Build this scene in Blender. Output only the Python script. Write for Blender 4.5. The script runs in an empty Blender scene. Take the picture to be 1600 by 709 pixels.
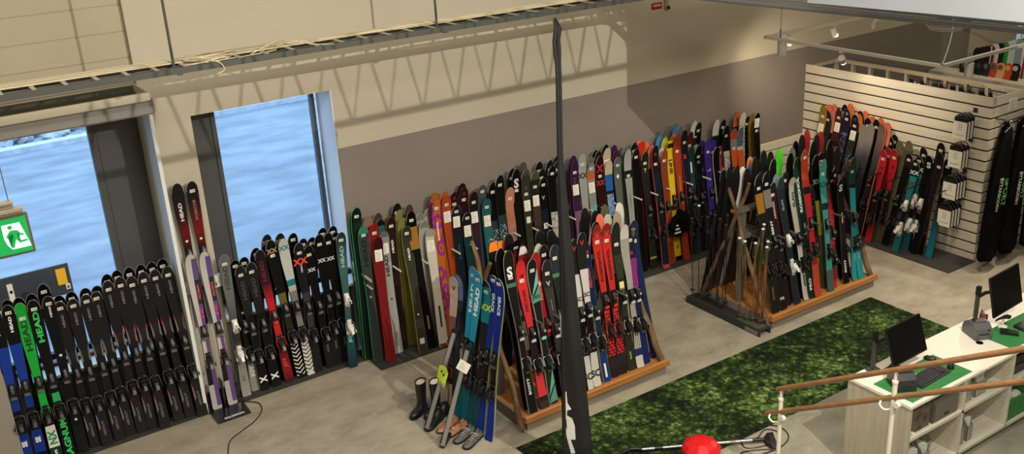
import bpy, bmesh, math, random
from math import sin, cos, pi, radians, sqrt
from mathutils import Vector, Matrix

random.seed(7)
SC = bpy.context.scene
COL = SC.collection

# ------------------------------------------------------------------ camera, world, lights, exposure
cam_d = bpy.data.cameras.new('camera')
cam = bpy.data.objects.new('camera', cam_d)
COL.objects.link(cam)
SC.camera = cam
cam_d.sensor_fit = 'HORIZONTAL'
cam_d.sensor_width = 36.0
cam_d.lens = 1537.66 / 1600 * 36.0
cam_d.clip_start = 0.05
cam_d.clip_end = 200
PITCH, ROLL, YAW = radians(21.1317), radians(-3.2269), radians(57.5509)
fwd = Vector((cos(YAW) * cos(PITCH), sin(YAW) * cos(PITCH), -sin(PITCH)))
rgt0 = Vector((sin(YAW), -cos(YAW), 0))
up0 = rgt0.cross(fwd)
rgt = cos(ROLL) * rgt0 + sin(ROLL) * up0
upv = -sin(ROLL) * rgt0 + cos(ROLL) * up0
cam.matrix_world = Matrix(((rgt.x, upv.x, -fwd.x, 0), (rgt.y, upv.y, -fwd.y, 0), (rgt.z, upv.z, -fwd.z, 5.5), (0, 0, 0, 1)))

SC.view_settings.view_transform = 'Standard'
SC.view_settings.look = 'None'
SC.view_settings.gamma = 1.0
SC.view_settings.use_curve_mapping = False
SC.view_settings.exposure = 0.10

wd = bpy.data.worlds.new('overcast_sky')
SC.world = wd
wd.use_nodes = True
bg = wd.node_tree.nodes['Background']
bg.inputs[0].default_value = (0.42, 0.66, 1.0, 1)
bg.inputs[1].default_value = 2.9

def area(name, loc, size, power, color, rot=(0, 0, 0), sizey=None):
    l = bpy.data.lights.new(name, 'AREA')
    l.energy = power
    l.color = color
    l.shape = 'RECTANGLE'
    l.size = size
    l.size_y = sizey or size
    o = bpy.data.objects.new(name, l)
    o.location = loc
    o.rotation_euler = rot
    COL.objects.link(o)
    return o

WARM = (1.0, 0.86, 0.64)
NEUTRAL = (1.0, 0.93, 0.80)
def aimed(name, loc, tgt, power, size, blend, rad=0.04, color=WARM):
    l = bpy.data.lights.new(name, 'SPOT')
    l.energy = power
    l.color = color
    l.spot_size = radians(size)
    l.spot_blend = blend
    l.shadow_soft_size = rad
    o = bpy.data.objects.new(name, l)
    o.location = loc
    o.rotation_euler = (Vector(tgt) - Vector(loc)).to_track_quat('-Z', 'Y').to_euler()
    COL.objects.link(o)
    return o

area('ceiling_fill_hall', (4.0, 3.6, 6.35), 2.2, 205, NEUTRAL, sizey=1.2)  # unseen area fills, this and the four below, added for soft overall light
area('ceiling_fill_shop', (9.0, 5.6, 6.35), 2.2, 75, NEUTRAL, sizey=1.2)
area('ceiling_fill_stairs', (3.5, -0.6, 6.35), 1.6, 170, NEUTRAL)
area('ceiling_fill_entrance', (0.6, 6.0, 6.35), 1.6, 150, NEUTRAL)
area('ceiling_fill_annex', (14.3, 7.4, 5.9), 1.4, 60, WARM)
# a strong lamp high by the stairs: throws the lattice joist's shadow on the window wall
aimed('hall_floodlight', (5.3, 1.0, 6.35), (5.6, 9.84, 3.2), 1500, 110, 0.6, 0.012, NEUTRAL)
# shop spotlights
SPOTS = [((9.9, 8.75, 2.72), (11.3, 9.8, 2.1), 60, 95), ((10.25, 8.95, 2.86), (10.3, 9.84, 2.2), 110, 110), ((9.80, 7.73, 2.84), (11.6, 8.6, 1.6), 300, 100),
         ((11.13, 8.92, 2.86), (11.6, 7.9, 1.5), 110, 100), ((10.29, 6.40, 2.78), (10.3, 6.2, 0.0), 80, 95), ((9.78, 7.1, 2.86), (8.6, 9.4, 0.9), 70, 85), ((11.6, 6.38, 2.86), (10.6, 5.6, 0.0), 150, 110)]
for i, (a, b, p, s) in enumerate(SPOTS):
    aimed('track_spot_light', a, b, p, s, 1.0)

# ------------------------------------------------------------------ helpers
def lin(c):
    if isinstance(c, str):
        c = c.lstrip('#')
        if len(c) == 3:
            c = ''.join(x * 2 for x in c)
        v = [int(c[i:i + 2], 16) / 255 for i in (0, 2, 4)]
        return tuple(x / 12.92 if x <= .04045 else ((x + .055) / 1.055) ** 2.4 for x in v) + (1.0,)
    return tuple(c) + ((1.0,) if len(c) == 3 else ())

MATS = {}
def mat(name, color='#888', rough=.5, metal=0., emit=None, es=1., spec=None, alpha=None):
    if name in MATS:
        return MATS[name]
    m = bpy.data.materials.new(name)
    m.use_nodes = True
    b = m.node_tree.nodes['Principled BSDF']
    b.inputs['Base Color'].default_value = lin(color)
    b.inputs['Roughness'].default_value = rough
    b.inputs['Metallic'].default_value = metal
    if spec is not None:
        b.inputs['Specular IOR Level'].default_value = spec
    if emit:
        b.inputs['Emission Color'].default_value = lin(emit)
        b.inputs['Emission Strength'].default_value = es
    MATS[name] = m
    return m

def noise_mat(name, c1, c2, scale=5, rough=.6, bump=0., detail=6, stretch=(1, 1, 1), lo=.35, hi=.65, c3=None, scale2=40, spec=None):
    """two-tone mottled surface in object space"""
    if name in MATS:
        return MATS[name]
    m = mat(name, c1, rough, spec=spec)
    nt = m.node_tree
    b = nt.nodes['Principled BSDF']
    tc = nt.nodes.new('ShaderNodeTexCoord')
    mp = nt.nodes.new('ShaderNodeMapping')
    mp.inputs['Scale'].default_value = stretch
    nt.links.new(tc.outputs['Object'], mp.inputs[0])
    n = nt.nodes.new('ShaderNodeTexNoise')
    n.inputs['Scale'].default_value = scale
    n.inputs['Detail'].default_value = detail
    nt.links.new(mp.outputs[0], n.inputs['Vector'])
    r = nt.nodes.new('ShaderNodeValToRGB')
    r.color_ramp.elements[0].position = lo
    r.color_ramp.elements[1].position = hi
    r.color_ramp.elements[0].color = lin(c1)
    r.color_ramp.elements[1].color = lin(c2)
    nt.links.new(n.outputs[0], r.inputs[0])
    out = r.outputs[0]
    if c3:
        n2 = nt.nodes.new('ShaderNodeTexNoise')
        n2.inputs['Scale'].default_value = scale2
        n2.inputs['Detail'].default_value = 4
        nt.links.new(mp.outputs[0], n2.inputs['Vector'])
        r2 = nt.nodes.new('ShaderNodeValToRGB')
        r2.color_ramp.elements[0].position = .5
        r2.color_ramp.elements[1].position = .72
        r2.color_ramp.elements[0].color = (0, 0, 0, 1)
        r2.color_ramp.elements[1].color = (.8, .8, .8, 1)
        nt.links.new(n2.outputs[0], r2.inputs[0])
        mx = nt.nodes.new('ShaderNodeMixRGB')
        nt.links.new(r2.outputs[0], mx.inputs[0])
        nt.links.new(out, mx.inputs[1])
        mx.inputs[2].default_value = lin(c3)
        out = mx.outputs[0]
    nt.links.new(out, b.inputs['Base Color'])
    if bump:
        bp = nt.nodes.new('ShaderNodeBump')
        bp.inputs['Strength'].default_value = bump
        bp.inputs['Distance'].default_value = .01
        nt.links.new(n.outputs[0], bp.inputs['Height'])
        nt.links.new(bp.outputs[0], b.inputs['Normal'])
    return m

def wood_mat(name, c1, c2, axis=0, scale=3.0, rough=.5):
    st = [18, 18, 18]
    st[axis] = .9
    return noise_mat(name, c1, c2, scale, rough, .15, 5, tuple(st), .3, .7)

def link(name, me, parent=None, mats=(), smooth=False):
    o = bpy.data.objects.new(name, me)
    COL.objects.link(o)
    for m in mats:
        me.materials.append(m)
    if parent is not None:
        o.parent = parent
    return o

def obj(name, bm, m=None, parent=None, smooth=False):
    bmesh.ops.recalc_face_normals(bm, faces=bm.faces[:])
    me = bpy.data.meshes.new(name)
    if smooth:
        for f in bm.faces:
            f.smooth = True
    bm.to_mesh(me)
    bm.free()
    ms = m if isinstance(m, (list, tuple)) else ([m] if m else [])
    o = link(name, me, parent, ms)
    if smooth:
        try:
            me.set_sharp_from_angle(angle=radians(40))
        except Exception:
            pass
    return o

def tag(o, label, cat, group=None, kind=None):
    o['label'] = label
    o['category'] = cat
    if group:
        o['group'] = group
    if kind:
        o['kind'] = kind
    return o

def thing(name, label, cat, loc=(0, 0, 0), rotz=0., group=None):
    o = bpy.data.objects.new(name, None)
    o.empty_display_size = .1
    COL.objects.link(o)
    o.location = loc
    o.rotation_euler = (0, 0, rotz)
    return tag(o, label, cat, group)

def struct(name, bm, m, smooth=False):
    o = obj(name, bm, m, None, smooth)
    o['kind'] = 'structure'
    return o

def dup(root, label, loc=None, rotz=None, group=None):
    r = root.copy()
    COL.objects.link(r)
    if loc is not None:
        r.location = loc
    if rotz is not None:
        r.rotation_euler = (0, 0, rotz)
    r['label'] = label
    if group:
        r['group'] = group
    for ch in list(root.children):
        c = ch.copy()
        COL.objects.link(c)
        c.parent = r
        for g in ch.children:
            d = g.copy()
            COL.objects.link(d)
            d.parent = c
    return r

def B():
    return bmesh.new()

def box(bm, x0, x1, y0, y1, z0, z1, mi=0, M=None, bev=0.):
    vs = [bm.verts.new((x, y, z)) for x in (x0, x1) for y in (y0, y1) for z in (z0, z1)]
    if M is not None:
        for v in vs:
            v.co = M @ v.co
    idx = [(0, 1, 3, 2), (4, 6, 7, 5), (0, 4, 5, 1), (2, 3, 7, 6), (0, 2, 6, 4), (1, 5, 7, 3)]
    fs = [bm.faces.new([vs[i] for i in f]) for f in idx]
    for f in fs:
        f.material_index = mi
    if bev:
        es = list({e for f in fs for e in f.edges})
        r = bmesh.ops.bevel(bm, geom=es, offset=bev, segments=2, affect='EDGES', clamp_overlap=True)
        for f in r['faces']:
            f.material_index = mi
    return fs

def loft(bm, rings, mi=0, cap=True, closed=True):
    vr = [[bm.verts.new(p) for p in r] for r in rings]
    n = len(vr[0])
    for a, b in zip(vr, vr[1:]):
        for i in range(n if closed else n - 1):
            j = (i + 1) % n
            try:
                bm.faces.new((a[i], a[j], b[j], b[i])).material_index = mi
            except ValueError:
                pass
    if cap and closed:
        for r in (vr[0], vr[-1]):
            try:
                bm.faces.new(r).material_index = mi
            except ValueError:
                pass
    return vr

def frame(d):
    d = d.normalized()
    a = Vector((0, 0, 1)) if abs(d.z) < .9 else Vector((1, 0, 0))
    u = d.cross(a).normalized()
    return u, d.cross(u).normalized()

def tube(bm, pts, r, n=8, mi=0, cap=True):
    pts = [Vector(p) for p in pts]
    rs = r if isinstance(r, (list, tuple)) else [r] * len(pts)
    rings = []
    u = None
    for i, p in enumerate(pts):
        d = (pts[min(i + 1, len(pts) - 1)] - pts[max(i - 1, 0)])
        if d.length < 1e-9:
            d = Vector((0, 0, 1))
        d.normalize()
        if u is None:
            u, v = frame(d)
        else:
            u = (u - d * u.dot(d))
            if u.length < 1e-6:
                u, v = frame(d)
            u.normalize()
            v = d.cross(u)
        rings.append([p + rs[i] * (u * cos(2 * pi * k / n) + v * sin(2 * pi * k / n)) for k in range(n)])
    loft(bm, rings, mi, cap)

def smooth_pts(pts, sub=6):
    P = [Vector(p) for p in pts]
    out = []
    for i in range(len(P) - 1):
        p0, p1, p2, p3 = P[max(i - 1, 0)], P[i], P[i + 1], P[min(i + 2, len(P) - 1)]
        for k in range(sub):
            t = k / sub
            out.append(.5 * ((2 * p1) + (p2 - p0) * t + (2 * p0 - 5 * p1 + 4 * p2 - p3) * t * t + (3 * p1 - p0 - 3 * p2 + p3) * t ** 3))
    out.append(P[-1])
    return out

def lathe(bm, prof, n=16, mi=0, M=None, cap=True):
    rings = []
    for r, z in prof:
        rings.append([Vector((max(r, 1e-4) * cos(2 * pi * k / n), max(r, 1e-4) * sin(2 * pi * k / n), z)) for k in range(n)])
    if M is not None:
        rings = [[M @ p for p in r] for r in rings]
    loft(bm, rings, mi, cap)

def prism(bm, poly, h, M=None, mi=0):
    """extrude 2-D polygon (x,y) by h in z"""
    a = [Vector((x, y, 0)) for x, y in poly]
    b = [Vector((x, y, h)) for x, y in poly]
    if M is not None:
        a = [M @ p for p in a]
        b = [M @ p for p in b]
    loft(bm, [a, b], mi)

_TXT = {}
def text_geo(s, bold=.0):
    """triangulated outline of a word, height of a capital = 1, centred"""
    k = (s, bold)
    if k in _TXT:
        return _TXT[k]
    cu = bpy.data.curves.new('word', 'FONT')
    cu.body = s
    cu.size = 1.0
    cu.offset = bold
    cu.resolution_u = 3
    o = bpy.data.objects.new('word', cu)
    COL.objects.link(o)
    dg = bpy.context.evaluated_depsgraph_get()
    me = o.evaluated_get(dg).to_mesh()
    vs = [v.co.copy() for v in me.vertices]
    fs = [tuple(p.vertices) for p in me.polygons]
    o.evaluated_get(dg).to_mesh_clear()
    bpy.data.objects.remove(o)
    bpy.data.curves.remove(cu)
    x0 = min(v.x for v in vs); x1 = max(v.x for v in vs)
    y0 = min(v.y for v in vs); y1 = max(v.y for v in vs)
    hh = max(y1 - y0, .3)
    vs = [Vector(((v.x - (x0 + x1) / 2) / hh, (v.y - (y0 + y1) / 2) / hh, 0)) for v in vs]
    _TXT[k] = (vs, fs, (x1 - x0) / hh)
    return _TXT[k]

def add_text(bm, s, h, M, mi=0, bold=.03, wide=1.0):
    vs, fs, w = text_geo(s, bold)
    bv = [bm.verts.new(M @ Vector((v.x * h * wide, v.y * h, 0))) for v in vs]
    for f in fs:
        try:
            bm.faces.new([bv[i] for i in f]).material_index = mi
        except ValueError:
            pass

def basis(o, x, y, z=None):
    """matrix with given origin and x / y directions"""
    x = Vector(x).normalized()
    y = Vector(y)
    y = (y - x * y.dot(x)).normalized()
    z = x.cross(y)
    return Matrix(((x.x, y.x, z.x, o[0]), (x.y, y.y, z.y, o[1]), (x.z, y.z, z.z, o[2]), (0, 0, 0, 1)))

# common materials
M_BLACK = mat('black_plastic', '#141415', .45)
M_DARK = mat('dark_grey_plastic', '#2b2b2d', .5)
M_STEEL = mat('brushed_steel', '#a9a9a8', .35, .9)
M_WHITE = mat('white_paint', '#e2dccb', .5)
M_WPLAST = mat('white_plastic', '#dedad2', .4)
M_PAPER = mat('white_paper', '#e9e4d6', .7)
M_GREYMETAL = mat('grey_galvanised', '#6f726f', .45, .5)

# ------------------------------------------------------------------ room shell
YW = 9.84     # window wall
XS = 11.63    # slatted partition
M_CREAM = noise_mat('cream_wall_paint', '#b7ae9a', '#bcb4a1', 1.2, .75, lo=.3, hi=.7)
M_TAUPE = noise_mat('taupe_wall_paint', '#7c736b', '#817870', 1.5, .8, lo=.3, hi=.7)
M_PANEL = noise_mat('beige_sandwich_panel', '#a79c84', '#ada28a', 1.5, .6, lo=.3, hi=.7)
M_FRAME = mat('dark_grey_window_frame', '#4a4a4b', .5)
M_FLOOR = noise_mat('polished_concrete', '#807868', '#aba28f', 2.4, .5, .05, 12, (1, 1.7, 1), .25, .75, c3='#a39b8a', scale2=9)

bm = B(); box(bm, -4, 19, -4, YW, -.2, 0)
struct('floor', bm, M_FLOOR)
bm = B(); box(bm, -4.3, 19, -4.3, YW + .4, 6.6, 6.8)
struct('ceiling', bm, M_CREAM)
bm = B(); box(bm, -4.3, -4, -4.3, YW + .4, -.2, 6.6); struct('wall_entrance', bm, M_CREAM)
bm = B(); box(bm, -4, 19, -4.3, -4, -.2, 6.6); struct('wall_stairs', bm, M_CREAM)
bm = B(); box(bm, 18.7, 19, -4, YW, -.2, 6.6); struct('wall_annex', bm, M_CREAM)
WB = YW + .46
bm = B()
box(bm, -4, .33, YW, WB, -.2, 3.3)               # left of the wide window
box(bm, 2.06, 2.52, YW, WB, -.2, 3.3)            # pier between the windows
box(bm, .33, 2.06, YW, WB, 3.25, 3.3)
box(bm, 2.52, 4.04, YW, WB, 3.15, 3.3)
box(bm, 4.04, 4.10, YW, WB, 2.49, 3.3)
box(bm, 4.10, 17.2, YW, WB, 2.49, 3.3)
box(bm, 2.07, 19, YW, WB, 3.3, 6.6)
box(bm, 15.76, 17.2, YW, WB, -.2, 2.49)
box(bm, 18.0, 19, YW, WB, -.2, 3.3)
box(bm, 17.2, 18.0, YW, WB, -.2, 1.55)
box(bm, 17.2, 18.0, YW, WB, 2.4, 3.3)
struct('wall_window', bm, M_CREAM)
bm = B(); box(bm, 4.04, 15.76, YW, WB, -.2, 2.49)
struct('wall_taupe', bm, M_TAUPE)
# sandwich panels above the wide window, with seams
bm = B()
z = 3.3
while z < 6.6:
    box(bm, -4, 2.07, YW + .06, WB, z + .008, min(z + .25, 6.6), bev=.004)
    box(bm, -4, 2.07, YW + .07, WB, z - .01, z + .008)
    z += .25
struct('wall_panels', bm, M_PANEL)
# low grey parapets under the windows
bm = B()
box(bm, .33, 2.06, YW + .05, WB, -.2, .8)
struct('wall_parapet_entrance', bm, M_FRAME)
bm = B()
box(bm, 2.52, 4.04, YW + .1, WB, -.2, .86)
struct('wall_parapet_shop', bm, M_FRAME)
# hollow shutter box over the wide window and its pale surround
bm = B()
box(bm, -1.2, 2.06, 9.34, 9.36, 3.485, 3.56)
box(bm, 2.04, 2.06, 9.36, YW, 3.475, 3.56)
box(bm, -1.2, 2.06, 9.36, YW, 3.475, 3.483)
struct('trim_1', bm, M_CREAM)
bm = B()
box(bm, -1.2, 2.03, 9.365, YW - .002, 3.484, 3.490)
box(bm, -1.2, 2.03, YW - .012, YW - .002, 3.490, 3.55)
struct('trim_2', bm, mat('dark_olive_lining', '#3a3a2c', .8))
bm = B()
box(bm, -1.2, 2.10, 9.42, 9.46, 3.345, 3.475)
box(bm, -1.2, 2.10, 9.46, YW, 3.325, 3.345)
struct('trim_5', bm, mat('grey_lintel_panel', '#8b8983', .6))
bm = B()
box(bm, 2.065, 2.10, 9.56, YW, .0, 3.325)
struct('trim_3', bm, mat('pale_window_surround', '#d9dcdd', .5))
bm = B(); box(bm, -2.0, .31, 9.58, YW, 0, 3.2); box(bm, -2.0, .32, 9.57, YW, 0, .07, 0)
struct('trim_4', bm, mat('grey_pilaster_paint', '#8d877c', .7))
for nm, x0, x1 in (('baseboard_pier', 2.10, 2.53), ('baseboard_window', 4.04, 10.7)):
    bm = B(); box(bm, x0, x1, YW - .014, YW, 0, .07)
    struct(nm, bm, M_WHITE)

# windows: dark frame, side panel, glass
def glass_mat():
    m = bpy.data.materials.new('window_glass')
    m.use_nodes = True
    nt = m.node_tree
    nt.nodes.clear()
    o = nt.nodes.new('ShaderNodeOutputMaterial')
    t = nt.nodes.new('ShaderNodeBsdfTransparent')
    t.inputs[0].default_value = (.93, .96, .97, 1)
    g = nt.nodes.new('ShaderNodeBsdfGlossy')
    g.inputs['Roughness'].default_value = .02
    f = nt.nodes.new('ShaderNodeFresnel')
    f.inputs[0].default_value = 1.35
    ge = nt.nodes.new('ShaderNodeNewGeometry')          # reflect on the outer skin only, a thin pane has no inner total reflection
    sb_ = nt.nodes.new('ShaderNodeMath'); sb_.operation = 'SUBTRACT'; sb_.inputs[0].default_value = 1.0
    nt.links.new(ge.outputs['Backfacing'], sb_.inputs[1])
    ml = nt.nodes.new('ShaderNodeMath'); ml.operation = 'MULTIPLY'
    nt.links.new(f.outputs[0], ml.inputs[0]); nt.links.new(sb_.outputs[0], ml.inputs[1])
    mx = nt.nodes.new('ShaderNodeMixShader')
    nt.links.new(ml.outputs[0], mx.inputs[0])
    nt.links.new(t.outputs[0], mx.inputs[1])
    nt.links.new(g.outputs[0], mx.inputs[2])
    nt.links.new(mx.outputs[0], o.inputs[0])
    return m
M_GLASS = glass_mat()

def window(n, x0, xg, xg1, x1, z0, z1, y, panel_right):
    w = bpy.data.objects.new(f'window_{n}', None)
    COL.objects.link(w)
    w['kind'] = 'structure'
    bm = B()
    t = .045
    box(bm, x0, x1, y, y + .07, z1 - t * .6, z1)
    box(bm, x0, x1, y, y + .07, z0, z0 + t)
    for x in (xg - t, xg1):
        box(bm, x, x + t, y, y + .07, z0, z1)
    obj('window_frame', bm, M_FRAME, w)
    if panel_right:
        bm = B(); box(bm, xg1 + t, x1, y + .02, y + .06, z0, z1); box(bm, xg1 + t + .03, x1 - .02, y + .012, y + .02, z0 + .05, z1 - .05)
        obj('side_panel', bm, M_FRAME, w)
    else:
        bm = B(); box(bm, x0, xg - t, y + .02, y + .06, z0, z1); box(bm, x0 + .02, xg - t - .03, y + .012, y + .02, z0 + .05, z1 - .05)
        obj('side_panel', bm, M_FRAME, w)
    bm = B(); box(bm, xg, xg1, y + .03, y + .04, z0, z1)
    obj('glass_pane', bm, M_GLASS, w)
    bm = B(); box(bm, x0, x1, YW + .01, y + .02, z0 - .02, z0 + .008)
    obj('window_sill', bm, M_WHITE, w)
bm = B()
box(bm, 4.03, 4.0401, YW + .0, 10.24, .86, 3.15)
struct('trim_6', bm, mat('white_reveal_paint', '#e4e7ea', .6))
window(1, .33, .36, 1.58, 2.06, .80, 3.25, 10.08, True)
window(2, 2.52, 2.87, 3.95, 4.04, .86, 3.15, 10.24, False)
w3 = bpy.data.objects.new('window_3', None); COL.objects.link(w3); w3['kind'] = 'structure'
bm = B(); box(bm, 17.2, 18, 10.0, 10.01, 1.55, 2.4); obj('glass_pane', bm, M_GLASS, w3)
bm = B()
for x in (17.2, 17.58, 17.96):
    box(bm, x, x + .04, 9.97, 10.03, 1.55, 2.4)
obj('window_frame', bm, M_WHITE, w3)

# outside: road, kerb, stone bank
M_ROAD = noise_mat('wet_asphalt', '#73787e', '#a0a5aa', 1.6, .8, .2, 12, (.55, 1.3, 1), .28, .72, c3='#8d9197', scale2=60)
bm = B(); box(bm, -14, 40, WB, 23.2, -.4, -.12); struct('road_outside', bm, M_ROAD)
bm = B(); box(bm, -14, 40, 23.0, 23.3, -.12, .0); struct('kerb_outside', bm, noise_mat('kerb_stone', '#b8bbc0', '#d2d5d8', 6, .8))
bm = B(); box(bm, -14, 40, 23.3, 40, -.4, -.05); 
rng = random.Random(3)
for i in range(1100):
    x = rng.uniform(-1, 16); y = rng.uniform(23.5, 28); s = rng.uniform(.08, .22)
    r = bmesh.ops.create_icosphere(bm, subdivisions=1, radius=s, matrix=Matrix.Translation((x, y, -.02 + .10 * (y - 23.5))) @ Matrix.Rotation(rng.uniform(0, 3), 4, 'Z') @ Matrix.Diagonal((1, .8, .6, 1)))
    for v in r['verts']:
        v.co += Vector((rng.uniform(-.05, .05), rng.uniform(-.05, .05), rng.uniform(-.03, .05)))
o = struct('terrain_outside', bm, noise_mat('grey_rubble', '#6d7074', '#c3c6ca', 2.5, .9))

# slatted partition: two faces and its corner
M_SLAT = wood_mat('whitewashed_board', '#cfc5b2', '#dcd2bf', 1, 2.0, .6)
M_SLATX = wood_mat('whitewashed_board_side', '#cfc5b2', '#dcd2bf', 0, 2.0, .6)
M_SLOT = mat('dark_slot', '#1d1a16', .8)
def slats(name, y0, y1, z_top, face_x=None, face_y=None, x0=0, x1=0, m=None):
    bm = B()
    z = z_top
    while z > .02:
        zb = max(z - .120, 0)
        if face_x is not None:
            box(bm, face_x, face_x + .02, y0, y1, zb, z, 0, bev=.003)
        else:
            box(bm, x0, x1, face_y, face_y + .02, zb, z, 0, bev=.003)
        z -= .1425
    if face_x is not None:
        box(bm, face_x + .02, face_x + .05, y0 + .03, y1, 0, z_top - .01, 1)
    else:
        box(bm, x0 + .03, x1, face_y + .02, face_y + .05, 0, z_top - .01, 1)
    return struct(name, bm, [m or M_SLAT, M_SLOT])
slats('wall_slatted_front', 6.84, YW, 2.225, face_x=XS)
slats('wall_slatted_side', 0, 0, 2.225, face_y=6.84, x0=XS + .0205, x1=14.2, m=M_SLATX)
# low white slatted panel along the window wall
bm = B()
z = 1.17
while z > .1:
    box(bm, 10.55, XS, YW - .05, YW - .02, max(z - .124, 0), z, 0, bev=.003)
    z -= .1425
box(bm, 10.55, XS, YW - .02, YW, 0, 1.16, 1)
struct('wall_low_slats', bm, [M_SLATX, M_SLOT])

# lattice joist high in the roof, left of frame: throws the zigzag shadows on the wall
bm = B()
yj = 4.0
for z, hh in ((5.43, .015), (5.13, .006)):
    box(bm, -4, 19, yj - .02, yj + .02, z - hh, z + hh)
x = 3.9
k = 0
while x < 7.3:
    a, b = (x, 5.13), (x + .07, 5.43)
    if k % 2:
        a, b = (x, 5.43), (x + .07, 5.13)
    M = basis((a[0], yj, a[1]), (b[0] - a[0], 0, b[1] - a[1]), (0, 1, 0))
    L = sqrt((b[0] - a[0]) ** 2 + (b[1] - a[1]) ** 2)
    for s in range(7):
        box(bm, s * L / 7, s * L / 7 + L / 14, -.009, .009, -.003, .003, 0, M)
    for s in (-.009, .005):
        box(bm, 0, L, s, s + .004, -.003, .003, 0, M)
    x += .075
    k += 1
struct('ceiling_joist', bm, M_GREYMETAL)

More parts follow.
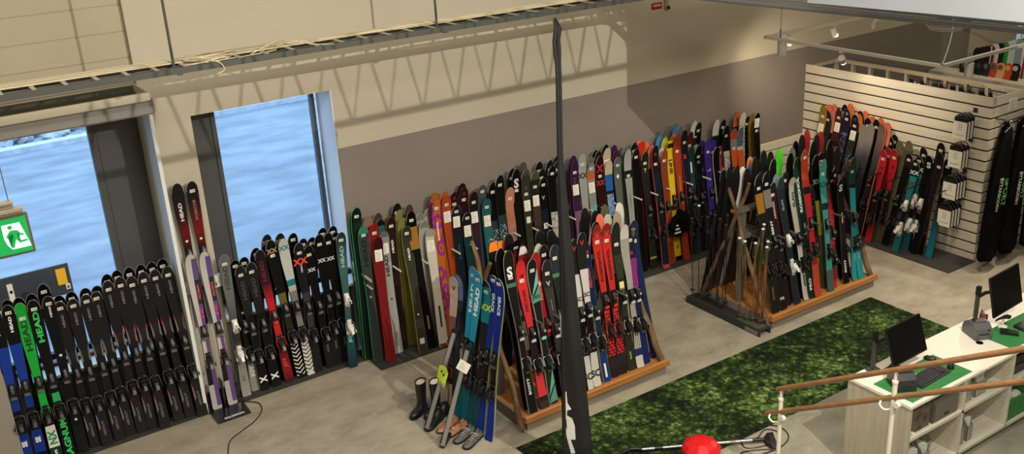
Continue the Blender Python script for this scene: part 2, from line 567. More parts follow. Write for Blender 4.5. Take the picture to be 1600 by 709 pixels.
# ------------------------------------------------------------------ skis
# d: description, b: colour bands from tail (0) to tip (1), lin: smooth blend, e: sidewall, u: underside,
# t: words (text, position, height as share of width, colour, +1 reading upwards / -1 downwards), k: decals, p: printed pattern,
# n: binding colour, s: price sticker position, w: paper tag, c: outline class
K = '#0d0d0e'
DS = {
 'se': dict(d='black ski with blue panels and yellow oval', b=[(0, K), (.10, '#16358c'), (.24, K), (.38, '#16358c'), (.46, K), (.52, '#1a3c9c'), (.76, K)], t=[('SE', .18, .5, '#e8e8e8', 1), ('HEAD', .88, .30, '#e8e8e8', 1)], k=['oval:#c9cf2c:.29'], n='k', s=.95),
 'nx': dict(d='bright green ski with NX on white', b=[(0, '#14382a'), (.09, '#1d2a22'), (.10, '#e5e8e2'), (.235, K), (.30, '#1fae3e')], t=[('NX', .165, .78, '#17853a', 1), ('HEAD', .80, .66, '#123a1c', 1), ('SHAPE', .05, .3, '#dfe6df', 1)], n='k', s=.90),
 'magnum': dict(d='black ski with large green lettering', b=[(0, K), (.36, '#2fae63'), (.42, K)], t=[('HEAD', .83, .62, '#2fbd5f', 1), ('MAGNUM', .12, .8, '#2fbd5f', 1)], n='k', s=.94),
 'hw': dict(d='black ski with small white lettering', b=[(0, '#181819'), (.18, K)], t=[('HEAD', .90, .22, '#dcdcdc', 1)], k=['dot:#c9cbc8:.22', 'dot:#c9cbc8:.63'], n='k', s=.95),
 'hb': dict(d='black ski with grey lettering, blue flashes', b=[(0, '#232224'), (.24, '#1b1b1c'), (.60, '#252426'), (.66, '#1c1b1d')], t=[('HEAD', .865, .27, '#6d6a6e', 1), ('ABSOLUT', .12, .3, '#6a6464', 1)], k=['flash:#5b86ac:.20', 'flash:#5b86ac:.66'], n='k', s=.95),
 'hr': dict(d='black ski with grey lettering, red flashes', b=[(0, '#232224'), (.24, '#1b1b1c'), (.60, '#252426'), (.66, '#1c1b1d')], t=[('HEAD', .865, .27, '#6d6a6e', 1), ('ABSOLUT', .12, .3, '#6a6464', 1)], k=['flash:#c9303a:.20', 'flash:#c9303a:.66'], n='k', s=.94),
 'kb': dict(d='plain black ski, mostly hidden', b=[(0, K)], n='', s=.95),
 'joygrey': dict(d='grey ski with white bindings', b=[(0, '#a7a39b'), (.22, '#88857f'), (.40, '#2a2a2b'), (.70, '#6d6d6e')], lin=1, t=[('JOY', .13, .4, '#4c4a47', 1), ('HEAD', .84, .56, '#3c3c3d', 1)], n='w', s=.93),
 'joysilver': dict(d='black ski with silver tail', b=[(0, '#97938b'), (.20, '#6b6965'), (.26, K)], t=[('JOY', .15, .8, '#d1d0cb', 1)], k=['dot:#e6e6e6:.60', 'oval:#e6e6e6:.33'], n='k', s=.95),
 'hx': dict(d='black ski with white cross at tail', b=[(0, K), (.60, '#1e1e1f')], t=[('X', .085, .8, '#ece9e2', 1), ('HEAD', .80, .5, '#38383a', 1)], n='k', s=.92),
 'joyred': dict(d='dark ski fading to bright red', b=[(0, '#3a0c12'), (.08, '#8f1a22'), (.24, '#6b141b'), (.42, '#d6272d'), (.60, '#c92329'), (.75, '#33121c'), (1, '#17141c')], lin=1, t=[('JOY', .15, .7, '#dd3a3d', 1), ('HEAD', .84, .5, '#5a1a22', 1)], n='r', s=0),
 'vgold': dict(d='black ski with gold waist and chevrons', b=[(0, K), (.26, '#2a281f'), (.45, '#6f602f'), (.62, K)], t=[('XX', .92, .5, '#a2906a', 0)], p=('diag', '#cfcabd', .02, .26), n='k', s=.885),
 'vgrey': dict(d='black ski with grey tip letters', b=[(0, K), (.8, '#232324')], t=[('XX', .94, .55, '#7c7c7b', 0)], n='', s=0),
 'vwhite': dict(d='white and teal ski with dark chevrons', b=[(0, '#dedacb'), (.28, '#3a3a38'), (.36, '#807d74'), (.62, '#bdb9ac'), (.66, '#1f7c85'), (.70, '#c6c9c2')], t=[('XX', .93, .5, '#257d84', 0)], p=('diag', '#2c2d2c', .02, .27), n='k', s=0),
 'vred': dict(d='black ski with red double X', b=[(0, '#1d1d1e'), (.30, '#3a3a3b'), (.62, '#1b1b1c')], t=[('XX', .855, .72, '#e2452f', 0), ('V\u00d6LKL', .80, .26, '#d9d9d9', 1)], n='k', s=.92),
 'vk': dict(d='black ski with small white double X', b=[(0, '#1a1a1b'), (.3, K)], t=[('XX', .80, .42, '#c8c8c6', 0), ('V\u00d6LKL', .16, .34, '#6b6b6b', 1)], n='k', s=.92),
 'joyteal': dict(d='dark teal ski with white bindings', b=[(0, '#12282c'), (.12, '#1d4a4f'), (.5, '#3d5e5c'), (.72, '#3f6a66'), (1, '#22302f')], lin=1, t=[('JOY', .22, .7, '#8fc0b8', 1), ('HEAD', .82, .52, '#8fa8a2', 1)], n='w', s=.94),
 # flat skis on the wall rack
 'grnk': dict(d='black ski with bright green edge', b=[(0, '#1c2a26'), (.9, '#17211f')], e='#2f9e57', c='f', s=.94),
 'grnedge': dict(d='green-edged ski inside a stack', b=[(0, '#285b46')], e='#34a05c', u='#2c7d52', c='f', s=0),
 'tealgrey': dict(d='grey-green ski with large black lettering', b=[(0, '#394240'), (.94, '#3f8a6f')], e='#2f8f58', t=[('HEAD', .80, .6, '#161a19', 1)], k=['dot:#a9aeac:.48'], c='f', s=.93),
 'redbeige': dict(d='beige and red tip', b=[(0, '#8a3b35'), (.9, '#9a7a6a')], e='#8e1f22', c='f', s=0),
 'redh': dict(d='deep red ski with black lettering', b=[(0, '#8a1f22')], e='#a5262a', t=[('HEAD', .70, .56, '#2b0d0f', 1)], k=['dot:#d0474a:.04'], c='f', s=.93),
 'maroontag': dict(d='short maroon ski with large paper tag', b=[(0, '#7d1d20'), (.80, '#3f1216')], e='#7d1d20', c='f', s=0, w=.85),
 'kore': dict(d='light grey ski with paper tag', b=[(0, '#a9a9a3'), (.75, '#9a9a94'), (.95, '#6c716e')], e='#8b8b86', t=[('HEAD', .72, .55, '#33332f', 1), ('KORE', .12, .5, '#74746e', 1)], k=['dot:#33332f:.45'], c='f', s=0, w=.86),
 'tealp': dict(d='petrol blue tip', b=[(0, '#2d6a74')], e='#2d6a74', c='f', s=0),
 'kp': dict(d='plain black ski', b=[(0, K), (.9, '#1b1b1c')], c='f', s=.93),
 'kp2': dict(d='plain black mounted ski', b=[(0, K), (.85, '#202021')], c='f', n='k', s=.93),
 'brown': dict(d='dark brown tip', b=[(0, '#51413a')], c='f', s=0),
 'maroonh': dict(d='dark brown ski with small white lettering', b=[(0, '#2a1a18'), (.2, '#2b1b1a')], e='#6e4a35', t=[('HEAD', .78, .3, '#dedad2', 1)], c='f', s=.93),
 'copper': dict(d='copper-edged tip', b=[(0, '#7c4c30')], e='#8e5a36', c='f', s=0),
 'olive': dict(d='olive yellow ski', b=[(0, '#6d6b2c'), (.9, '#8b8850')], e='#7d7a2c', u='#6d6b2c', c='f', s=0),
 'oliveh': dict(d='dark olive ski with small white lettering', b=[(0, '#3d3d33'), (.2, '#4b4b40'), (.27, '#3a3a31'), (.9, '#34362c')], e='#88862f', t=[('HEAD', .78, .3, '#dfdccf', 1)], k=['dot:#c9c9bf:.31', 'tag:#d9d6ca:.10'], c='f', s=.94),
 'kinlay': dict(d='black ski with tan wood inlay', b=[(0, K), (.72, '#a9752f'), (.88, K)], k=['bar:#9a6a2e:.19'], c='f', s=.93),
 'white': dict(d='white ski with grey-edged tip', b=[(0, '#b9b3a4'), (.93, '#8f8b82')], e='#c3bdad', u='#a9a395', c='f', s=0),
 'whitep': dict(d='white ski with paper tag', b=[(0, '#5f4a2e'), (.03, '#cbc5b4'), (.5, '#d3cdbd'), (.93, '#a5a197')], e='#c9c3b2', k=['bar:#22211f:.30', 'bar:#2a2825:.22'], c='f', s=0, w=.86),
 'retro': dict(d='orange ski with purple flower pattern', b=[(0, '#c0662a')], p=('cells', '#8a2f78', 0, .97), t=[('ROSSIGNOL', .77, .26, '#e9e2d6', 1)], e='#2a1a20', c='f', s=.93),
 'orangeb': dict(d='burnt orange ski with paper tag', b=[(0, '#b04a26')], t=[('BLIZZARD', .62, .28, '#8a3a20', 1)], e='#8f3a1e', c='f', s=.93, w=.84),
 'orange': dict(d='light orange tip', b=[(0, '#b9622c')], c='f', s=0),
 'maroonb': dict(d='dark maroon ski with round logo', b=[(0, '#2c1618')], e='#4a2022', k=['ring:#8a3a34:.955'], c='f', s=.91),
 'navyp': dict(d='dark navy ski with paper tag', b=[(0, '#14202a'), (.8, '#1b1d20')], t=[('BLIZZARD', .64, .3, '#28506c', 1)], c='f', s=.95, w=.87),
 'dteal': dict(d='dark teal ski with paper tag', b=[(0, '#12393a'), (.78, '#123032'), (.82, '#191b1c')], c='f', s=.95, w=.84, p=('blob', '#0e2a2c', .1, .7)),
 'kpurple': dict(d='dark purple ski with paper tag', b=[(0, '#1d2236'), (.55, '#262238'), (.72, '#3a2028'), (.85, '#191718')], lin=1, e='#7c4c30', c='f', s=.92, w=.81),
 'slate': dict(d='slate grey tip', b=[(0, '#3b4a4e'), (.9, '#4b5558')], e='#35505a', c='f', s=.95),
 'teal': dict(d='teal ski with paper tag', b=[(0, '#2d6468'), (.8, '#2b5c5f')], e='#2a4c52', t=[('\u03bb', .66, .3, '#7aa2a4', 1)], c='f', s=.93, w=.82),
 'wave': dict(d='black ski with grey wave drawing', b=[(0, '#2d3a3e'), (.72, K)], p=('blob', '#7d8c8f', .1, .66), c='f', s=.93),
 'pinkart': dict(d='salmon ski with mountain drawing', b=[(0, '#5a5c78'), (.3, '#8a7a84'), (.55, '#b98a72'), (.75, '#b5745a'), (1, '#c98a70')], lin=1, p=('blob', '#5b5f73', .35, .68), e='#b87a60', c='f', s=.91),
 'scott': dict(d='black ski with white S emblem', b=[(0, '#1c1a18'), (.5, K)], t=[('S', .90, .9, '#cfcfcd', 0)], c='f', s=.85),
 'oliv2': dict(d='dark olive brown ski', b=[(0, '#55502a'), (.7, '#3d3c31'), (.93, '#57554c')], e='#504a2c', c='f', s=0),
 'oliv3': dict(d='dark olive ski with two paper tags', b=[(0, '#3a3628'), (.5, '#363529'), (.95, '#4b4c3f')], t=[('V', .86, .35, '#59594c', 0)], c='f', s=.82, w=.74, k=['tag:#d9d6ca:.64']),
 'oliv4': dict(d='moss green ski with one paper tag', b=[(0, '#3a2d20'), (.6, '#43392b'), (.75, '#26261d'), (.93, '#4f5236')], c='f', s=.88, w=.78),
 'navyk': dict(d='black and navy ski with logo', b=[(0, '#18222e'), (.5, '#161d26'), (.75, K)], t=[('V', .84, .4, '#a9a79f', 0)], k=['tag:#d9d6ca:.62'], c='f', s=.94),
 'kart': dict(d='black ski with white marbled tail', b=[(0, '#c9c3b3'), (.66, K)], p=('vein', '#6a665c', 0, .66), c='f', s=.94),
 'purpw': dict(d='purple ski with orange arches', b=[(0, '#c07a48'), (.42, '#7a5a6e'), (.62, '#3a2144')], t=[('V V', .85, .3, '#8a4a44', 1)], e='#56305a', c='f', s=.91, w=.78),
 'purple': dict(d='plain purple ski', b=[(0, '#4a2548')], e='#56305a', c='f', s=.9),
 'greypink': dict(d='grey ski fading to pink with double X', b=[(0, '#b36a72'), (.45, '#c08a86'), (.68, '#98a29b'), (1, '#a3aaa2')], lin=1, t=[('XX', .84, .6, '#4a2a2c', 0)], c='f', s=.92),
 'greyteal': dict(d='grey and turquoise ski, orange logo', b=[(0, '#5fa0a0'), (.55, '#6ea6a4'), (.66, '#84918a'), (.86, '#c9673a'), (.92, '#7f8b85')], e='#9a4a30', c='f', s=.95, w=.80),
 'grey': dict(d='plain grey ski', b=[(0, '#63675f'), (.9, '#72766f')], c='f', s=0),
 'maroonx': dict(d='dark brown ski with red double X', b=[(0, '#281412'), (.6, '#34100f')], t=[('XX', .79, .55, '#b0322a', 0), ('X', .90, .8, '#b0322a', 0)], c='f', s=.84),
 'cream': dict(d='cream ski with paper tag', b=[(0, '#c9bea4')], e='#b0a58c', c='f', s=0, w=.87),
 'mount': dict(d='cream ski with blue mountain picture', b=[(0, '#2d62a8'), (.5, '#93a9c4'), (.72, '#1f1f22'), (.75, '#2b63b0'), (.88, '#c9bea0')], p=('blob', '#20509a', .5, .72), c='f', s=0),
 'bdgrey': dict(d='sage grey ski with white diamond', b=[(0, '#6f776c'), (.55, '#5d665c')], k=['diamond:#e6e6e0:.84'], c='f', s=.93),
 'lilac': dict(d='lilac pink ski', b=[(0, '#a98a9c'), (.9, '#b3a2a4')], c='f', s=.88),
 'silver': dict(d='silver ski with black band', b=[(0, '#9fa29a'), (.77, '#1e1f1e'), (.83, '#a8aaa2')], t=[('DYNASTAR', .6, .25, '#5a5c57', 1)], e='#2a2a2a', c='f', s=.79),
 'coral': dict(d='coral pink tip', b=[(0, '#2a1a1a'), (.80, '#ef7f60')], u='#ef7f60', c='f', s=0),
 'redtip': dict(d='bright red tip', b=[(0, '#8f1f1c'), (.8, '#dc3320')], u='#dc3320', c='f', s=0),
 'dgreen': dict(d='dark forest green ski with logo', b=[(0, '#1d2216'), (.08, '#8a8a3c'), (.10, '#20261a'), (.8, '#232a1c')], t=[('T', .84, .45, '#b5b59a', 0)], n='k', c='f', s=.90),
 'kred': dict(d='black ski with red edge and tail', b=[(0, '#a8444a'), (.03, '#10202a'), (.5, '#122430'), (.78, '#19191a')], e='#a3302c', k=['ring:#c03a38:.93'], n='k', c='f', s=.85),
 'brownx': dict(d='brown ski with grey double X', b=[(0, '#9a3c24'), (.5, '#8c3d24'), (.9, '#9a4326')], t=[('XX', .83, .5, '#5c4a44', 0)], n='k', c='f', s=.90),
 'whitetip': dict(d='white tip', b=[(0, '#222'), (.86, '#dedbd2')], u='#dedbd2', c='f', s=0),
 'yellow': dict(d='yellow ski with black lettering', b=[(0, K), (.035, '#e0b91e'), (.42, '#3a3014'), (.46, '#e9c21c'), (.93, '#2a2414'), (.97, '#e9c21c')], t=[('LINE', .78, .62, '#1c1a14', -1), ('V', .11, .5, '#1c1a14', 0)], e='#caa51a', n='k', c='f', s=0),
 'yell2': dict(d='pale yellow tip', b=[(0, '#222'), (.82, '#d9c83e')], u='#d9c83e', c='f', s=0),
 'rust': dict(d='rust red ski with tone lettering', b=[(0, '#a63a20'), (.9, '#9c3a22')], t=[('BLIZZARD', .62, .3, '#c07a5a', 1)], e='#5a2418', k=['ring:#5a2418:.95'], n='k', c='f', s=.87),
 'bluetip': dict(d='blue tip', b=[(0, '#222'), (.84, '#4c8fc4')], u='#4c8fc4', c='f', s=0),
 'navy': dict(d='navy ski with red emblem', b=[(0, '#141c2c'), (.8, '#1a1e28')], t=[('R', .79, .5, '#b5403a', 0)], k=['ring:#b5403a:.16'], e='#8a2f2a', n='k', c='f', s=.90),
 'dred': dict(d='dark red tip', b=[(0, '#5c1618')], c='f', s=.88, n=''),
 'dteal2': dict(d='dark teal ski with white strip', b=[(0, '#1d2a30'), (.6, '#1f3a40')], k=['bar:#d0d0cc:.80'], n='k', c='f', s=0),
 'mintk': dict(d='mint green tip', b=[(0, '#1a1a1a'), (.88, '#8fc79a')], u='#8fc79a', c='f', s=0),
 'kgreen': dict(d='black ski with small green logo', b=[(0, K)], t=[('H', .84, .4, '#74a06a', 0)], n='k', c='f', s=.89),
 'violet': dict(d='violet ski with pale marks', b=[(0, '#3c2f86'), (.9, '#46389a')], t=[('L', .72, .6, '#b9a9c4', 1)], e='#2a225e', n='k', c='f', s=.88),
 'whiteedge': dict(d='black ski with white edges', b=[(0, K)], e='#d9d6cc', n='k', c='f', s=0),
 'pinkred': dict(d='rose red ski', b=[(0, '#a83a4a'), (.5, '#b54a56')], e='#d9b0b0', n='k', c='f', s=.93),
 'kgrey': dict(d='black ski with white sketch pattern', b=[(0, '#c4bfb4'), (.78, K)], p=('vein', '#55514a', .1, .75), n='k', c='f', s=.91),
 'orangek': dict(d='black ski with orange tip', b=[(0, '#222'), (.87, '#e5763a')], u='#222', t=[('A', .93, .5, '#7a3a20', 0)], c='f', s=0),
 'orgrey': dict(d='orange, grey and red striped ski', b=[(0, '#d96f28'), (.62, '#2a2421'), (.66, '#d9602c'), (.82, '#8a8a86'), (.90, '#c24a2c')], n='', c='f', s=.82),
 'orblue': dict(d='orange ski with slate blue tip', b=[(0, '#d9602c'), (.5, '#2a2421'), (.53, '#d9602c'), (.80, '#c9c4bc'), (.83, '#5b6a80')], n='', c='f', s=0),
 'floral': dict(d='white ski with green and yellow floral art', b=[(0, '#d0b03a'), (.5, '#d9d2b8'), (.92, '#e0dbcc')], p=('blob', '#5e7a22', .5, .9), c='f', s=0),
 'gold': dict(d='gold brown patterned ski', b=[(0, '#8a6a22'), (.9, '#8f7a44')], p=('blob', '#4a3814', .2, .85), e='#5a4418', c='f', s=0),
 'ktag': dict(d='black ski with paper tag at tip', b=[(0, K)], c='f', s=.85, w=.915),
 # wooden racks
 'scotty': dict(d='black ski with white S, yellow edge', b=[(0, '#19191a')], t=[('S', .87, .9, '#dcdcda', 0), ('SCOTT', .17, .42, '#e0e0de', 1)], e='#8a8678', k=['band:#3f6a52:.79'], n='s', s=.835),
 'yellowedge': dict(d='black ski with yellow tip edge', b=[(0, '#222'), (.8, '#d6d22c')], e='#d6d22c', s=0),
 'fischer': dict(d='bright red ski with black lettering', b=[(0, '#3a3430'), (.05, '#2a2426'), (.08, '#e03a44'), (.28, '#1e1c1d'), (.48, '#d92f34'), (.96, '#cf2a30')], t=[('FISCHER', .73, .5, '#47171a', 1), ('\u25b2', .89, .4, '#47171a', 1)], e='#2a2424', n='s', s=.86),
 'fischerd': dict(d='darker red ski', b=[(0, '#1e1c1d'), (.42, '#a8242a')], t=[('FISCHER', .74, .45, '#d46a6a', 1)], n='r', s=.78),
 'mint': dict(d='black ski with mint green facets', b=[(0, '#262b26'), (.3, '#1c1d1c')], k=['facet:#5fa792:.14', 'facet:#6db3a0:.83', 'band:#2f5a4a:.74'], e='#a8a698', n='m', s=.92),
 'dyn': dict(d='dark grey ski with pale triangle', b=[(0, '#303030'), (.6, '#3a3a38'), (.8, '#282828')], t=[('V', .83, .5, '#a8a8a2', 0), ('DYNASTAR', .68, .2, '#7a7a74', 1)], n='s', s=.90),
 'kteal': dict(d='anthracite ski with green band', b=[(0, '#23292a'), (.8, '#2b3234')], k=['band:#3a7a5a:.80'], t=[('ELAN', .70, .22, '#555d5e', 1)], n='s', s=.91),
 'whitet2': dict(d='cream tip', b=[(0, '#333'), (.86, '#d8d2bd')], u='#d8d2bd', s=0),
 'hred': dict(d='black ski with red lettering', b=[(0, K)], u=K, t=[('HEAD', .83, .5, '#8a2024', 1)], s=.93, face=1),
 'kback': dict(d='plain black ski seen from behind', b=[(0, K)], u='#161617', s=0),
 'orback': dict(d='black ski with orange tip', b=[(0, K)], u='#141414', k=['under:#f08428:.965'], s=0),
 'redwhite': dict(d='red and white tip', b=[(0, '#7c1f24')], u='#7c1f24', k=['under:#d6d0c8:.97'], s=0),
 'whitesc': dict(d='white ski with SC lettering', b=[(0, '#cfccc4'), (.22, K), (.54, '#cfccc4'), (.76, '#222222')], t=[('SC', .085, .8, '#2a2a2a', 0), ('SC', .60, .6, '#2a2a2a', 0), ('V', .93, .5, '#b02a30', 0)], n='s', s=0),
 'bfischer': dict(d='dark blue ski with red lettering', b=[(0, '#1b3c74'), (.25, '#16284e'), (.9, '#1c2748')], t=[('FISCHER', .75, .45, '#b0405a', 1), ('\u25b2', .93, .4, '#b03a40', 1)], e='#8d8a5c', k=['bar:#e8ddd0:.08'], n='s', s=.90),
 'rossi': dict(d='red ski with black wordmark', b=[(0, '#2a2021'), (.06, '#2c2a30'), (.14, '#d0302a'), (.44, '#2a1c1c'), (.56, '#c8302a'), (.92, '#8e2a26')], t=[('ROSSIGNOL', .73, .46, '#2d1010', 1), ('V', .93, .55, '#c9423c', 0)], p=('brick', '#2a1c1c', .12, .42), e='#2a1a1a', n='r', s=.885),
 'green14': dict(d='dark green ski with yellow squares', b=[(0, '#2c3324'), (.6, '#20241d'), (.62, '#343c26'), (.78, '#23271f')], k=['tag:#d8d490:.58', 'tag:#d8d490:.53'], t=[('DLITE', .1, .25, '#b0b8a0', 1)], n='s', s=.85),
 'wstripe': dict(d='white striped ski with blue logo', b=[(0, '#cfcabc'), (.08, '#24345c'), (.13, '#cfcabc'), (.45, '#2a2a2a'), (.55, '#cfcabc')], p=('vert', '#3a3a3e', .13, .9), n='s', s=0),
 'magenta': dict(d='navy ski with magenta stripes', b=[(0, '#1d2a62'), (.30, '#1c2548'), (.44, '#2a1c44'), (.78, '#1f2230')], p=('vert', '#c23aa0', .46, .76), k=['ring:#c03a8a:.80'], n='s', s=.89),
 'navy2': dict(d='navy blue ski', b=[(0, '#1e2c52')], n='', s=.85),
 'coralb': dict(d='coral ski base', b=[(0, K)], u='#e5725a', s=0),
 'oliveb': dict(d='olive tip', b=[(0, '#4b4a30')], u='#57563a', s=0),
 'creamb': dict(d='cream ski base', b=[(0, '#b8b09a')], u='#b8b8a0', s=0),
 'beigeb': dict(d='beige ski base', b=[(0, '#a08a78')], u='#a8927e', s=0),
 'whiteb': dict(d='white ski base', b=[(0, '#c9c6bc')], u='#d4d2ca', s=0),
 # propped pairs
 'rossicream': dict(d='pale pink ski with dark logo', b=[(0, '#b09c84'), (.2, '#3a2c2c'), (.5, '#8a5a58'), (.7, '#c9b2a4')], t=[('V', .91, .5, '#3a3434', 0), ('ROSSIGNOL', .10, .35, '#4a3c34', 1)], n='r', s=0),
 'bluetail': dict(d='light blue ski tip', b=[(0, '#3a4a5c'), (.8, '#7f9cc9')], u='#7f9cc9', s=0),
 'cyanh': dict(d='cyan ski with white lettering', b=[(0, '#1a6a7c'), (.25, '#2a2e30'), (.5, '#2a9cc0'), (1, '#2a9cc0')], t=[('HEAD', .80, .6, '#e0eef0', 1)], n='k', s=.94),
 'vteal': dict(d='black and teal ski, lime double X', b=[(0, '#155c66'), (.28, '#1d2426'), (.72, '#1b7f8e'), (.95, '#1e2324')], t=[('XX', .82, .62, '#b9d53a', 0)], n='k', s=.92),
 'erace': dict(d='royal blue ski with white wordmark', b=[(0, '#1c3390'), (.28, '#16162a'), (.52, '#16308e')], t=[('ERACE', .83, .42, '#d9dcea', -1)], e='#9fa05c', n='k', s=.965),
 # second wooden rack
 'mustard': dict(d='black ski with mustard block', b=[(0, '#1f201f'), (.72, '#a5722c'), (.86, K)], k=['bar:#6a4a26:.14'], n='k', c='f', s=.90),
 'kgreyp': dict(d='black ski with grey block', b=[(0, '#1b1b1c'), (.74, '#7d7d78'), (.87, K)], t=[('BENT', .6, .5, '#c9c9c4', 1), ('JJ', .08, .6, '#b9b9b4', 1)], n='k', c='f', s=.91),
 'dmaroon': dict(d='dark maroon ski with white words', b=[(0, '#2a1a1d'), (.6, '#38191e'), (.92, '#1c1a1b')], t=[('ARMADA', .78, .35, '#b9a9a4', 1)], p=('blob', '#1b1416', .05, .4), n='k', c='f', s=.90),
 'dslate': dict(d='dark slate ski with white bindings', b=[(0, '#1f2b30'), (.5, '#232c31'), (.9, '#2d3438')], t=[('ELAN', .78, .35, '#8d979b', 1)], n='w', c='f', s=0),
 'elan': dict(d='pale grey ski with dark lettering', b=[(0, '#bdb8a8'), (.45, '#2a2a28'), (.55, '#b5b2a4'), (.93, '#a9a598')], t=[('ELAN', .82, .5, '#3a3a38', 1)], k=['bar:#2a2a28:.16'], n='k', c='f', s=0),
 'dkgreen': dict(d='dark green ski with white words', b=[(0, '#123024'), (.3, '#16241c'), (.6, '#153b28'), (.95, '#1a2a20')], t=[('ROSSIGNOL', .74, .5, '#c9d2c8', 1), ('PRO', .1, .5, '#c9d2c8', 1)], n='k', c='f', s=0),
 'redtall': dict(d='tall red ski with black band', b=[(0, '#b5442f'), (.22, '#8a2a24'), (.30, '#b5222e'), (.70, '#221818'), (.75, '#a82a2a'), (.80, '#b5412c')], n='k', c='f', s=.945),
 'klime': dict(d='black ski with lime lower half', b=[(0, '#3a3c1c'), (.4, '#7d8220'), (.66, K)], t=[('XX', .80, .5, '#a9a9a4', 0)], n='', c='f', s=0),
 'tealx': dict(d='sea green ski with dark double X', b=[(0, '#3a5c58'), (.16, '#3c8f8a'), (.62, '#1e2a2a'), (.67, '#3d9a94')], t=[('XX', .81, .6, '#20504e', 0)], n='k', c='f', s=.89),
 'redsh': dict(d='short red ski', b=[(0, '#b51f28'), (.06, '#8a1a20'), (.4, '#b8242c')], n='k', s=.92),
 'scottk': dict(d='black ski with large white S', b=[(0, K), (.35, '#1c1a18')], t=[('S', .90, .9, '#dcdcd8', 0), ('SCOTT', .16, .42, '#dcdcd8', 1)], k=['bar:#b59a6a:.62'], n='', c='f', s=0),
 'tealsc': dict(d='turquoise ski with dark green tip', b=[(0, '#2a8f98'), (.26, '#1f6a70'), (.55, '#2f96a8'), (.75, '#1a1f1f'), (.78, '#1c4a44')], t=[('SCOTT', .2, .3, '#6fc0c4', 1)], n='k', c='f', s=.88),
 'limeb': dict(d='neon green ski base', b=[(0, '#222')], u='#4bd42c', s=0, c='f'),
 'greyb': dict(d='grey ski base', b=[(0, '#555')], u='#8b8d8c', s=0),
 'tealgb': dict(d='grey-teal ski base', b=[(0, '#333')], u='#56686a', s=0),
 'dredb': dict(d='dark red ski base', b=[(0, '#333')], u='#8a2024', s=0),
 'paleblue': dict(d='pale blue tip', b=[(0, '#222'), (.85, '#7fa0a8')], u='#7fa0a8', s=0),
 'mintb': dict(d='pale mint ski base', b=[(0, '#222')], u='#a5cfa6', s=0),
 'multi': dict(d='orange and blue ski base', b=[(0, '#222')], u='#6a86b5', k=['under:#e07a4a:.965'], s=0),
 'vdark': dict(d='black ski with white tip letters', b=[(0, K)], t=[('XX', .92, .6, '#b9b9b4', 0)], n='', c='f', s=0),
 # slatted wall
 'mustardh': dict(d='mustard ski with paper tag', b=[(0, '#94742c')], e='#7a5e24', c='f', s=.90, w=.80),
 'dgreenh': dict(d='dark green black-tipped ski', b=[(0, '#2f352c'), (.5, '#262a24')], c='f', s=.92),
 'maroonw': dict(d='maroon ski with paper tag', b=[(0, '#6a2a2a'), (.68, '#1f1a1a'), (.72, '#4a2224')], c='f', s=.92, w=.84),
 'purpk': dict(d='dark purple ski with lightning lines', b=[(0, '#2a1f30'), (.9, '#241d2a')], p=('vein', '#6a5a76', .1, .8), k=['ring:#cfcfcf:.955'], c='f', s=.91),
 'orangeh': dict(d='neon orange tip', b=[(0, '#2a1a1a'), (.84, '#fb7a3c')], u='#fb7a3c', c='f', s=0),
 'dgreenw': dict(d='black-green ski with paper tag', b=[(0, '#2c322d'), (.85, '#1c1e1c')], p=('vein', '#454d46', .1, .7), k=['ring:#6a6f6a:.955'], c='f', s=.90, w=.82),
 'grad': dict(d='grey ski fading to dark navy', b=[(0, '#1a1820'), (.5, '#24242e'), (.70, '#44444c'), (.86, '#8f8a83'), (1, '#a0978a')], lin=1, c='f', n='', s=0),
 'gradb': dict(d='brown-grey ski fading to navy', b=[(0, '#1a1820'), (.5, '#24222c'), (.72, '#4a464c'), (.9, '#7d6a62'), (1, '#745c52')], lin=1, e='#e0764e', c='f', n='k', s=0),
 'redv': dict(d='red ski with black emblem', b=[(0, '#b5202a'), (.1, '#a01c22'), (.25, '#2a1214'), (.55, '#a81c22'), (.75, '#b8222a')], t=[('X', .80, .55, '#2a1010', 0)], n='k', s=.90),
 'tan': dict(d='tan ski with rounded tip', b=[(0, '#57503c'), (.9, '#6f6850')], t=[('HEAD', .7, .4, '#2a2822', 1)], c='f', s=0),
 'vteal2': dict(d='teal ski with white double X', b=[(0, '#1d6a72'), (.22, '#141718'), (.55, '#1f7078'), (.72, '#55504a'), (.76, '#1f8086'), (.82, '#171a1b')], t=[('XX', .86, .6, '#d0d4d2', 0)], n='w', s=.95),
 'kteal2': dict(d='black ski with teal tail', b=[(0, '#16606a'), (.24, '#141718'), (.7, '#1c5a62'), (.85, '#171a1b')], n='w', s=.92),
 'scotth': dict(d='black ski with S and white bindings', b=[(0, K), (.4, '#6a5236'), (.5, K)], t=[('S', .90, .9, '#cfcfcc', 0), ('SCOTT', .15, .3, '#cfcfcc', 1)], n='w', s=0),
 'kpink': dict(d='black ski with pink edge', b=[(0, K), (.2, '#55242e'), (.23, '#1c1c1c')], e='#7a4a4a', s=.86),
 'headteal': dict(d='black ski with blue lettering and tail', b=[(0, '#1f7c9a'), (.2, '#186a88'), (.42, '#16323c'), (.55, K)], lin=1, t=[('HEAD', .74, .55, '#2f8fb4', 1)], s=.92),
 # pier display
 'porsche': dict(d='black ski fading to dark red', b=[(0, '#5a1519'), (.52, '#2a1214'), (.66, '#6a171b'), (.75, '#2b1214'), (.85, '#19181a')], lin=1, t=[('HEAD', .80, .42, '#c9c9c7', 1)], k=['dot:#d9d9d6:.60'], n='k', s=0),
 'porscheb': dict(d='black ski with red middle', b=[(0, '#6a171b'), (.52, '#2a1214'), (.66, '#7c191d'), (.78, '#4a1417'), (.86, '#19181a')], lin=1, t=[('PORSCHE', .80, .36, '#8a5a58', 1)], k=['dot:#d9d9d6:.60'], n='k', s=.93),
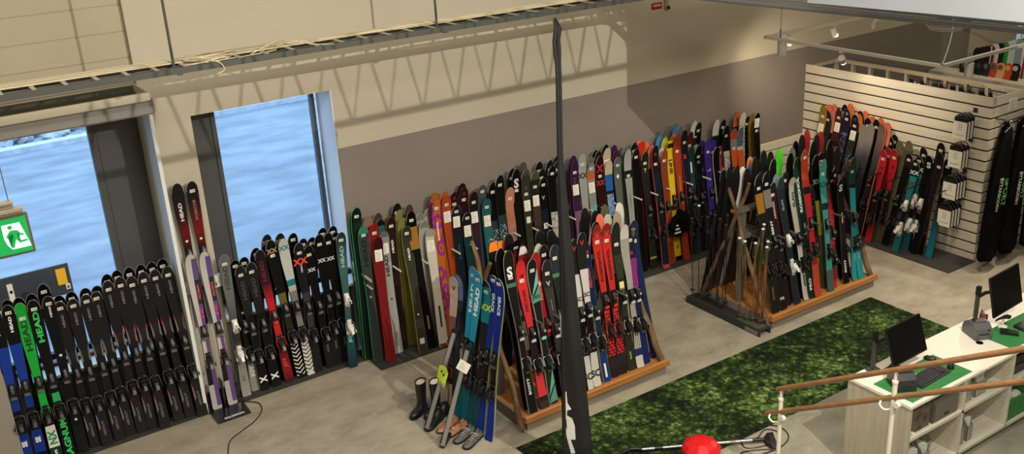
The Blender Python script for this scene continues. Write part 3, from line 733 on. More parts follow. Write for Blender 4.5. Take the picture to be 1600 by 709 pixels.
 'salomon': dict(d='off-white ski with purple side', b=[(0, '#bdb9b2'), (.16, '#1c1a1f'), (.27, '#c8c4bc')], k=['side:#59407c:0', 'sideband:#1d1a20:.70', 'pink:#e0407a:.62', 'pinkb:#e0407a:.295'], e='#4a3468', t=[], n='k', s=0),
}

def tone(c):
    return tuple(x * .80 for x in lin(c)[:3])

def ramp_mat(name, ds):
    m = mat(name, '#222', .38, spec=.18)
    nt = m.node_tree
    b = nt.nodes['Principled BSDF']
    bands = [(t, tone(c)) for t, c in ds['b']]
    uv = nt.nodes.new('ShaderNodeUVMap')
    sx = nt.nodes.new('ShaderNodeSeparateXYZ')
    nt.links.new(uv.outputs[0], sx.inputs[0])
    if len(bands) == 1 and not ds.get('p'):
        b.inputs['Base Color'].default_value = lin(bands[0][1])
        return m
    r = nt.nodes.new('ShaderNodeValToRGB')
    r.color_ramp.interpolation = 'LINEAR' if ds.get('lin') else 'CONSTANT'
    el = r.color_ramp.elements
    el[0].position = bands[0][0]; el[0].color = lin(bands[0][1])
    el[1].position = 1.0; el[1].color = lin(bands[-1][1])
    for t, c in bands[1:]:
        if t < 1:
            e = el.new(t); e.color = lin(c)
    nt.links.new(sx.outputs[1], r.inputs[0])
    out = r.outputs[0]
    p = ds.get('p')
    if p:
        kind, c, t0, t1 = p
        def math_(op, a, bb):
            n = nt.nodes.new('ShaderNodeMath'); n.operation = op
            for i, v in enumerate((a, bb)):
                if isinstance(v, (int, float)):
                    n.inputs[i].default_value = v
                else:
                    nt.links.new(v, n.inputs[i])
            return n.outputs[0]
        U, V = sx.outputs[0], sx.outputs[1]
        mask = math_('MULTIPLY', math_('GREATER_THAN', V, t0), math_('LESS_THAN', V, t1))
        def mapped(su, sv):
            mp = nt.nodes.new('ShaderNodeMapping'); mp.inputs['Scale'].default_value = (su, sv, 1)
            nt.links.new(uv.outputs[0], mp.inputs[0]); return mp.outputs[0]
        if kind == 'diag':
            a = math_('FRACT', math_('ADD', math_('MULTIPLY', V, 34.0), math_('MULTIPLY', math_('PINGPONG', math_('MULTIPLY', U, 2.2), 1.0), .9)), 0)
            f = math_('LESS_THAN', a, .33)
        elif kind == 'vert':
            f = math_('LESS_THAN', math_('FRACT', math_('MULTIPLY', U, 6.0), 0), .42)
        elif kind == 'brick':
            a = math_('FRACT', math_('MULTIPLY', V, 46.0), 0)
            fl = math_('FLOOR', math_('MULTIPLY', V, 46.0), 0)
            bb = math_('FRACT', math_('ADD', math_('MULTIPLY', U, 2.3), math_('MULTIPLY', fl, .37)), 0)
            f = math_('MAXIMUM', math_('LESS_THAN', a, .26), math_('LESS_THAN', bb, .22))
        elif kind == 'cells':
            v = nt.nodes.new('ShaderNodeTexVoronoi'); v.inputs['Scale'].default_value = 1.0
            nt.links.new(mapped(1.2, 9.0), v.inputs['Vector'])
            d = v.outputs['Distance']
            f = math_('MAXIMUM', math_('MULTIPLY', math_('GREATER_THAN', d, .30), math_('LESS_THAN', d, .52)), math_('LESS_THAN', d, .13))
        elif kind == 'vein':
            v = nt.nodes.new('ShaderNodeTexVoronoi'); v.feature = 'DISTANCE_TO_EDGE'
            v.inputs['Scale'].default_value = 1.0
            nt.links.new(mapped(2.0, 22.0), v.inputs['Vector'])
            f = math_('LESS_THAN', v.outputs['Distance'], .05)
        else:
            n = nt.nodes.new('ShaderNodeTexNoise'); n.inputs['Scale'].default_value = 1.0; n.inputs['Detail'].default_value = 3
            nt.links.new(mapped(5.0, 55.0), n.inputs['Vector'])
            f = math_('GREATER_THAN', n.outputs[0], .53)
        mx = nt.nodes.new('ShaderNodeMixRGB')
        nt.links.new(math_('MULTIPLY', f, mask), mx.inputs[0])
        nt.links.new(out, mx.inputs[1])
        mx.inputs[2].default_value = lin(c)
        out = mx.outputs[0]
    nt.links.new(out, b.inputs['Base Color'])
    return m

L0 = 1.70
def ski_w(t, c):
    wt, ww, wl = (.124, .074, .108) if c == 'c' else (.132, .100, .122)
    if t > .90:
        w = wt
    elif t > .46:
        s = (t - .46) / .44
        w = ww + (wt - ww) * s * s * (3 - 2 * s) * .9 + (wt - ww) * .1 * s
    elif t > .05:
        s = (.46 - t) / .41
        w = ww + (wl - ww) * s * s * (3 - 2 * s)
    else:
        w = wl
    if t > .915:
        q = (t - .915) / .085
        w *= sqrt(max(0, 1 - q ** 2.6)) * .985 + .015
    if t < .018:
        q = (.018 - t) / .018
        w *= .80 + .20 * sqrt(max(0, 1 - q * q))
    return w

def ski_y(t):
    """face height: shovel curls to the viewer (-y)"""
    y = 0.
    if t > .80:
        y -= ((t - .80) / .20) ** 2.2 * .055
    if t < .06:
        y -= ((.06 - t) / .06) ** 2 * .012
    return y

def ski_th(t):
    if t < .1: return .009
    if t > .85: return .007
    return .009 + .012 * sin(pi * (t - .1) / .75)

def surf(t):
    return ski_y(t) - ski_th(t) / 2

_BODY = {}
def ski_body(key):
    if key in _BODY:
        return _BODY[key]
    ds = DS[key]
    c = ds.get('c', 'c')
    bm = B()
    uvl = bm.loops.layers.uv.new('uv')
    ts = [0, .004, .010, .018, .04, .08, .14, .2, .27, .34, .41, .48, .55, .62, .69, .76, .81, .85, .885, .91, .93, .945, .958, .968, .976, .983, .989, .994, .998, 1.0]
    mats = [ramp_mat('ski_top_sheet_%d' % len(_BODY), ds), mat('sidewall_' + ds.get('e', '#19191a'), ds.get('e', '#19191a'), .45), mat('ski_base_' + ds.get('u', '#17171a'), ds.get('u', '#17171a'), .35)]
    rim = 0
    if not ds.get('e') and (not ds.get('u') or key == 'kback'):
        mats.append(mat('backlit_tip_protector', '#8f8d87', .4)); rim = 3  # protector rim, backlight on the tip edges put into its pale grey
    rings = []
    for t in ts:
        w = ski_w(t, c) / 2
        y = ski_y(t); h = ski_th(t) / 2
        ch = min(.004, w * .4)
        z = t * L0
        rings.append([bm.verts.new(p) for p in ((-w + ch, y - h, z), (w - ch, y - h, z), (w, y - h + .003, z), (w, y + h, z), (-w, y + h, z), (-w, y - h + .003, z))])
    for i in range(len(ts) - 1):
        a, b2 = rings[i], rings[i + 1]
        for k in range(6):
            j = (k + 1) % 6
            f = bm.faces.new((a[k], a[j], b2[j], b2[k]))
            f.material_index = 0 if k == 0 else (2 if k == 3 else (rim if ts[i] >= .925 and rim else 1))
            f.smooth = k in (0, 3)
            for lp in f.loops:
                co = lp.vert.co
                t = co.z / L0
                lp[uvl].uv = (.5 + co.x / .13, t)
    bm.faces.new(rings[0]).material_index = 1
    bm.faces.new(rings[-1]).material_index = 1
    bmesh.ops.recalc_face_normals(bm, faces=bm.faces[:])
    def slot(col):
        m = mat('ski_print_' + col, col, .4)
        if m not in mats:
            mats.append(m)
        return mats.index(m)
    lift = [.0009]
    def poly(pts, col, under=False):
        n = len(pts)
        vs = []
        for x, t in pts:
            y = (surf(t) - lift[0]) if not under else (ski_y(t) + ski_th(t) / 2 + .0009)
            vs.append(bm.verts.new((x, y, t * L0)))
        if under:
            vs.reverse()
        f = bm.faces.new(vs)
        f.material_index = slot(col)
        f.normal_update()
    def strip(x0f, x1f, t0, t1, col, n=6, under=False):
        prev = None
        for i in range(n + 1):
            t = t0 + (t1 - t0) * i / n
            a, b3 = x0f(t), x1f(t)
            if prev:
                if under:
                    poly([(prev[0], prev[2]), (prev[1], prev[2]), (b3, t), (a, t)], col, True)
                else:
                    poly([(prev[0], prev[2]), (prev[1], prev[2]), (b3, t), (a, t)], col)
            prev = (a, b3, t)
    for k in ds.get('k', ()):
        kind, col, tt = k.split(':')
        lift[0] += .00035
        tt = float(tt)
        hw = ski_w(tt, c) / 2
        def ell(rx, rz, n=18, under=False, c2=col):
            poly([(rx * cos(2 * pi * i / n), tt + rz * sin(2 * pi * i / n) / L0) for i in range(n)], c2, under)
        if kind == 'oval':
            ell(.021, .036); 
            tt0 = tt
            poly([(.010 * cos(2 * pi * i / 12), tt + .018 * sin(2 * pi * i / 12) / L0 - .0) for i in range(12)], '#2a2a20')
        elif kind == 'dot':
            ell(.014, .014)
        elif kind == 'ring':
            n = 20
            for i in range(n):
                a0, a1 = 2 * pi * i / n, 2 * pi * (i + 1) / n
                poly([(.012 * cos(a0), tt + .012 * sin(a0) / L0), (.019 * cos(a0), tt + .019 * sin(a0) / L0), (.019 * cos(a1), tt + .019 * sin(a1) / L0), (.012 * cos(a1), tt + .012 * sin(a1) / L0)], col)
        elif kind == 'flash':
            for sgn in ((-1,) if tt < .4 else (-1, 1)):
                x = lambda f: sgn * hw * f
                q = [(x(.93), tt - .09), (x(.55), tt - .07), (x(.70), tt - .01), (x(.95), tt)]
                poly(q if sgn > 0 else q[::-1], '#6d625c')
                q = [(x(.70), tt - .01), (x(.95), tt), (x(.96), tt + .03), (x(.84), tt + .012)]
                poly(q if sgn < 0 else q[::-1], col)
        elif kind == 'bar':
            poly([(-.012, tt - .05), (.012, tt - .05), (.012, tt + .05), (-.012, tt + .05)], col)
        elif kind == 'tag':
            poly([(-.03, tt - .022), (.03, tt - .022), (.03, tt + .022), (-.03, tt + .022)], col)
        elif kind == 'band':
            strip(lambda t: -ski_w(t, c) / 2 * .94, lambda t: ski_w(t, c) / 2 * .94, tt - .012, tt + .012, col, 2)
        elif kind == 'diamond':
            poly([(-.025, tt), (0, tt - .02), (.025, tt), (0, tt + .02)], col)
        elif kind == 'facet':
            poly([(-hw * .8, tt - .09), (hw * .9, tt + .0), (hw * .9, tt + .10)], col)
            poly([(-hw * .85, tt - .13), (hw * .9, tt - .12), (hw * .9, tt - .02), (-hw * .6, tt - .10)], '#4a8a7a')
        elif kind == 'side':
            strip(lambda t: ski_w(t, c) / 2 * .08, lambda t: ski_w(t, c) / 2 * .95, .02, .965, col, 26)
        elif kind == 'sideband':
            strip(lambda t: ski_w(t, c) / 2 * .10, lambda t: ski_w(t, c) / 2 * .95, tt - .02, tt + .13, col, 4)
            Mt = basis((ski_w(tt + .05, c) / 2 * .5, surf(tt + .055) - .004, (tt + .055) * L0), (0, 0, 1), (-1, 0, 0))
            add_text(bm, 'SALOMON', .024, Mt, slot('#d94a6a'))
        elif kind in ('pink', 'pinkb'):
            rr = random.Random(5)
            for i in range(14):
                x0 = rr.uniform(0.0, .8) * hw if kind == 'pink' else rr.uniform(-.8, .2) * hw
                z0 = tt + rr.uniform(-.03, .03)
                n = 8
                for q in range(n):
                    a0, a1 = 2 * pi * q / n, 2 * pi * (q + 1) / n
                    r0, r1 = .006, .009
                    pp = [(x0 + r * cos(a), z0 + r * sin(a) / L0) for r, a in ((r0, a0), (r1, a0), (r1, a1), (r0, a1))]
                    poly(pp, col)
        elif kind == 'under':
            strip(lambda t: -ski_w(t, c) / 2 * .9, lambda t: ski_w(t, c) / 2 * .9, tt - .03, .992, col, 6, True)
    for s, tt, h, col, dr in ds.get('t', ()):
        w = ski_w(tt, c)
        M = basis((0, 0, tt * L0), (0, 0, dr), (-dr, 0, 0)) if dr else basis((0, 0, tt * L0), (1, 0, 0), (0, 0, 1))
        si = slot(col)
        n0 = len(bm.verts)
        big = len(s) < 3
        add_text(bm, s, w * h * (.95 if big else .72), M, si, .04, 1.0 if big else (1.75 if s == 'HEAD' else 1.38))
        bm.verts.ensure_lookup_table()
        for v in bm.verts[n0:]:
            v.co.y = surf(min(max(v.co.z / L0, 0), 1)) - .0016
    me = bpy.data.meshes.new('ski_body')
    bm.to_mesh(me)
    bm.free()
    for m in mats:
        me.materials.append(m)
    me.set_sharp_from_angle(angle=radians(30))
    _BODY[key] = me
    return me

# bindings: shared shapes, colour on the object
def toe_mesh():
    bm = B()
    box(bm, -.030, .030, -.012, 0, -.07, .075, 1, bev=.003)
    loft(bm, [[Vector((x * w, -.010 - h * yy, z)) for x, yy in ((-1, 0), (1, 0), (.9, .7), (.5, 1), (-.5, 1), (-.9, .7))] for z, w, h in ((.068, .018, .014), (.045, .027, .030), (.010, .032, .046), (-.012, .034, .050), (-.018, .026, .034))], 0)
    for s in (-1, 1):
        loft(bm, [[Vector((s * a, b, z)) for a, b, z in q] for q in (((.020, -.030, .0), (.030, -.030, .0), (.030, -.055, .0), (.020, -.055, .0)), ((.034, -.030, -.030), (.042, -.030, -.030), (.042, -.052, -.030), (.034, -.052, -.030)), ((.030, -.032, -.052), (.036, -.032, -.052), (.036, -.046, -.052), (.030, -.046, -.052)))], 0)
    box(bm, -.028, .028, -.022, -.010, -.085, -.055, 2, bev=.002)
    box(bm, -.007, .007, -.064, -.055, .0, .024, 2)
    bmesh.ops.recalc_face_normals(bm, faces=bm.faces[:])
    me = bpy.data.meshes.new('toe_binding'); bm.to_mesh(me); bm.free()
    return me
def heel_mesh():
    bm = B()
    box(bm, -.026, .026, -.012, 0, -.10, .10, 1, bev=.003)
    loft(bm, [[Vector((x * w, -.010 - h * yy, z)) for x, yy in ((-1, 0), (1, 0), (.92, .75), (.5, 1), (-.5, 1), (-.92, .75))] for z, w, h in ((.030, .030, .040), (.018, .034, .066), (-.010, .034, .074), (-.035, .028, .058), (-.070, .018, .026))], 0)
    M = Matrix.Translation((0, -.070, -.01)) @ Matrix.Rotation(radians(-28), 4, 'X')
    box(bm, -.016, .016, -.012, 0, -.055, .02, 0, M, .003)
    loft(bm, [[Vector((x, y, z)) for x, y in ((-.030, -.030), (.030, -.030), (.030, -.044), (-.030, -.044))] for z in (.030, .046)], 0)
    box(bm, -.010, .010, -.078, -.070, -.02, .004, 2)
    for i in range(4):
        box(bm, -.018 + i * .001, .018 - i * .001, -.016, -.012, -.076 - i * .006, -.073 - i * .006, 2)
    bmesh.ops.recalc_face_normals(bm, faces=bm.faces[:])
    me = bpy.data.meshes.new('heel_binding'); bm.to_mesh(me); bm.free()
    return me
def brake_mesh():
    bm = B()
    for s in (-1, 1):
        tube(bm, smooth_pts([(s * .020, -.016, .055), (s * .045, -.018, .045), (s * .050, -.022, .010), (s * .053, -.040, -.045)], 4), .0028, 6, 1)
        box(bm, s * .053 - .005, s * .053 + .005, -.058, -.034, -.075, -.040, 0, bev=.002)
    box(bm, -.020, .020, -.022, -.014, .045, .075, 0, bev=.002)
    bmesh.ops.recalc_face_normals(bm, faces=bm.faces[:])
    me = bpy.data.meshes.new('ski_brake'); bm.to_mesh(me); bm.free()
    return me
TOE, HEEL, BRAKE = toe_mesh(), heel_mesh(), brake_mesh()
for me in (TOE, HEEL):
    for i in range(3):
        me.materials.append(M_BLACK)
for i in range(2):
    BRAKE.materials.append(M_BLACK)
BIND = {'k': ('#0e0e0f', '#0b0b0c', '#5c5c5c'), 's': ('#121213', '#101010', '#b9b9b6'), 'w': ('#dcd9d2', '#cfccc4', '#8a8a88'), 'r': ('#2a1a1b', '#161616', '#d0343a'), 'm': ('#1b1c1c', '#161616', '#7fd0b0')}
STICK = bpy.data.meshes.new('price_sticker')
bm = B()
box(bm, -.026, .026, -.0008, .0004, -.017, .017, 0)
for i in range(3):
    box(bm, -.020 + .0, -.020 + .024, -.0013, -.0008, -.011 + i * .008, -.008 + i * .008, 1)
box(bm, .008, .020, -.0013, -.0008, -.010, .008, 1)
bm.to_mesh(STICK); bm.free()
PTAG = bpy.data.meshes.new('paper_tag')
bm = B()
box(bm, -.046, .046, -.0015, .0, -.068, .068, 0)
for i in range(9):
    box(bm, -.036, .036 - (i * 37 % 5) * .007, -.0019, -.0015, -.055 + i * .012, -.0525 + i * .012, 1)
bm.to_mesh(PTAG); bm.free()
M_INK = mat('printed_ink', '#6c6a66', .8)
for me in (STICK, PTAG):
    me.materials.append(M_PAPER); me.materials.append(M_INK)

def put(name, me, parent, loc, rot=(0, 0, 0), cols=None):
    o = bpy.data.objects.new(name, me)
    COL.objects.link(o)
    o.parent = parent
    o.location = loc
    o.rotation_euler = rot
    if cols:
        for i, c in enumerate(cols):
            if i < len(o.material_slots):
                o.material_slots[i].link = 'OBJECT'
                o.material_slots[i].material = c
    return o

def make_ski(key, b, t, normal, label, group, binding=True, sticker=True):
    ds = DS[key]
    b = Vector(b); t = Vector(t)
    L = (t - b).length
    zax = (t - b).normalized()
    n = Vector(normal)
    n = (n - zax * n.dot(zax)).normalized()
    yax = -n
    xax = yax.cross(zax)
    r = thing('ski', label, 'ski', group=group)
    r.matrix_world = Matrix(((xax.x, yax.x, zax.x, b.x), (xax.y, yax.y, zax.y, b.y), (xax.z, yax.z, zax.z, b.z), (0, 0, 0, 1)))
    body = put('ski_body', ski_body(key), r, (0, 0, 0))
    body.scale = (1, 1, L / L0)
    nb = ds.get('n', '')
    if binding and nb:
        c = [mat('binding_' + x, x, .4) for x in BIND[nb]]
        put('toe_binding', TOE, r, (0, surf(.5), .505 * L), cols=c)
        h = put('heel_binding', HEEL, r, (0, surf(.33), .505 * L - .335), cols=c)
        put('ski_brake', BRAKE, h, (0, 0, .02), cols=[c[0], c[2]])
    s = ds.get('s', 0)
    if sticker and s:
        a = math.atan2(-(surf(s + .01) - surf(s - .01)), .02 * L)
        put('price_sticker', STICK, r, (0, surf(s) - .0012, s * L), (a, 0, 0))
    if ds.get('w'):
        a = math.atan2(-(surf(ds['w'] + .02) - surf(ds['w'] - .02)), .04 * L)
        put('paper_tag', PTAG, r, (0, surf(ds['w']) - .0025, ds['w'] * L), (a, 0, 0))
    return r

ORD = ['first', 'second', 'third', 'fourth', 'fifth', 'sixth', 'seventh', 'eighth', 'ninth', 'tenth', 'eleventh', 'twelfth', 'thirteenth', 'fourteenth', 'fifteenth', 'sixteenth', 'seventeenth', 'eighteenth', 'nineteenth', 'twentieth', 'twenty-first', 'twenty-second']
PLACE = {'A': ('under the wide window', 'skis below the wide window'),
         'C': ('below the narrow window', 'skis below the narrow window'),
         'D1': ('on wall between window and flag', 'flat skis on the taupe wall'),
         'D2': ('on wall right of the flag', 'skis on the wall beyond the flag'),
         'E': ('in wooden rack behind the flag', 'skis in the nearer wooden rack'),
         'F': ('propped beside the boots', 'skis propped beside the boots'),
         'G': ('in wooden rack beside the poles', 'skis in the wooden rack by the poles'),
         'H': ('against the white slatted partition', 'skis at the slatted partition')}
NORM = {'A': (0, -1, 0), 'C': (0, -1, 0), 'D1': (0, -1, 0), 'D2': (0, -1, 0), 'E': (0, -1, 0), 'F': (-.96, -.28, 0), 'G': (0, -1, 0), 'H': (-1, 0, 0)}

# ------------------------------------------------------------------ big furniture
# rug printed with leaves
def rug_mat():
    m = mat('leaf_print_rug', '#304020', .95, spec=.1)
    nt = m.node_tree
    b = nt.nodes['Principled BSDF']
    tc = nt.nodes.new('ShaderNodeTexCoord')
    def noise(scale, detail, dist=0.):
        n = nt.nodes.new('ShaderNodeTexNoise')
        n.inputs['Scale'].default_value = scale; n.inputs['Detail'].default_value = detail; n.inputs['Distortion'].default_value = dist
        nt.links.new(tc.outputs['Object'], n.inputs['Vector'])
        return n.outputs[0]
    def ramp(src, stops, interp='LINEAR'):
        r = nt.nodes.new('ShaderNodeValToRGB'); r.color_ramp.interpolation = interp
        el = r.color_ramp.elements
        el[0].position, el[0].color = stops[0][0], lin(stops[0][1])
        el[1].position, el[1].color = stops[-1][0], lin(stops[-1][1])
        for p, c in stops[1:-1]:
            e = el.new(p); e.color = lin(c)
        nt.links.new(src, r.inputs[0])
        return r.outputs[0]
    def mix(f, a, c, mode='MIX'):
        x = nt.nodes.new('ShaderNodeMixRGB'); x.blend_type = mode
        for i, v in enumerate((f, a, c)):
            if isinstance(v, float): x.inputs[i].default_value = v
            else: nt.links.new(v, x.inputs[i])
        return x.outputs[0]
    def mth(op, a, c):
        n = nt.nodes.new('ShaderNodeMath'); n.operation = op
        for i, v in enumerate((a, c)):
            if isinstance(v, float): n.inputs[i].default_value = v
            else: nt.links.new(v, n.inputs[i])
        return n.outputs[0]
    big = noise(1.7, 3, .5)
    mid = noise(7.0, 4, 1.2)
    vd = nt.nodes.new('ShaderNodeTexVoronoi'); vd.inputs['Scale'].default_value = 20
    nz = nt.nodes.new('ShaderNodeTexNoise'); nz.inputs['Scale'].default_value = 14; nz.inputs['Detail'].default_value = 2
    nt.links.new(tc.outputs['Object'], nz.inputs['Vector'])
    wv = nt.nodes.new('ShaderNodeMixRGB'); wv.inputs[0].default_value = .07
    nt.links.new(tc.outputs['Object'], wv.inputs[1]); nt.links.new(nz.outputs[1], wv.inputs[2]); nt.links.new(wv.outputs[0], vd.inputs['Vector'])
    sc_ = nt.nodes.new('ShaderNodeSeparateColor'); nt.links.new(vd.outputs['Color'], sc_.inputs[0])
    fine = mth('ADD', mth('MULTIPLY', mth('SUBTRACT', .62, vd.outputs['Distance']), .34), mth('ADD', mth('MULTIPLY', sc_.outputs[0], .20), mth('MULTIPLY', noise(30.0, 4, 1.6), .62)))
    val = mth('ADD', mth('MULTIPLY', big, .95), mth('ADD', mth('MULTIPLY', mid, .75), mth('MULTIPLY', fine, 1.0)))
    val = mth('MULTIPLY', val, .37)
    col = ramp(val, [(.38, '#11180e'), (.46, '#1d2a15'), (.52, '#344720'), (.57, '#576c36'), (.63, '#8a9860'), (.72, '#b6be8e')])
    nt.links.new(col, b.inputs['Base Color'])
    return m
bm = B(); box(bm, 4.34, 9.69, 5.74, 6.98, .0005, .008, bev=.003)
tag(obj('rug', bm, rug_mat()), 'long rug printed with green leaves on the concrete floor', 'rug')

M_MAT = noise_mat('charcoal_ribbed_mat', '#2b2a28', '#363431', 60, .95)
for nm, x0, x1, y0, y1, lab in (('floor_mat', .31, 3.98, 9.55, YW - .015, 'dark grey floor mat under the skis below the windows'),
                              ('floor_mat', 3.99, 11.02, 9.22, YW - .015, 'dark grey floor mat along the taupe wall'),
                              ('floor_mat', 11.03, XS - .001, 6.80, YW - .06, 'dark grey floor mat in front of the slatted partition')):
    bm = B(); box(bm, x0, x1, y0, y1, .0005, .010)
    tag(obj(nm, bm, M_MAT), lab, 'mat', 'dark floor mats')

# wall racks with prongs
M_PRONG = mat('white_steel_prong', '#d9d5c8', .4)
M_DPRONG = mat('dark_steel_prong', '#33322f', .4, .6)
def wall_rack(x0, x1, z, lab, first, xs, y_end):
    r = thing('ski_rack', lab, 'rack', (0, 0, 0), group='ski racks on the window wall')
    bm = B(); box(bm, x0, x1, YW - .024, YW - .001, z - .05, z + .05, bev=.003)
    obj('rack_rail', bm, M_PRONG, r)
    for x in xs:
        bm = B()
        tube(bm, [(x, YW - .024, z), (x, y_end, z)], .011, 8)
        box(bm, x - .035, x + .035, YW - .032, YW - .022, z - .04, z + .04, bev=.003)
        obj('prong', bm, M_PRONG, r)
wall_rack(4.05, 10.4, 1.04, 'white pronged rail behind the flat skis on the taupe wall', True, [4.07, 4.45, 4.80, 5.24, 5.48, 5.76, 5.95, 6.10, 6.37, 6.58, 6.95, 7.16, 7.30, 7.47, 7.70, 8.05, 8.33, 8.60, 8.96, 9.30, 9.62], 9.42)
bm = B()
r = thing('wall_bracket', 'stack of white brackets on wall edge beside the first green skis', 'bracket')
for z in (.93, 1.02, 1.11):
    bm = B(); box(bm, 4.045, 4.10, YW - .045, YW - .001, z - .035, z + .035, bev=.004); tube(bm, [(4.075, YW - .045, z), (4.075, 9.42, z)], .010, 8) if z < 1.1 else None
    obj('bracket_arm', bm, M_PRONG, r)

r = thing('ski_rack', 'dark pronged rail on the white slatted partition', 'rack')
bm = B(); box(bm, XS - .018, XS - .001, 7.1, 9.45, .955, 1.035, bev=.003); obj('rack_rail', bm, M_DPRONG, r)
for y in (7.18, 7.55, 7.90, 8.20, 8.50, 8.85, 9.20):
    bm = B(); tube(bm, [(XS - .018, y, .99), (11.02, y - .05, .99)], .009, 8); obj('prong', bm, M_DPRONG, r)

# rails that carry the skis below the windows
for x0, x1, lab in ((.32, 2.04, 'dark rail behind the skis below the wide window'), (2.56, 4.02, 'dark rail behind the skis below the narrow window')):
    bm = B()
    box(bm, x0, x1, YW - .014, YW + .05, 1.0, 1.06)
    for x in (x0 + .1, x1 - .1):
        box(bm, x - .02, x + .02, YW - .01, YW + .045, .0, 1.0)
    tag(obj('support_rail', bm, M_DARK), lab, 'rail', 'dark rails below the windows')

# freestanding wooden A-frame racks
M_OAK = wood_mat('orange_oak', '#94602f', '#b57a3e', 0, 2.5, .42)
M_GREYWOOD = wood_mat('weathered_board', '#6b6357', '#857b6c', 0, 2.5, .75)
M_STICK = noise_mat('bark_stick', '#4f3a26', '#7a5c3c', 9, .8, .6, 5, (1, 1, .3))
M_POST = wood_mat('grey_post', '#57534b', '#6d685e', 2, 2.5, .7)
def stick(r, a, b, rad, seed, mid=.02):
    rr = random.Random(seed)
    a, b = Vector(a), Vector(b)
    pts = [a]
    for i in range(1, 9):
        p = a.lerp(b, i / 9)
        pts.append(p + Vector((rr.uniform(-mid, mid), rr.uniform(-mid, mid) * .6, 0)))
    pts.append(b)
    bm = B()
    pp = smooth_pts(pts, 3)
    tube(bm, pp, [rad * (1.12 - .3 * i / len(pp) + rr.uniform(-.06, .06)) for i in range(len(pp))], 9)
    obj('branch_leg', bm, M_STICK, r, True)
def a_rack(x0, x1, lab, seed):
    y0, y1 = 7.14, 8.29
    r = thing('ski_rack', lab, 'rack', (0, 0, 0), group='freestanding wooden ski racks')
    bm = B(); box(bm, x0 + .02, x1 - .02, y0 + .02, y1 - .02, .001, .105); obj('base_box', bm, M_GREYWOOD, r)
    bm = B(); box(bm, x0 + .02, x1 - .02, y0 + .03, y1 - .03, .1055, .122); obj('deck', bm, M_OAK, r)
    for y, s in ((y0, 1), (y1, -1)):
        bm = B()
        prof = [(0, .105), (0, .165), (.012, .178), (.030, .178), (.036, .160), (.060, .150), (.060, .105)]
        a = [Vector((x0 - .01, y + s * (p - .012), z)) for p, z in prof]; b = [Vector((x1 + .01, y + s * (p - .012), z)) for p, z in prof]
        loft(bm, [a, b]); obj('lip_moulding', bm, M_OAK, r)
    for x, s in ((x0, 1), (x1, -1)):
        bm = B(); box(bm, min(x, x + s * .02), max(x, x + s * .02), y0 + .05, y1 - .05, .001, .135); obj('end_board', bm, M_GREYWOOD, r)
    ym = 7.775
    for x in (x0 + .06, x1 - .16):
        bm = B(); box(bm, x, x + .09, ym - .03, ym + .03, .122, 1.30, bev=.004); obj('post', bm, M_POST, r)
    bm = B(); box(bm, x0 - .02, x1 + .02, ym - .06, ym + .06, 1.30, 1.335, bev=.006); obj('ridge_beam', bm, M_POST, r)  # grey-brown stands in for the shade on the oak beam
    for xa in (x0 - .026, x1 + .012):
        bm = B(); box(bm, xa, xa + .014, ym - .062, ym + .062, 1.296, 1.339, bev=.003); obj('beam_end', bm, M_OAK, r)
    for i, (y, s) in enumerate(((ym - .06, -1), (ym + .06, 1))):
        bm = B(); box(bm, x0 + .1, x1 - .1, min(y, y - s * .03), max(y, y - s * .03), .96, 1.02); obj('prong_rail', bm, M_POST, r)
        for k in range(8):
            x = x0 + .2 + k * (x1 - x0 - .4) / 7
            bm = B(); tube(bm, [(x, y, .99), (x, y + s * .34, .99)], .010, 6); obj('prong', bm, M_GREYMETAL, r)
    stick(r, (x0 - .035, y0 + .02, .045), (x0 + .03, 8.03, 1.80), .028, seed)
    stick(r, (x0 - .055, y1 - .02, .045), (x0 - .085, 7.50, 1.76), .025, seed + 1)
    stick(r, (x1 - .03, y0 + .07, .15), (x1 - .19, 7.86, 1.60), .033, seed + 2)
    stick(r, (x1 - .03, y1 - .07, .15), (x1 - .10, 7.60, 1.60), .031, seed + 3)
a_rack(4.58, 6.47, 'freestanding wooden ski rack with branch legs, behind the black flag', 11)
a_rack(8.10, 10.0, 'freestanding wooden ski rack with branch legs, beside the pole stand', 31)

# stand with ski poles at the end of the second rack
r = thing('pole_stand', 'low black box stand holding ski poles beside the wooden rack', 'stand')
M_STAND = mat('black_stand', '#2a2a29', .6)
bm = B()
box(bm, 7.85, 8.035, 7.10, 8.34, .065, .085, bev=.002)
box(bm, 7.85, 7.865, 7.10, 8.34, .001, .065); box(bm, 8.02, 8.035, 7.10, 8.34, .001, .065); box(bm, 7.865, 8.02, 8.32, 8.34, .001, .065)
obj('stand_box', bm, M_STAND, r)
bm = B(); box(bm, 7.846, 7.8495, 7.13, 7.33, .015, .062); obj('label_plate', bm, mat('grey_label_plate', '#6d6a64', .6), r)
bm = B(); box(bm, 7.87, 8.015, 7.14, 7.50, .0852, .088); obj('green_pad', bm, mat('olive_green_pad', '#3f4a34', .9), r)
M_BAMBOO = noise_mat('brown_bamboo', '#5f3c22', '#80542f', 8, .5, .2, 3, (1, 1, 6))
M_OLGRIP = mat('olive_grip', '#3a3f2b', .7)
M_POLEK = mat('black_pole_shaft', '#1a1a1c', .35)
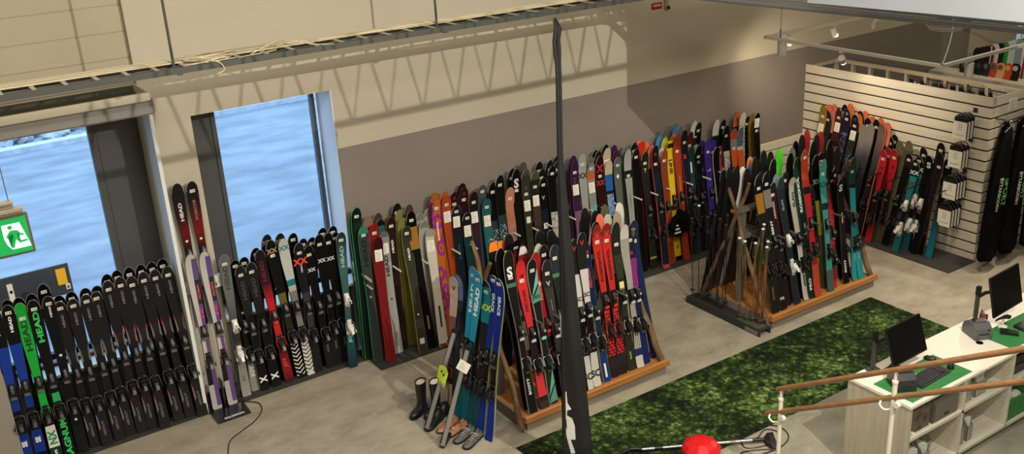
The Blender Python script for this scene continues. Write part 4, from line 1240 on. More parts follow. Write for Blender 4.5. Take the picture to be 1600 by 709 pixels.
def ski_pole(base, top, shaft_m, grip_m, cap_m, lab, group, basket_m, rad=.007, strap=True):
    base, top = Vector(base), Vector(top)
    d = (top - base).normalized()
    r = thing('ski_pole', lab, 'ski pole', group=group)
    bm = B(); tube(bm, [base, base + d * .03, top - d * .13], [.003, rad * .9, rad], 8); obj('shaft', bm, shaft_m, r, True)
    u, v = frame(d)
    M = basis(top - d * .16, u, v)
    M = Matrix(((u.x, v.x, d.x, top.x - d.x * .16), (u.y, v.y, d.y, top.y - d.y * .16), (u.z, v.z, d.z, top.z - d.z * .16), (0, 0, 0, 1)))
    bm = B(); lathe(bm, [(.010, 0), (.016, .01), (.014, .04), (.017, .055), (.014, .075), (.017, .09), (.015, .12), (.019, .15)], 10, 0, M); obj('grip', bm, grip_m, r, True)
    bm = B(); lathe(bm, [(.019, .148), (.021, .158), (.012, .166)], 10, 0, M); obj('grip_cap', bm, cap_m, r, True)
    M2 = Matrix(((u.x, v.x, d.x, base.x + d.x * .06), (u.y, v.y, d.y, base.y + d.y * .06), (u.z, v.z, d.z, base.z + d.z * .06), (0, 0, 0, 1)))
    bm = B()
    lathe(bm, [(.008, .0), (.030, .004), (.033, .008), (.012, .012), (.008, .02)], 14, 0, M2); obj('basket', bm, basket_m, r, True)
    if strap:
        bm = B()
        p0 = top - d * .02
        pts = smooth_pts([p0, p0 + u * .03 - d * .06, p0 + u * .035 - d * .16, p0 + u * .015 - d * .18, p0 + u * .012 - d * .10, p0 - d * .01], 4)
        tube(bm, pts, .006, 5); obj('strap', bm, grip_m, r, True)
BB = [((7.906, 7.46, .075), (7.845, 7.46, 1.15)), ((7.919, 7.379, .075), (7.87, 7.40, 1.12)), ((7.948, 7.304, .075), (7.94, 7.30, 1.11)), ((7.966, 7.215, .075), (8.02, 7.20, 1.07)), ((8.005, 7.199, .075), (8.10, 7.26, 1.10)), ((7.985, 7.27, .075), (8.12, 7.36, 1.22)), ((8.01, 7.33, .075), (8.20, 7.42, 1.24))]
for i, (b, t) in enumerate(BB):
    ski_pole(b, t, M_BAMBOO, M_OLGRIP, M_WPLAST, f'brown bamboo ski pole with olive grip, {ORD[i]} such from the stand middle', 'bamboo poles in the stand', M_OLGRIP, .009)
KB = [((7.944, 8.325, .085), (7.93, 8.34, 1.12)), ((7.918, 8.186, .085), (7.93, 8.22, 1.32)), ((7.923, 8.084, .085), (7.96, 8.10, 1.20)), ((7.926, 7.987, .085), (7.98, 8.0, 1.25)), ((7.92, 7.884, .085), (7.99, 7.92, 1.22)), ((7.918, 7.783, .085), (7.97, 7.80, 1.18)), ((7.99, 7.80, .085), (8.03, 7.84, 1.28)), ((7.985, 8.08, .085), (8.03, 8.12, 1.22)), ((7.99, 7.93, .085), (8.05, 7.97, 1.16))]
for i, (b, t) in enumerate(KB):
    ski_pole(b, t, M_POLEK, M_BLACK, M_WPLAST if i == 1 else M_DARK, f'black ski pole with black basket, {ORD[i]} such from the stand far end', 'black poles in the stand', M_BLACK, .006)

# feather flag
fl = thing('feather_flag', 'tall narrow black feather flag with white lettering beside the leaf rug', 'flag', (0, 0, 0))
FB = Vector((4.44, 6.30, 0))
M_FLAG = noise_mat('black_flag_cloth', '#111214', '#1b1c1f', 3, .75)
e1 = Vector((sin(radians(57.5)), -cos(radians(57.5)), 0))      # across
e2 = Vector((cos(radians(57.5)), sin(radians(57.5)), 0))
def pole_at(z): return FB + Vector((0, 0, z)) + e1 * (.075 * z / 4.2)
bm = B()
for i in range(4):
    a = i * pi / 2 + .4
    tube(bm, [FB + Vector((0, 0, .03)), FB + Vector((.35 * cos(a), .35 * sin(a), .020))], .011, 8)
lathe(bm, [(.03, .009), (.03, .06), (.018, .10)], 12, 0, Matrix.Translation(FB))
obj('cross_base', bm, M_BLACK, fl)
bm = B(); tube(bm, [pole_at(.05), pole_at(3.2), pole_at(4.18)], [.014, .011, .008], 8); obj('flag_pole', bm, M_BLACK, fl, True)
NZ, NU = 46, 14
ZT = 4.24
def sail(u, z):
    wid = .052 + max(0, 3.1 - z) / 2.9 * .235
    if z > 3.9: wid += .014
    if z > ZT - .08: wid *= sqrt(max(.06, 1 - ((z - ZT + .08) / .08) ** 2))
    fold = (.02 + wid * .16) * sin(u * 5.2 + z * .9) * (.35 + .65 * u) + .5 * wid * u * u
    off = -.022 - .02 * max(0, min(1, (z - 3.85) * 6)) * (1 if z < 4.1 else .4)
    return pole_at(z) + e1 * (off + wid * u) + e2 * fold
bm = B()
rows_ = [[bm.verts.new(sail(j / NU, .07 + (ZT - .07) * i / NZ)) for j in range(NU + 1)] for i in range(NZ + 1)]
for a, b in zip(rows_, rows_[1:]):
    for j in range(NU):
        bm.faces.new((a[j], a[j + 1], b[j + 1], b[j]))
fo = obj('flag_cloth', bm, M_FLAG, fl, True)
md = fo.modifiers.new('thick', 'SOLIDIFY'); md.thickness = .003; md.offset = 0
def flag_pt(u, z):
    return sail(u, z) - e2 * .006
M_FPR = mat('white_flag_print', '#d2d1cd', .8)
for pl in ([(.06, .90), (.19, .90), (.22, .78), (.36, .71), (.10, .70)], [(.10, .71), (.20, .71), (.17, .62), (.12, .60)],
           [(.15, .66), (.37, .61), (.45, .53), (.45, .38), (.19, .39)], [(.04, .57), (.11, .56), (.42, .23), (.28, .23)], [(.0, 1.72), (.06, 1.66), (.06, 1.46), (.0, 1.46)]):
    bm = B()
    bm.faces.new([bm.verts.new(flag_pt(u, z)) for u, z in pl])
    lo = obj('flag_lettering', bm, M_FPR, fl)
    lo.modifiers.new('thick', 'SOLIDIFY').thickness = .002

# sales desk
DX0, DX1 = 6.61, 9.62
DY0, DY1 = 4.27, 4.915
M_PLY = wood_mat('pale_pine_panel', '#b0a18a', '#c4b69f', 2, 1.6, .6)
M_DESKW = mat('white_desk_top', '#e3dccc', .4)
M_SHELF = wood_mat('white_oiled_shelf', '#c9bfac', '#d8cfbc', 0, 1.6, .6)
r = thing('sales_desk', 'white-topped sales desk with pine end panel and open shelves', 'desk')
bm = B(); box(bm, DX0 - .01, DX1, DY0 - .01, DY1 + .005, .875, .905, bev=.003); obj('desk_top', bm, M_DESKW, r)
bm = B(); box(bm, DX0, DX0 + .03, DY0, DY1, .001, .875); obj('end_panel', bm, M_PLY, r)
bm = B(); box(bm, DX0 + .03, DX1, DY1 - .025, DY1, .001, .875); obj('back_panel', bm, M_SHELF, r)
for x in (7.385, 8.14, 8.90):
    bm = B(); box(bm, x, x + .03, DY0, DY1 - .025, .10, .875); obj('divider', bm, M_SHELF, r)
bm = B(); box(bm, DX0 + .03, 8.14, DY0, DY1 - .025, .535, .565); obj('shelf', bm, M_SHELF, r)
bm = B(); box(bm, 8.17, DX1, DY0, DY1 - .025, .55, .575); obj('shelf', bm, M_SHELF, r)
bm = B(); box(bm, DX0 + .03, DX1, DY0, DY1 - .025, .085, .115); obj('bottom_board', bm, M_SHELF, r)
bm = B(); box(bm, DX0 + .03, DX1, DY0 + .06, DY0 + .08, .001, .085); obj('plinth', bm, M_DARK, r)
bm = B(); lathe(bm, [(.034, .9052), (.034, .909), (.024, .909), (.024, .9052)], 20, 0, Matrix.Translation((8.05, 4.57, 0))); obj('cable_grommet', bm, M_BLACK, r)

M_GREENMAT = mat('green_desk_mat', '#2c7a3c', .8)
for x0, x1, y0, y1, lab in ((6.67, 7.52, 4.30, 4.70, 'green desk mat under the black keyboard'), (8.17, 9.2, 4.31, 4.66, 'green desk mat near the second monitor')):
    bm = B(); box(bm, x0, x1, y0, y1, .9055, .909)
    tag(obj('desk_mat', bm, M_GREENMAT), lab, 'desk mat', 'green desk mats')

def keyboard(x, y, rz, lab):
    r = thing('keyboard', lab, 'keyboard', (x, y, .909), rz)
    bm = B(); loft(bm, [[Vector((px, py, pz)) for py, pz in ((-.075, .001), (.075, .001), (.075, .026), (-.075, .014))] for px in (-.225, .225)]); obj('keyboard_body', bm, M_BLACK, r)
    bm = B()
    for j in range(6):
        yy = -.055 + j * .0225
        zz = .015 + (yy + .075) / .15 * .012
        if j == 0:
            xs = [(-.21, .03), (-.175, .03), (-.14, .03), (-.105, .17), (.07, .03), (.105, .03)]
        else:
            xs = [(-.21 + i * .0212, .0185) for i in range(15)]
        xs = xs + [(.118 + i * .0212, .0185) for i in range(4)]
        for kx, kw in xs:
            box(bm, kx, kx + kw, yy, yy + .0185, zz - .002, zz + .006)
    obj('keys', bm, M_DARK, r)
keyboard(7.14, 4.47, radians(3), 'black keyboard on green mat below the first monitor')
keyboard(8.78, 4.46, radians(-3), 'black keyboard on green mat near the second monitor')
def mouse(x, y, rz, lab):
    r = thing('computer_mouse', lab, 'mouse', (x, y, .909), rz)
    bm = B()
    rings = []
    for i in range(9):
        t = i / 8
        w = .032 * sqrt(max(.02, 1 - (2 * t - 1) ** 4)); h = .036 * sqrt(max(.03, 1 - (1.5 * t - .62) ** 2))
        rings.append([Vector((w * cos(a), -.055 + .11 * t, h * max(0, sin(a)) + .001)) for a in [k * pi / 8 for k in range(9)]])
    loft(bm, rings); obj('mouse_shell', bm, M_BLACK, r, True)
    bm = B(); lathe(bm, [(.004, -.004), (.009, -.003), (.009, .003), (.004, .004)], 12, 0, Matrix.Translation((0, .022, .031)) @ Matrix.Rotation(pi / 2, 4, 'Y')); obj('scroll_wheel', bm, M_DARK, r)
mouse(7.44, 4.46, radians(-60), 'black mouse on the green mat right of the keyboard')
mouse(7.42, 4.66, radians(20), 'black mouse lying upside behind the keyboard near mat corner')
M_SCREEN = mat('dark_screen', '#070708', .5, spec=.15)
def monitor(cx, cy, cz, w, h, rz, tilt, post, lab):
    r = thing('monitor', lab, 'monitor')
    M = Matrix.Translation((cx, cy, cz)) @ Matrix.Rotation(rz, 4, 'Z') @ Matrix.Rotation(tilt, 4, 'X')
    bm = B(); box(bm, -w / 2, w / 2, 0, .022, -h / 2, h / 2, 0, M, .004); box(bm, -w * .3, w * .3, .022, .05, -h * .3, h * .3, 0, M, .01); obj('casing', bm, M_BLACK, r)
    bm = B(); box(bm, -w / 2 + .008, w / 2 - .008, -.0012, -.0002, -h / 2 + .018, h / 2 - .008, 0, M); obj('screen', bm, M_SCREEN, r)
    px, py = post
    bm = B(); box(bm, px - .055, px + .055, py - .045, py + .045, .9055, .925, bev=.006); box(bm, px - .022, px + .022, py - .016, py + .016, .925, 1.28, bev=.006); obj('arm_post', bm, mat('grey_arm', '#4a4a49', .45, .3), r)
    bm = B(); box(bm, px - .024, px + .024, py - .02, py + .02, 1.20, 1.30, bev=.006); 
    c = M @ Vector((0, .055, 0))
    mid = Vector(((px + c.x) / 2 + .02, (py + c.y) / 2 + .05, 1.19))
    tube(bm, [(px, py - .01, 1.19), mid, c], .018, 8)
    box(bm, -.05, .05, .05, .06, -.05, .05, 0, M)
    obj('arm_link', bm, M_BLACK, r)
monitor(7.06, 4.67, 1.225, .50, .345, radians(2), radians(-19), (6.87, 4.86), 'black monitor on arm at desk end, nearer the stair rail')
monitor(8.60, 4.68, 1.245, .54, .40, radians(4), radians(-13), (8.39, 4.84), 'black monitor on arm farther along the sales desk')

def printer(x, y, rz, lab, pm='grey_printer', pc='#57585a'):
    r = thing('label_printer', lab, 'printer', (x, y, .9055), rz)
    bm = B()
    prof = [(-.11, .0), (.11, .0), (.11, .07), (.085, .12), (.03, .155), (-.05, .155), (-.10, .11), (-.115, .05)]
    loft(bm, [[Vector((xx, p, z)) for p, z in prof] for xx in (-.085, .085)]); obj('printer_body', bm, mat(pm, pc, .4), r)
    bm = B()
    loft(bm, [[Vector((xx, p, z)) for p, z in ((-.05, .156), (.03, .156), (.082, .122), (.082, .126), (.03, .161), (-.05, .161))] for xx in (-.06, .06)]); obj('printer_lid', bm, M_BLACK, r)
    bm = B(); box(bm, -.05, .05, -.118, -.112, .055, .065); box(bm, .04, .06, -.109, -.104, .085, .10); obj('paper_slot', bm, M_BLACK, r)
printer(8.17, 4.68, radians(-25), 'grey label printer beside the second monitor arm')
printer(6.83, 4.53, radians(-30), 'dark label printer at desk end behind the rail post', 'dark_printer', '#232427')
bm = B(); M = Matrix.Translation((7.0, 4.60, .9105)) @ Matrix.Rotation(.5, 4, 'Z')
box(bm, -.07, .07, -.10, .10, 0, .004, 0, M)
for i in range(6):
    box(bm, -.055, .05 - (i % 3) * .02, -.08 + i * .028, -.072 + i * .028, .004, .0045, 1, M)
tag(obj('printed_leaflet', bm, [M_PAPER, M_INK]), 'white printed leaflet beside the keyboard on the desk', 'leaflet')
# small clutter near second monitor
r = thing('leaflet_holder', 'small holder of red and brown cards behind the label printer', 'holder', (8.36, 4.74, .9055), .4)
bm = B(); box(bm, -.07, .07, -.03, .03, 0, .006); box(bm, -.07, -.064, -.03, .03, 0, .11); box(bm, .064, .07, -.03, .03, 0, .11); box(bm, -.07, .07, .024, .03, 0, .16); obj('holder_body', bm, mat('brown_card_holder', '#4a3a30', .6), r)
bm = B()
for i in range(4):
    box(bm, -.06 + i * .002, .05, -.02 + i * .011, -.014 + i * .011, .008, .11 + .015 * i)
obj('cards', bm, mat('red_cards', '#8a3a30', .6), r)
r = thing('barcode_scanner', 'black barcode scanner in stand under the second monitor', 'scanner', (8.50, 4.62, .909), 0)
bm = B(); lathe(bm, [(.045, 0), (.045, .008), (.012, .016), (.010, .08)], 16); obj('scanner_stand', bm, M_WPLAST, r, True)
bm = B(); loft(bm, [[Vector((w * cos(a), yy, zz + hh * sin(a))) for a in [k * pi / 5 for k in range(10)]] for yy, zz, w, hh in ((-.06, .125, .028, .02), (-.03, .12, .032, .024), (.0, .105, .02, .02), (.04, .07, .016, .016), (.07, .04, .014, .014))]); obj('scanner_head', bm, M_BLACK, r, True)
r = thing('card_terminal', 'black card terminal on the far green desk mat', 'terminal', (8.42, 4.50, .909), .6)
bm = B(); loft(bm, [[Vector((xx, p, z)) for p, z in ((-.08, .0), (.08, .0), (.08, .035), (-.08, .018))] for xx in (-.04, .04)]); obj('terminal_body', bm, M_BLACK, r)
bm = B()
for i in range(4):
    for j in range(3):
        box(bm, -.026 + j * .019, -.012 + j * .019, -.065 + i * .018, -.052 + i * .018, .021, .026)
obj('keypad', bm, M_DARK, r)
bm = B()
for k in range(5):
    pts = [(6.95 + .02 * k, 4.80, .915), (7.02 + .015 * k, 4.76 + .01 * k, .93), (7.08, 4.72 - .01 * k, .915), (7.0 - .03 * k, 4.68, .915)]
    tube(bm, smooth_pts(pts, 5), .004, 6)
tag(obj('cable_bundle', bm, M_BLACK), 'black cables tangled behind the first monitor on the desk', 'cables')

# things on the shelves of the desk
bm = B(); box(bm, 6.70, 6.96, 4.31, 4.60, .566, .80, bev=.004)
o = tag(obj('storage_box', bm, noise_mat('dark_mottled_box', '#2f2a24', '#6a5c48', 12, .7)), 'dark mottled box on the upper desk shelf by the end panel', 'box')
r = thing('drawer_box', 'grey-brown drawer box on the upper desk shelf', 'box', (7.16, 4.47, .566))
bm = B(); box(bm, -.165, .20, -.17, .15, 0, .22, bev=.005); obj('box_body', bm, mat('grey_brown_box', '#5c5349', .6), r)
bm = B(); box(bm, -.15, .185, -.178, -.172, .02, .20); obj('drawer_front', bm, mat('brown_drawer_front', '#6a6056', .6), r)
bm = B(); box(bm, -.02, .05, -.182, -.178, .04, .06); obj('drawer_slot', bm, M_BLACK, r)
M_ACR = mat('grey_translucent_plastic', '#8f8b84', .25)
def magazine_file(x, y, z, w, lab, m=M_ACR, g='plastic files in the desk'):
    r = thing('magazine_file', lab, 'magazine file', (x, y, z), 0, g)
    bm = B()
    side = [(-.13, 0), (.13, 0), (.13, .30), (-.02, .30), (-.13, .16)]
    for s in (-w / 2, w / 2 - .004):
        loft(bm, [[Vector((xx, p, zz)) for p, zz in side] for xx in (s, s + .004)])
    box(bm, -w / 2, w / 2, .126, .13, 0, .30); box(bm, -w / 2, w / 2, -.13, -.126, 0, .16); box(bm, -w / 2, w / 2, -.13, .13, 0, .004)
    obj('file_case', bm, m, r)
    bm = B(); 
    for i in range(5):
        box(bm, -w / 2 + .008 + i * (w - .016) / 5, -w / 2 + .008 + (i + .7) * (w - .016) / 5, -.11, .12, .005, .22 + .01 * (i % 3))
    obj('papers', bm, M_PAPER, r)
magazine_file(6.82, 4.44, .116, .12, 'translucent file, lower shelf, beside the desk end panel')
magazine_file(6.97, 4.44, .116, .10, 'translucent file, lower shelf, second from the desk end panel')
magazine_file(7.52, 4.46, .116, .10, 'grey translucent file on the lower middle shelf, dark contents')
magazine_file(7.66, 4.46, .116, .08, 'clear plastic file on the lower middle shelf')
magazine_file(7.55, 4.46, .566, .13, 'clear plastic file on the upper middle shelf beside divider')
magazine_file(7.75, 4.46, .566, .16, 'wide clear plastic file on the upper middle shelf')
bm = B()
rr = random.Random(4)
bmesh.ops.create_icosphere(bm, subdivisions=3, radius=.07, matrix=Matrix.Translation((7.2, 4.5, .19)))
for v in bm.verts:
    v.co += Vector((rr.uniform(-.012, .012), rr.uniform(-.012, .012), rr.uniform(-.012, .012)))
tag(obj('crumpled_bag', bm, noise_mat('grey_crumpled_film', '#6a665e', '#a29c90', 20, .4)), 'crumpled grey bag on the lower shelf of the desk', 'bag')
bm = B()
for i in range(3):
    box(bm, -.05, .05, -.04, .04, i * .012, i * .012 + .01, 0, Matrix.Translation((6.69, 4.33, .567)) @ Matrix.Rotation(.3 * i, 4, 'Z') @ Matrix.Rotation(.15 * i, 4, 'Y'))
tag(obj('paper_stack', bm, M_PAPER), 'small stack of white papers at shelf front by the end panel', 'papers')
r = thing('crate', 'green plastic crate on the bottom board of the desk', 'crate', (8.42, 4.45, .116))
M_CR = mat('green_crate_plastic', '#2a7a38', .5)
bm = B()
for s in (-1, 1):
    box(bm, s * .22 - .006, s * .22 + .006, -.15, .15, 0, .22)
    box(bm, -.22, .22, s * .15 - .006, s * .15 + .006, 0, .22)
    box(bm, -.23, .23, s * .156 - .008, s * .156 + .008, .19, .225); box(bm, s * .226 - .008, s * .226 + .008, -.15, .15, .19, .225)
for k in range(5):
    box(bm, -.2 + k * .09, -.19 + k * .09, -.165, -.156, .01, .19)
box(bm, -.22, .22, -.15, .15, 0, .012)
obj('crate_body', bm, M_CR, r)
for i, (x, y) in enumerate(((8.30, 4.40), (8.40, 4.43), (8.36, 4.52), (8.48, 4.40))):
    bm = B(); bmesh.ops.create_icosphere(bm, subdivisions=3, radius=.055)
    for v in bm.verts:
        v.co = Vector((v.co.x * 1.25, v.co.y, v.co.z * .8)) + Vector((x, y, .27)) + Vector((sin(v.co.x * 60), cos(v.co.y * 70), 0)) * .004
    tag(obj('white_ball', bm, mat('white_cloth', '#d5cfc4', .8), None, True), f'white cloth roll in the green crate, {ORD[i]} from the desk end panel', 'cloth roll', 'white rolls in the crate')
r = thing('cash_box', 'black box on the shelf above the green crate', 'box', (8.42, 4.5, .576))
bm = B(); box(bm, -.2, .2, -.17, .15, 0, .20, bev=.006); obj('box_body', bm, M_BLACK, r)
bm = B(); box(bm, -.18, .18, -.178, -.17, .03, .10, bev=.003); obj('box_drawer', bm, M_DARK, r)

# stair railing
RX = 5.90
M_RAIL = wood_mat('varnished_handrail', '#86603f', '#a1754d', 1, 2.0, .38)
r = thing('stair_railing', 'stair railing with two wooden handrails, white posts and glass panel', 'railing')
UA, UB = Vector((RX, 5.118, .945)), Vector((RX, 2.2, 2.73))
LA, LB = Vector((RX, 5.235, .645)), Vector((RX, 2.2, 2.47))
for a, b in ((UA, UB), (LA, LB)):
    bm = B(); d = (b - a).normalized()
    tube(bm, [a, a + d * .008, a + d * .02, b], [.008, .019, .0225, .0225], 14); obj('handrail', bm, M_RAIL, r, True)
def up_at(y): return UA.z + (UB.z - UA.z) * (UA.y - y) / (UA.y - UB.y)
def lo_at(y): return LA.z + (LB.z - LA.z) * (LA.y - y) / (LA.y - LB.y)
for y, zb in ((5.06, .001), (3.965, .001), (2.75, .001)):
    bm = B(); tube(bm, [(RX, y, zb), (RX, y, up_at(y) - .11)], .020, 10); tube(bm, [(RX, y, up_at(y) - .115), (RX, y, up_at(y) - .095)], .025, 10); tube(bm, [(RX, y, up_at(y) - .1), (RX, y, up_at(y) - .015)], .015, 10)
    obj('post', bm, M_WHITE, r, True)
    bm = B()
    z = lo_at(y)
    tube(bm, smooth_pts([(RX, y, z - .10), (RX - .03, y + .05, z - .12), (RX - .04, y + .09, z - .09), (RX, y + .10, z - .06)], 5), .008, 8)
    lathe(bm, [(.0, -.03), (.024, -.03), (.026, -.02), (.026, .0), (.0, .0)], 14, 0, Matrix.Translation((RX - .01, y - .05, z - .035)) @ Matrix.Rotation(pi / 2, 4, 'Y'))
    obj('rail_bracket', bm, M_WPLAST, r, True)
for y0, y1 in ((5.03, 3.99), (3.93, 2.79)):
    bm = B()
    pts = [(y0, lo_at(y0) + .13), (y1, lo_at(y1) + .13), (y1, lo_at(y1) - .60), (y0, max(.02, lo_at(y0) - .60))]
    loft(bm, [[Vector((RX + s, y, z)) for y, z in pts] for s in (-.004, .004)])
    obj('glass_panel', bm, M_GLASS, r)

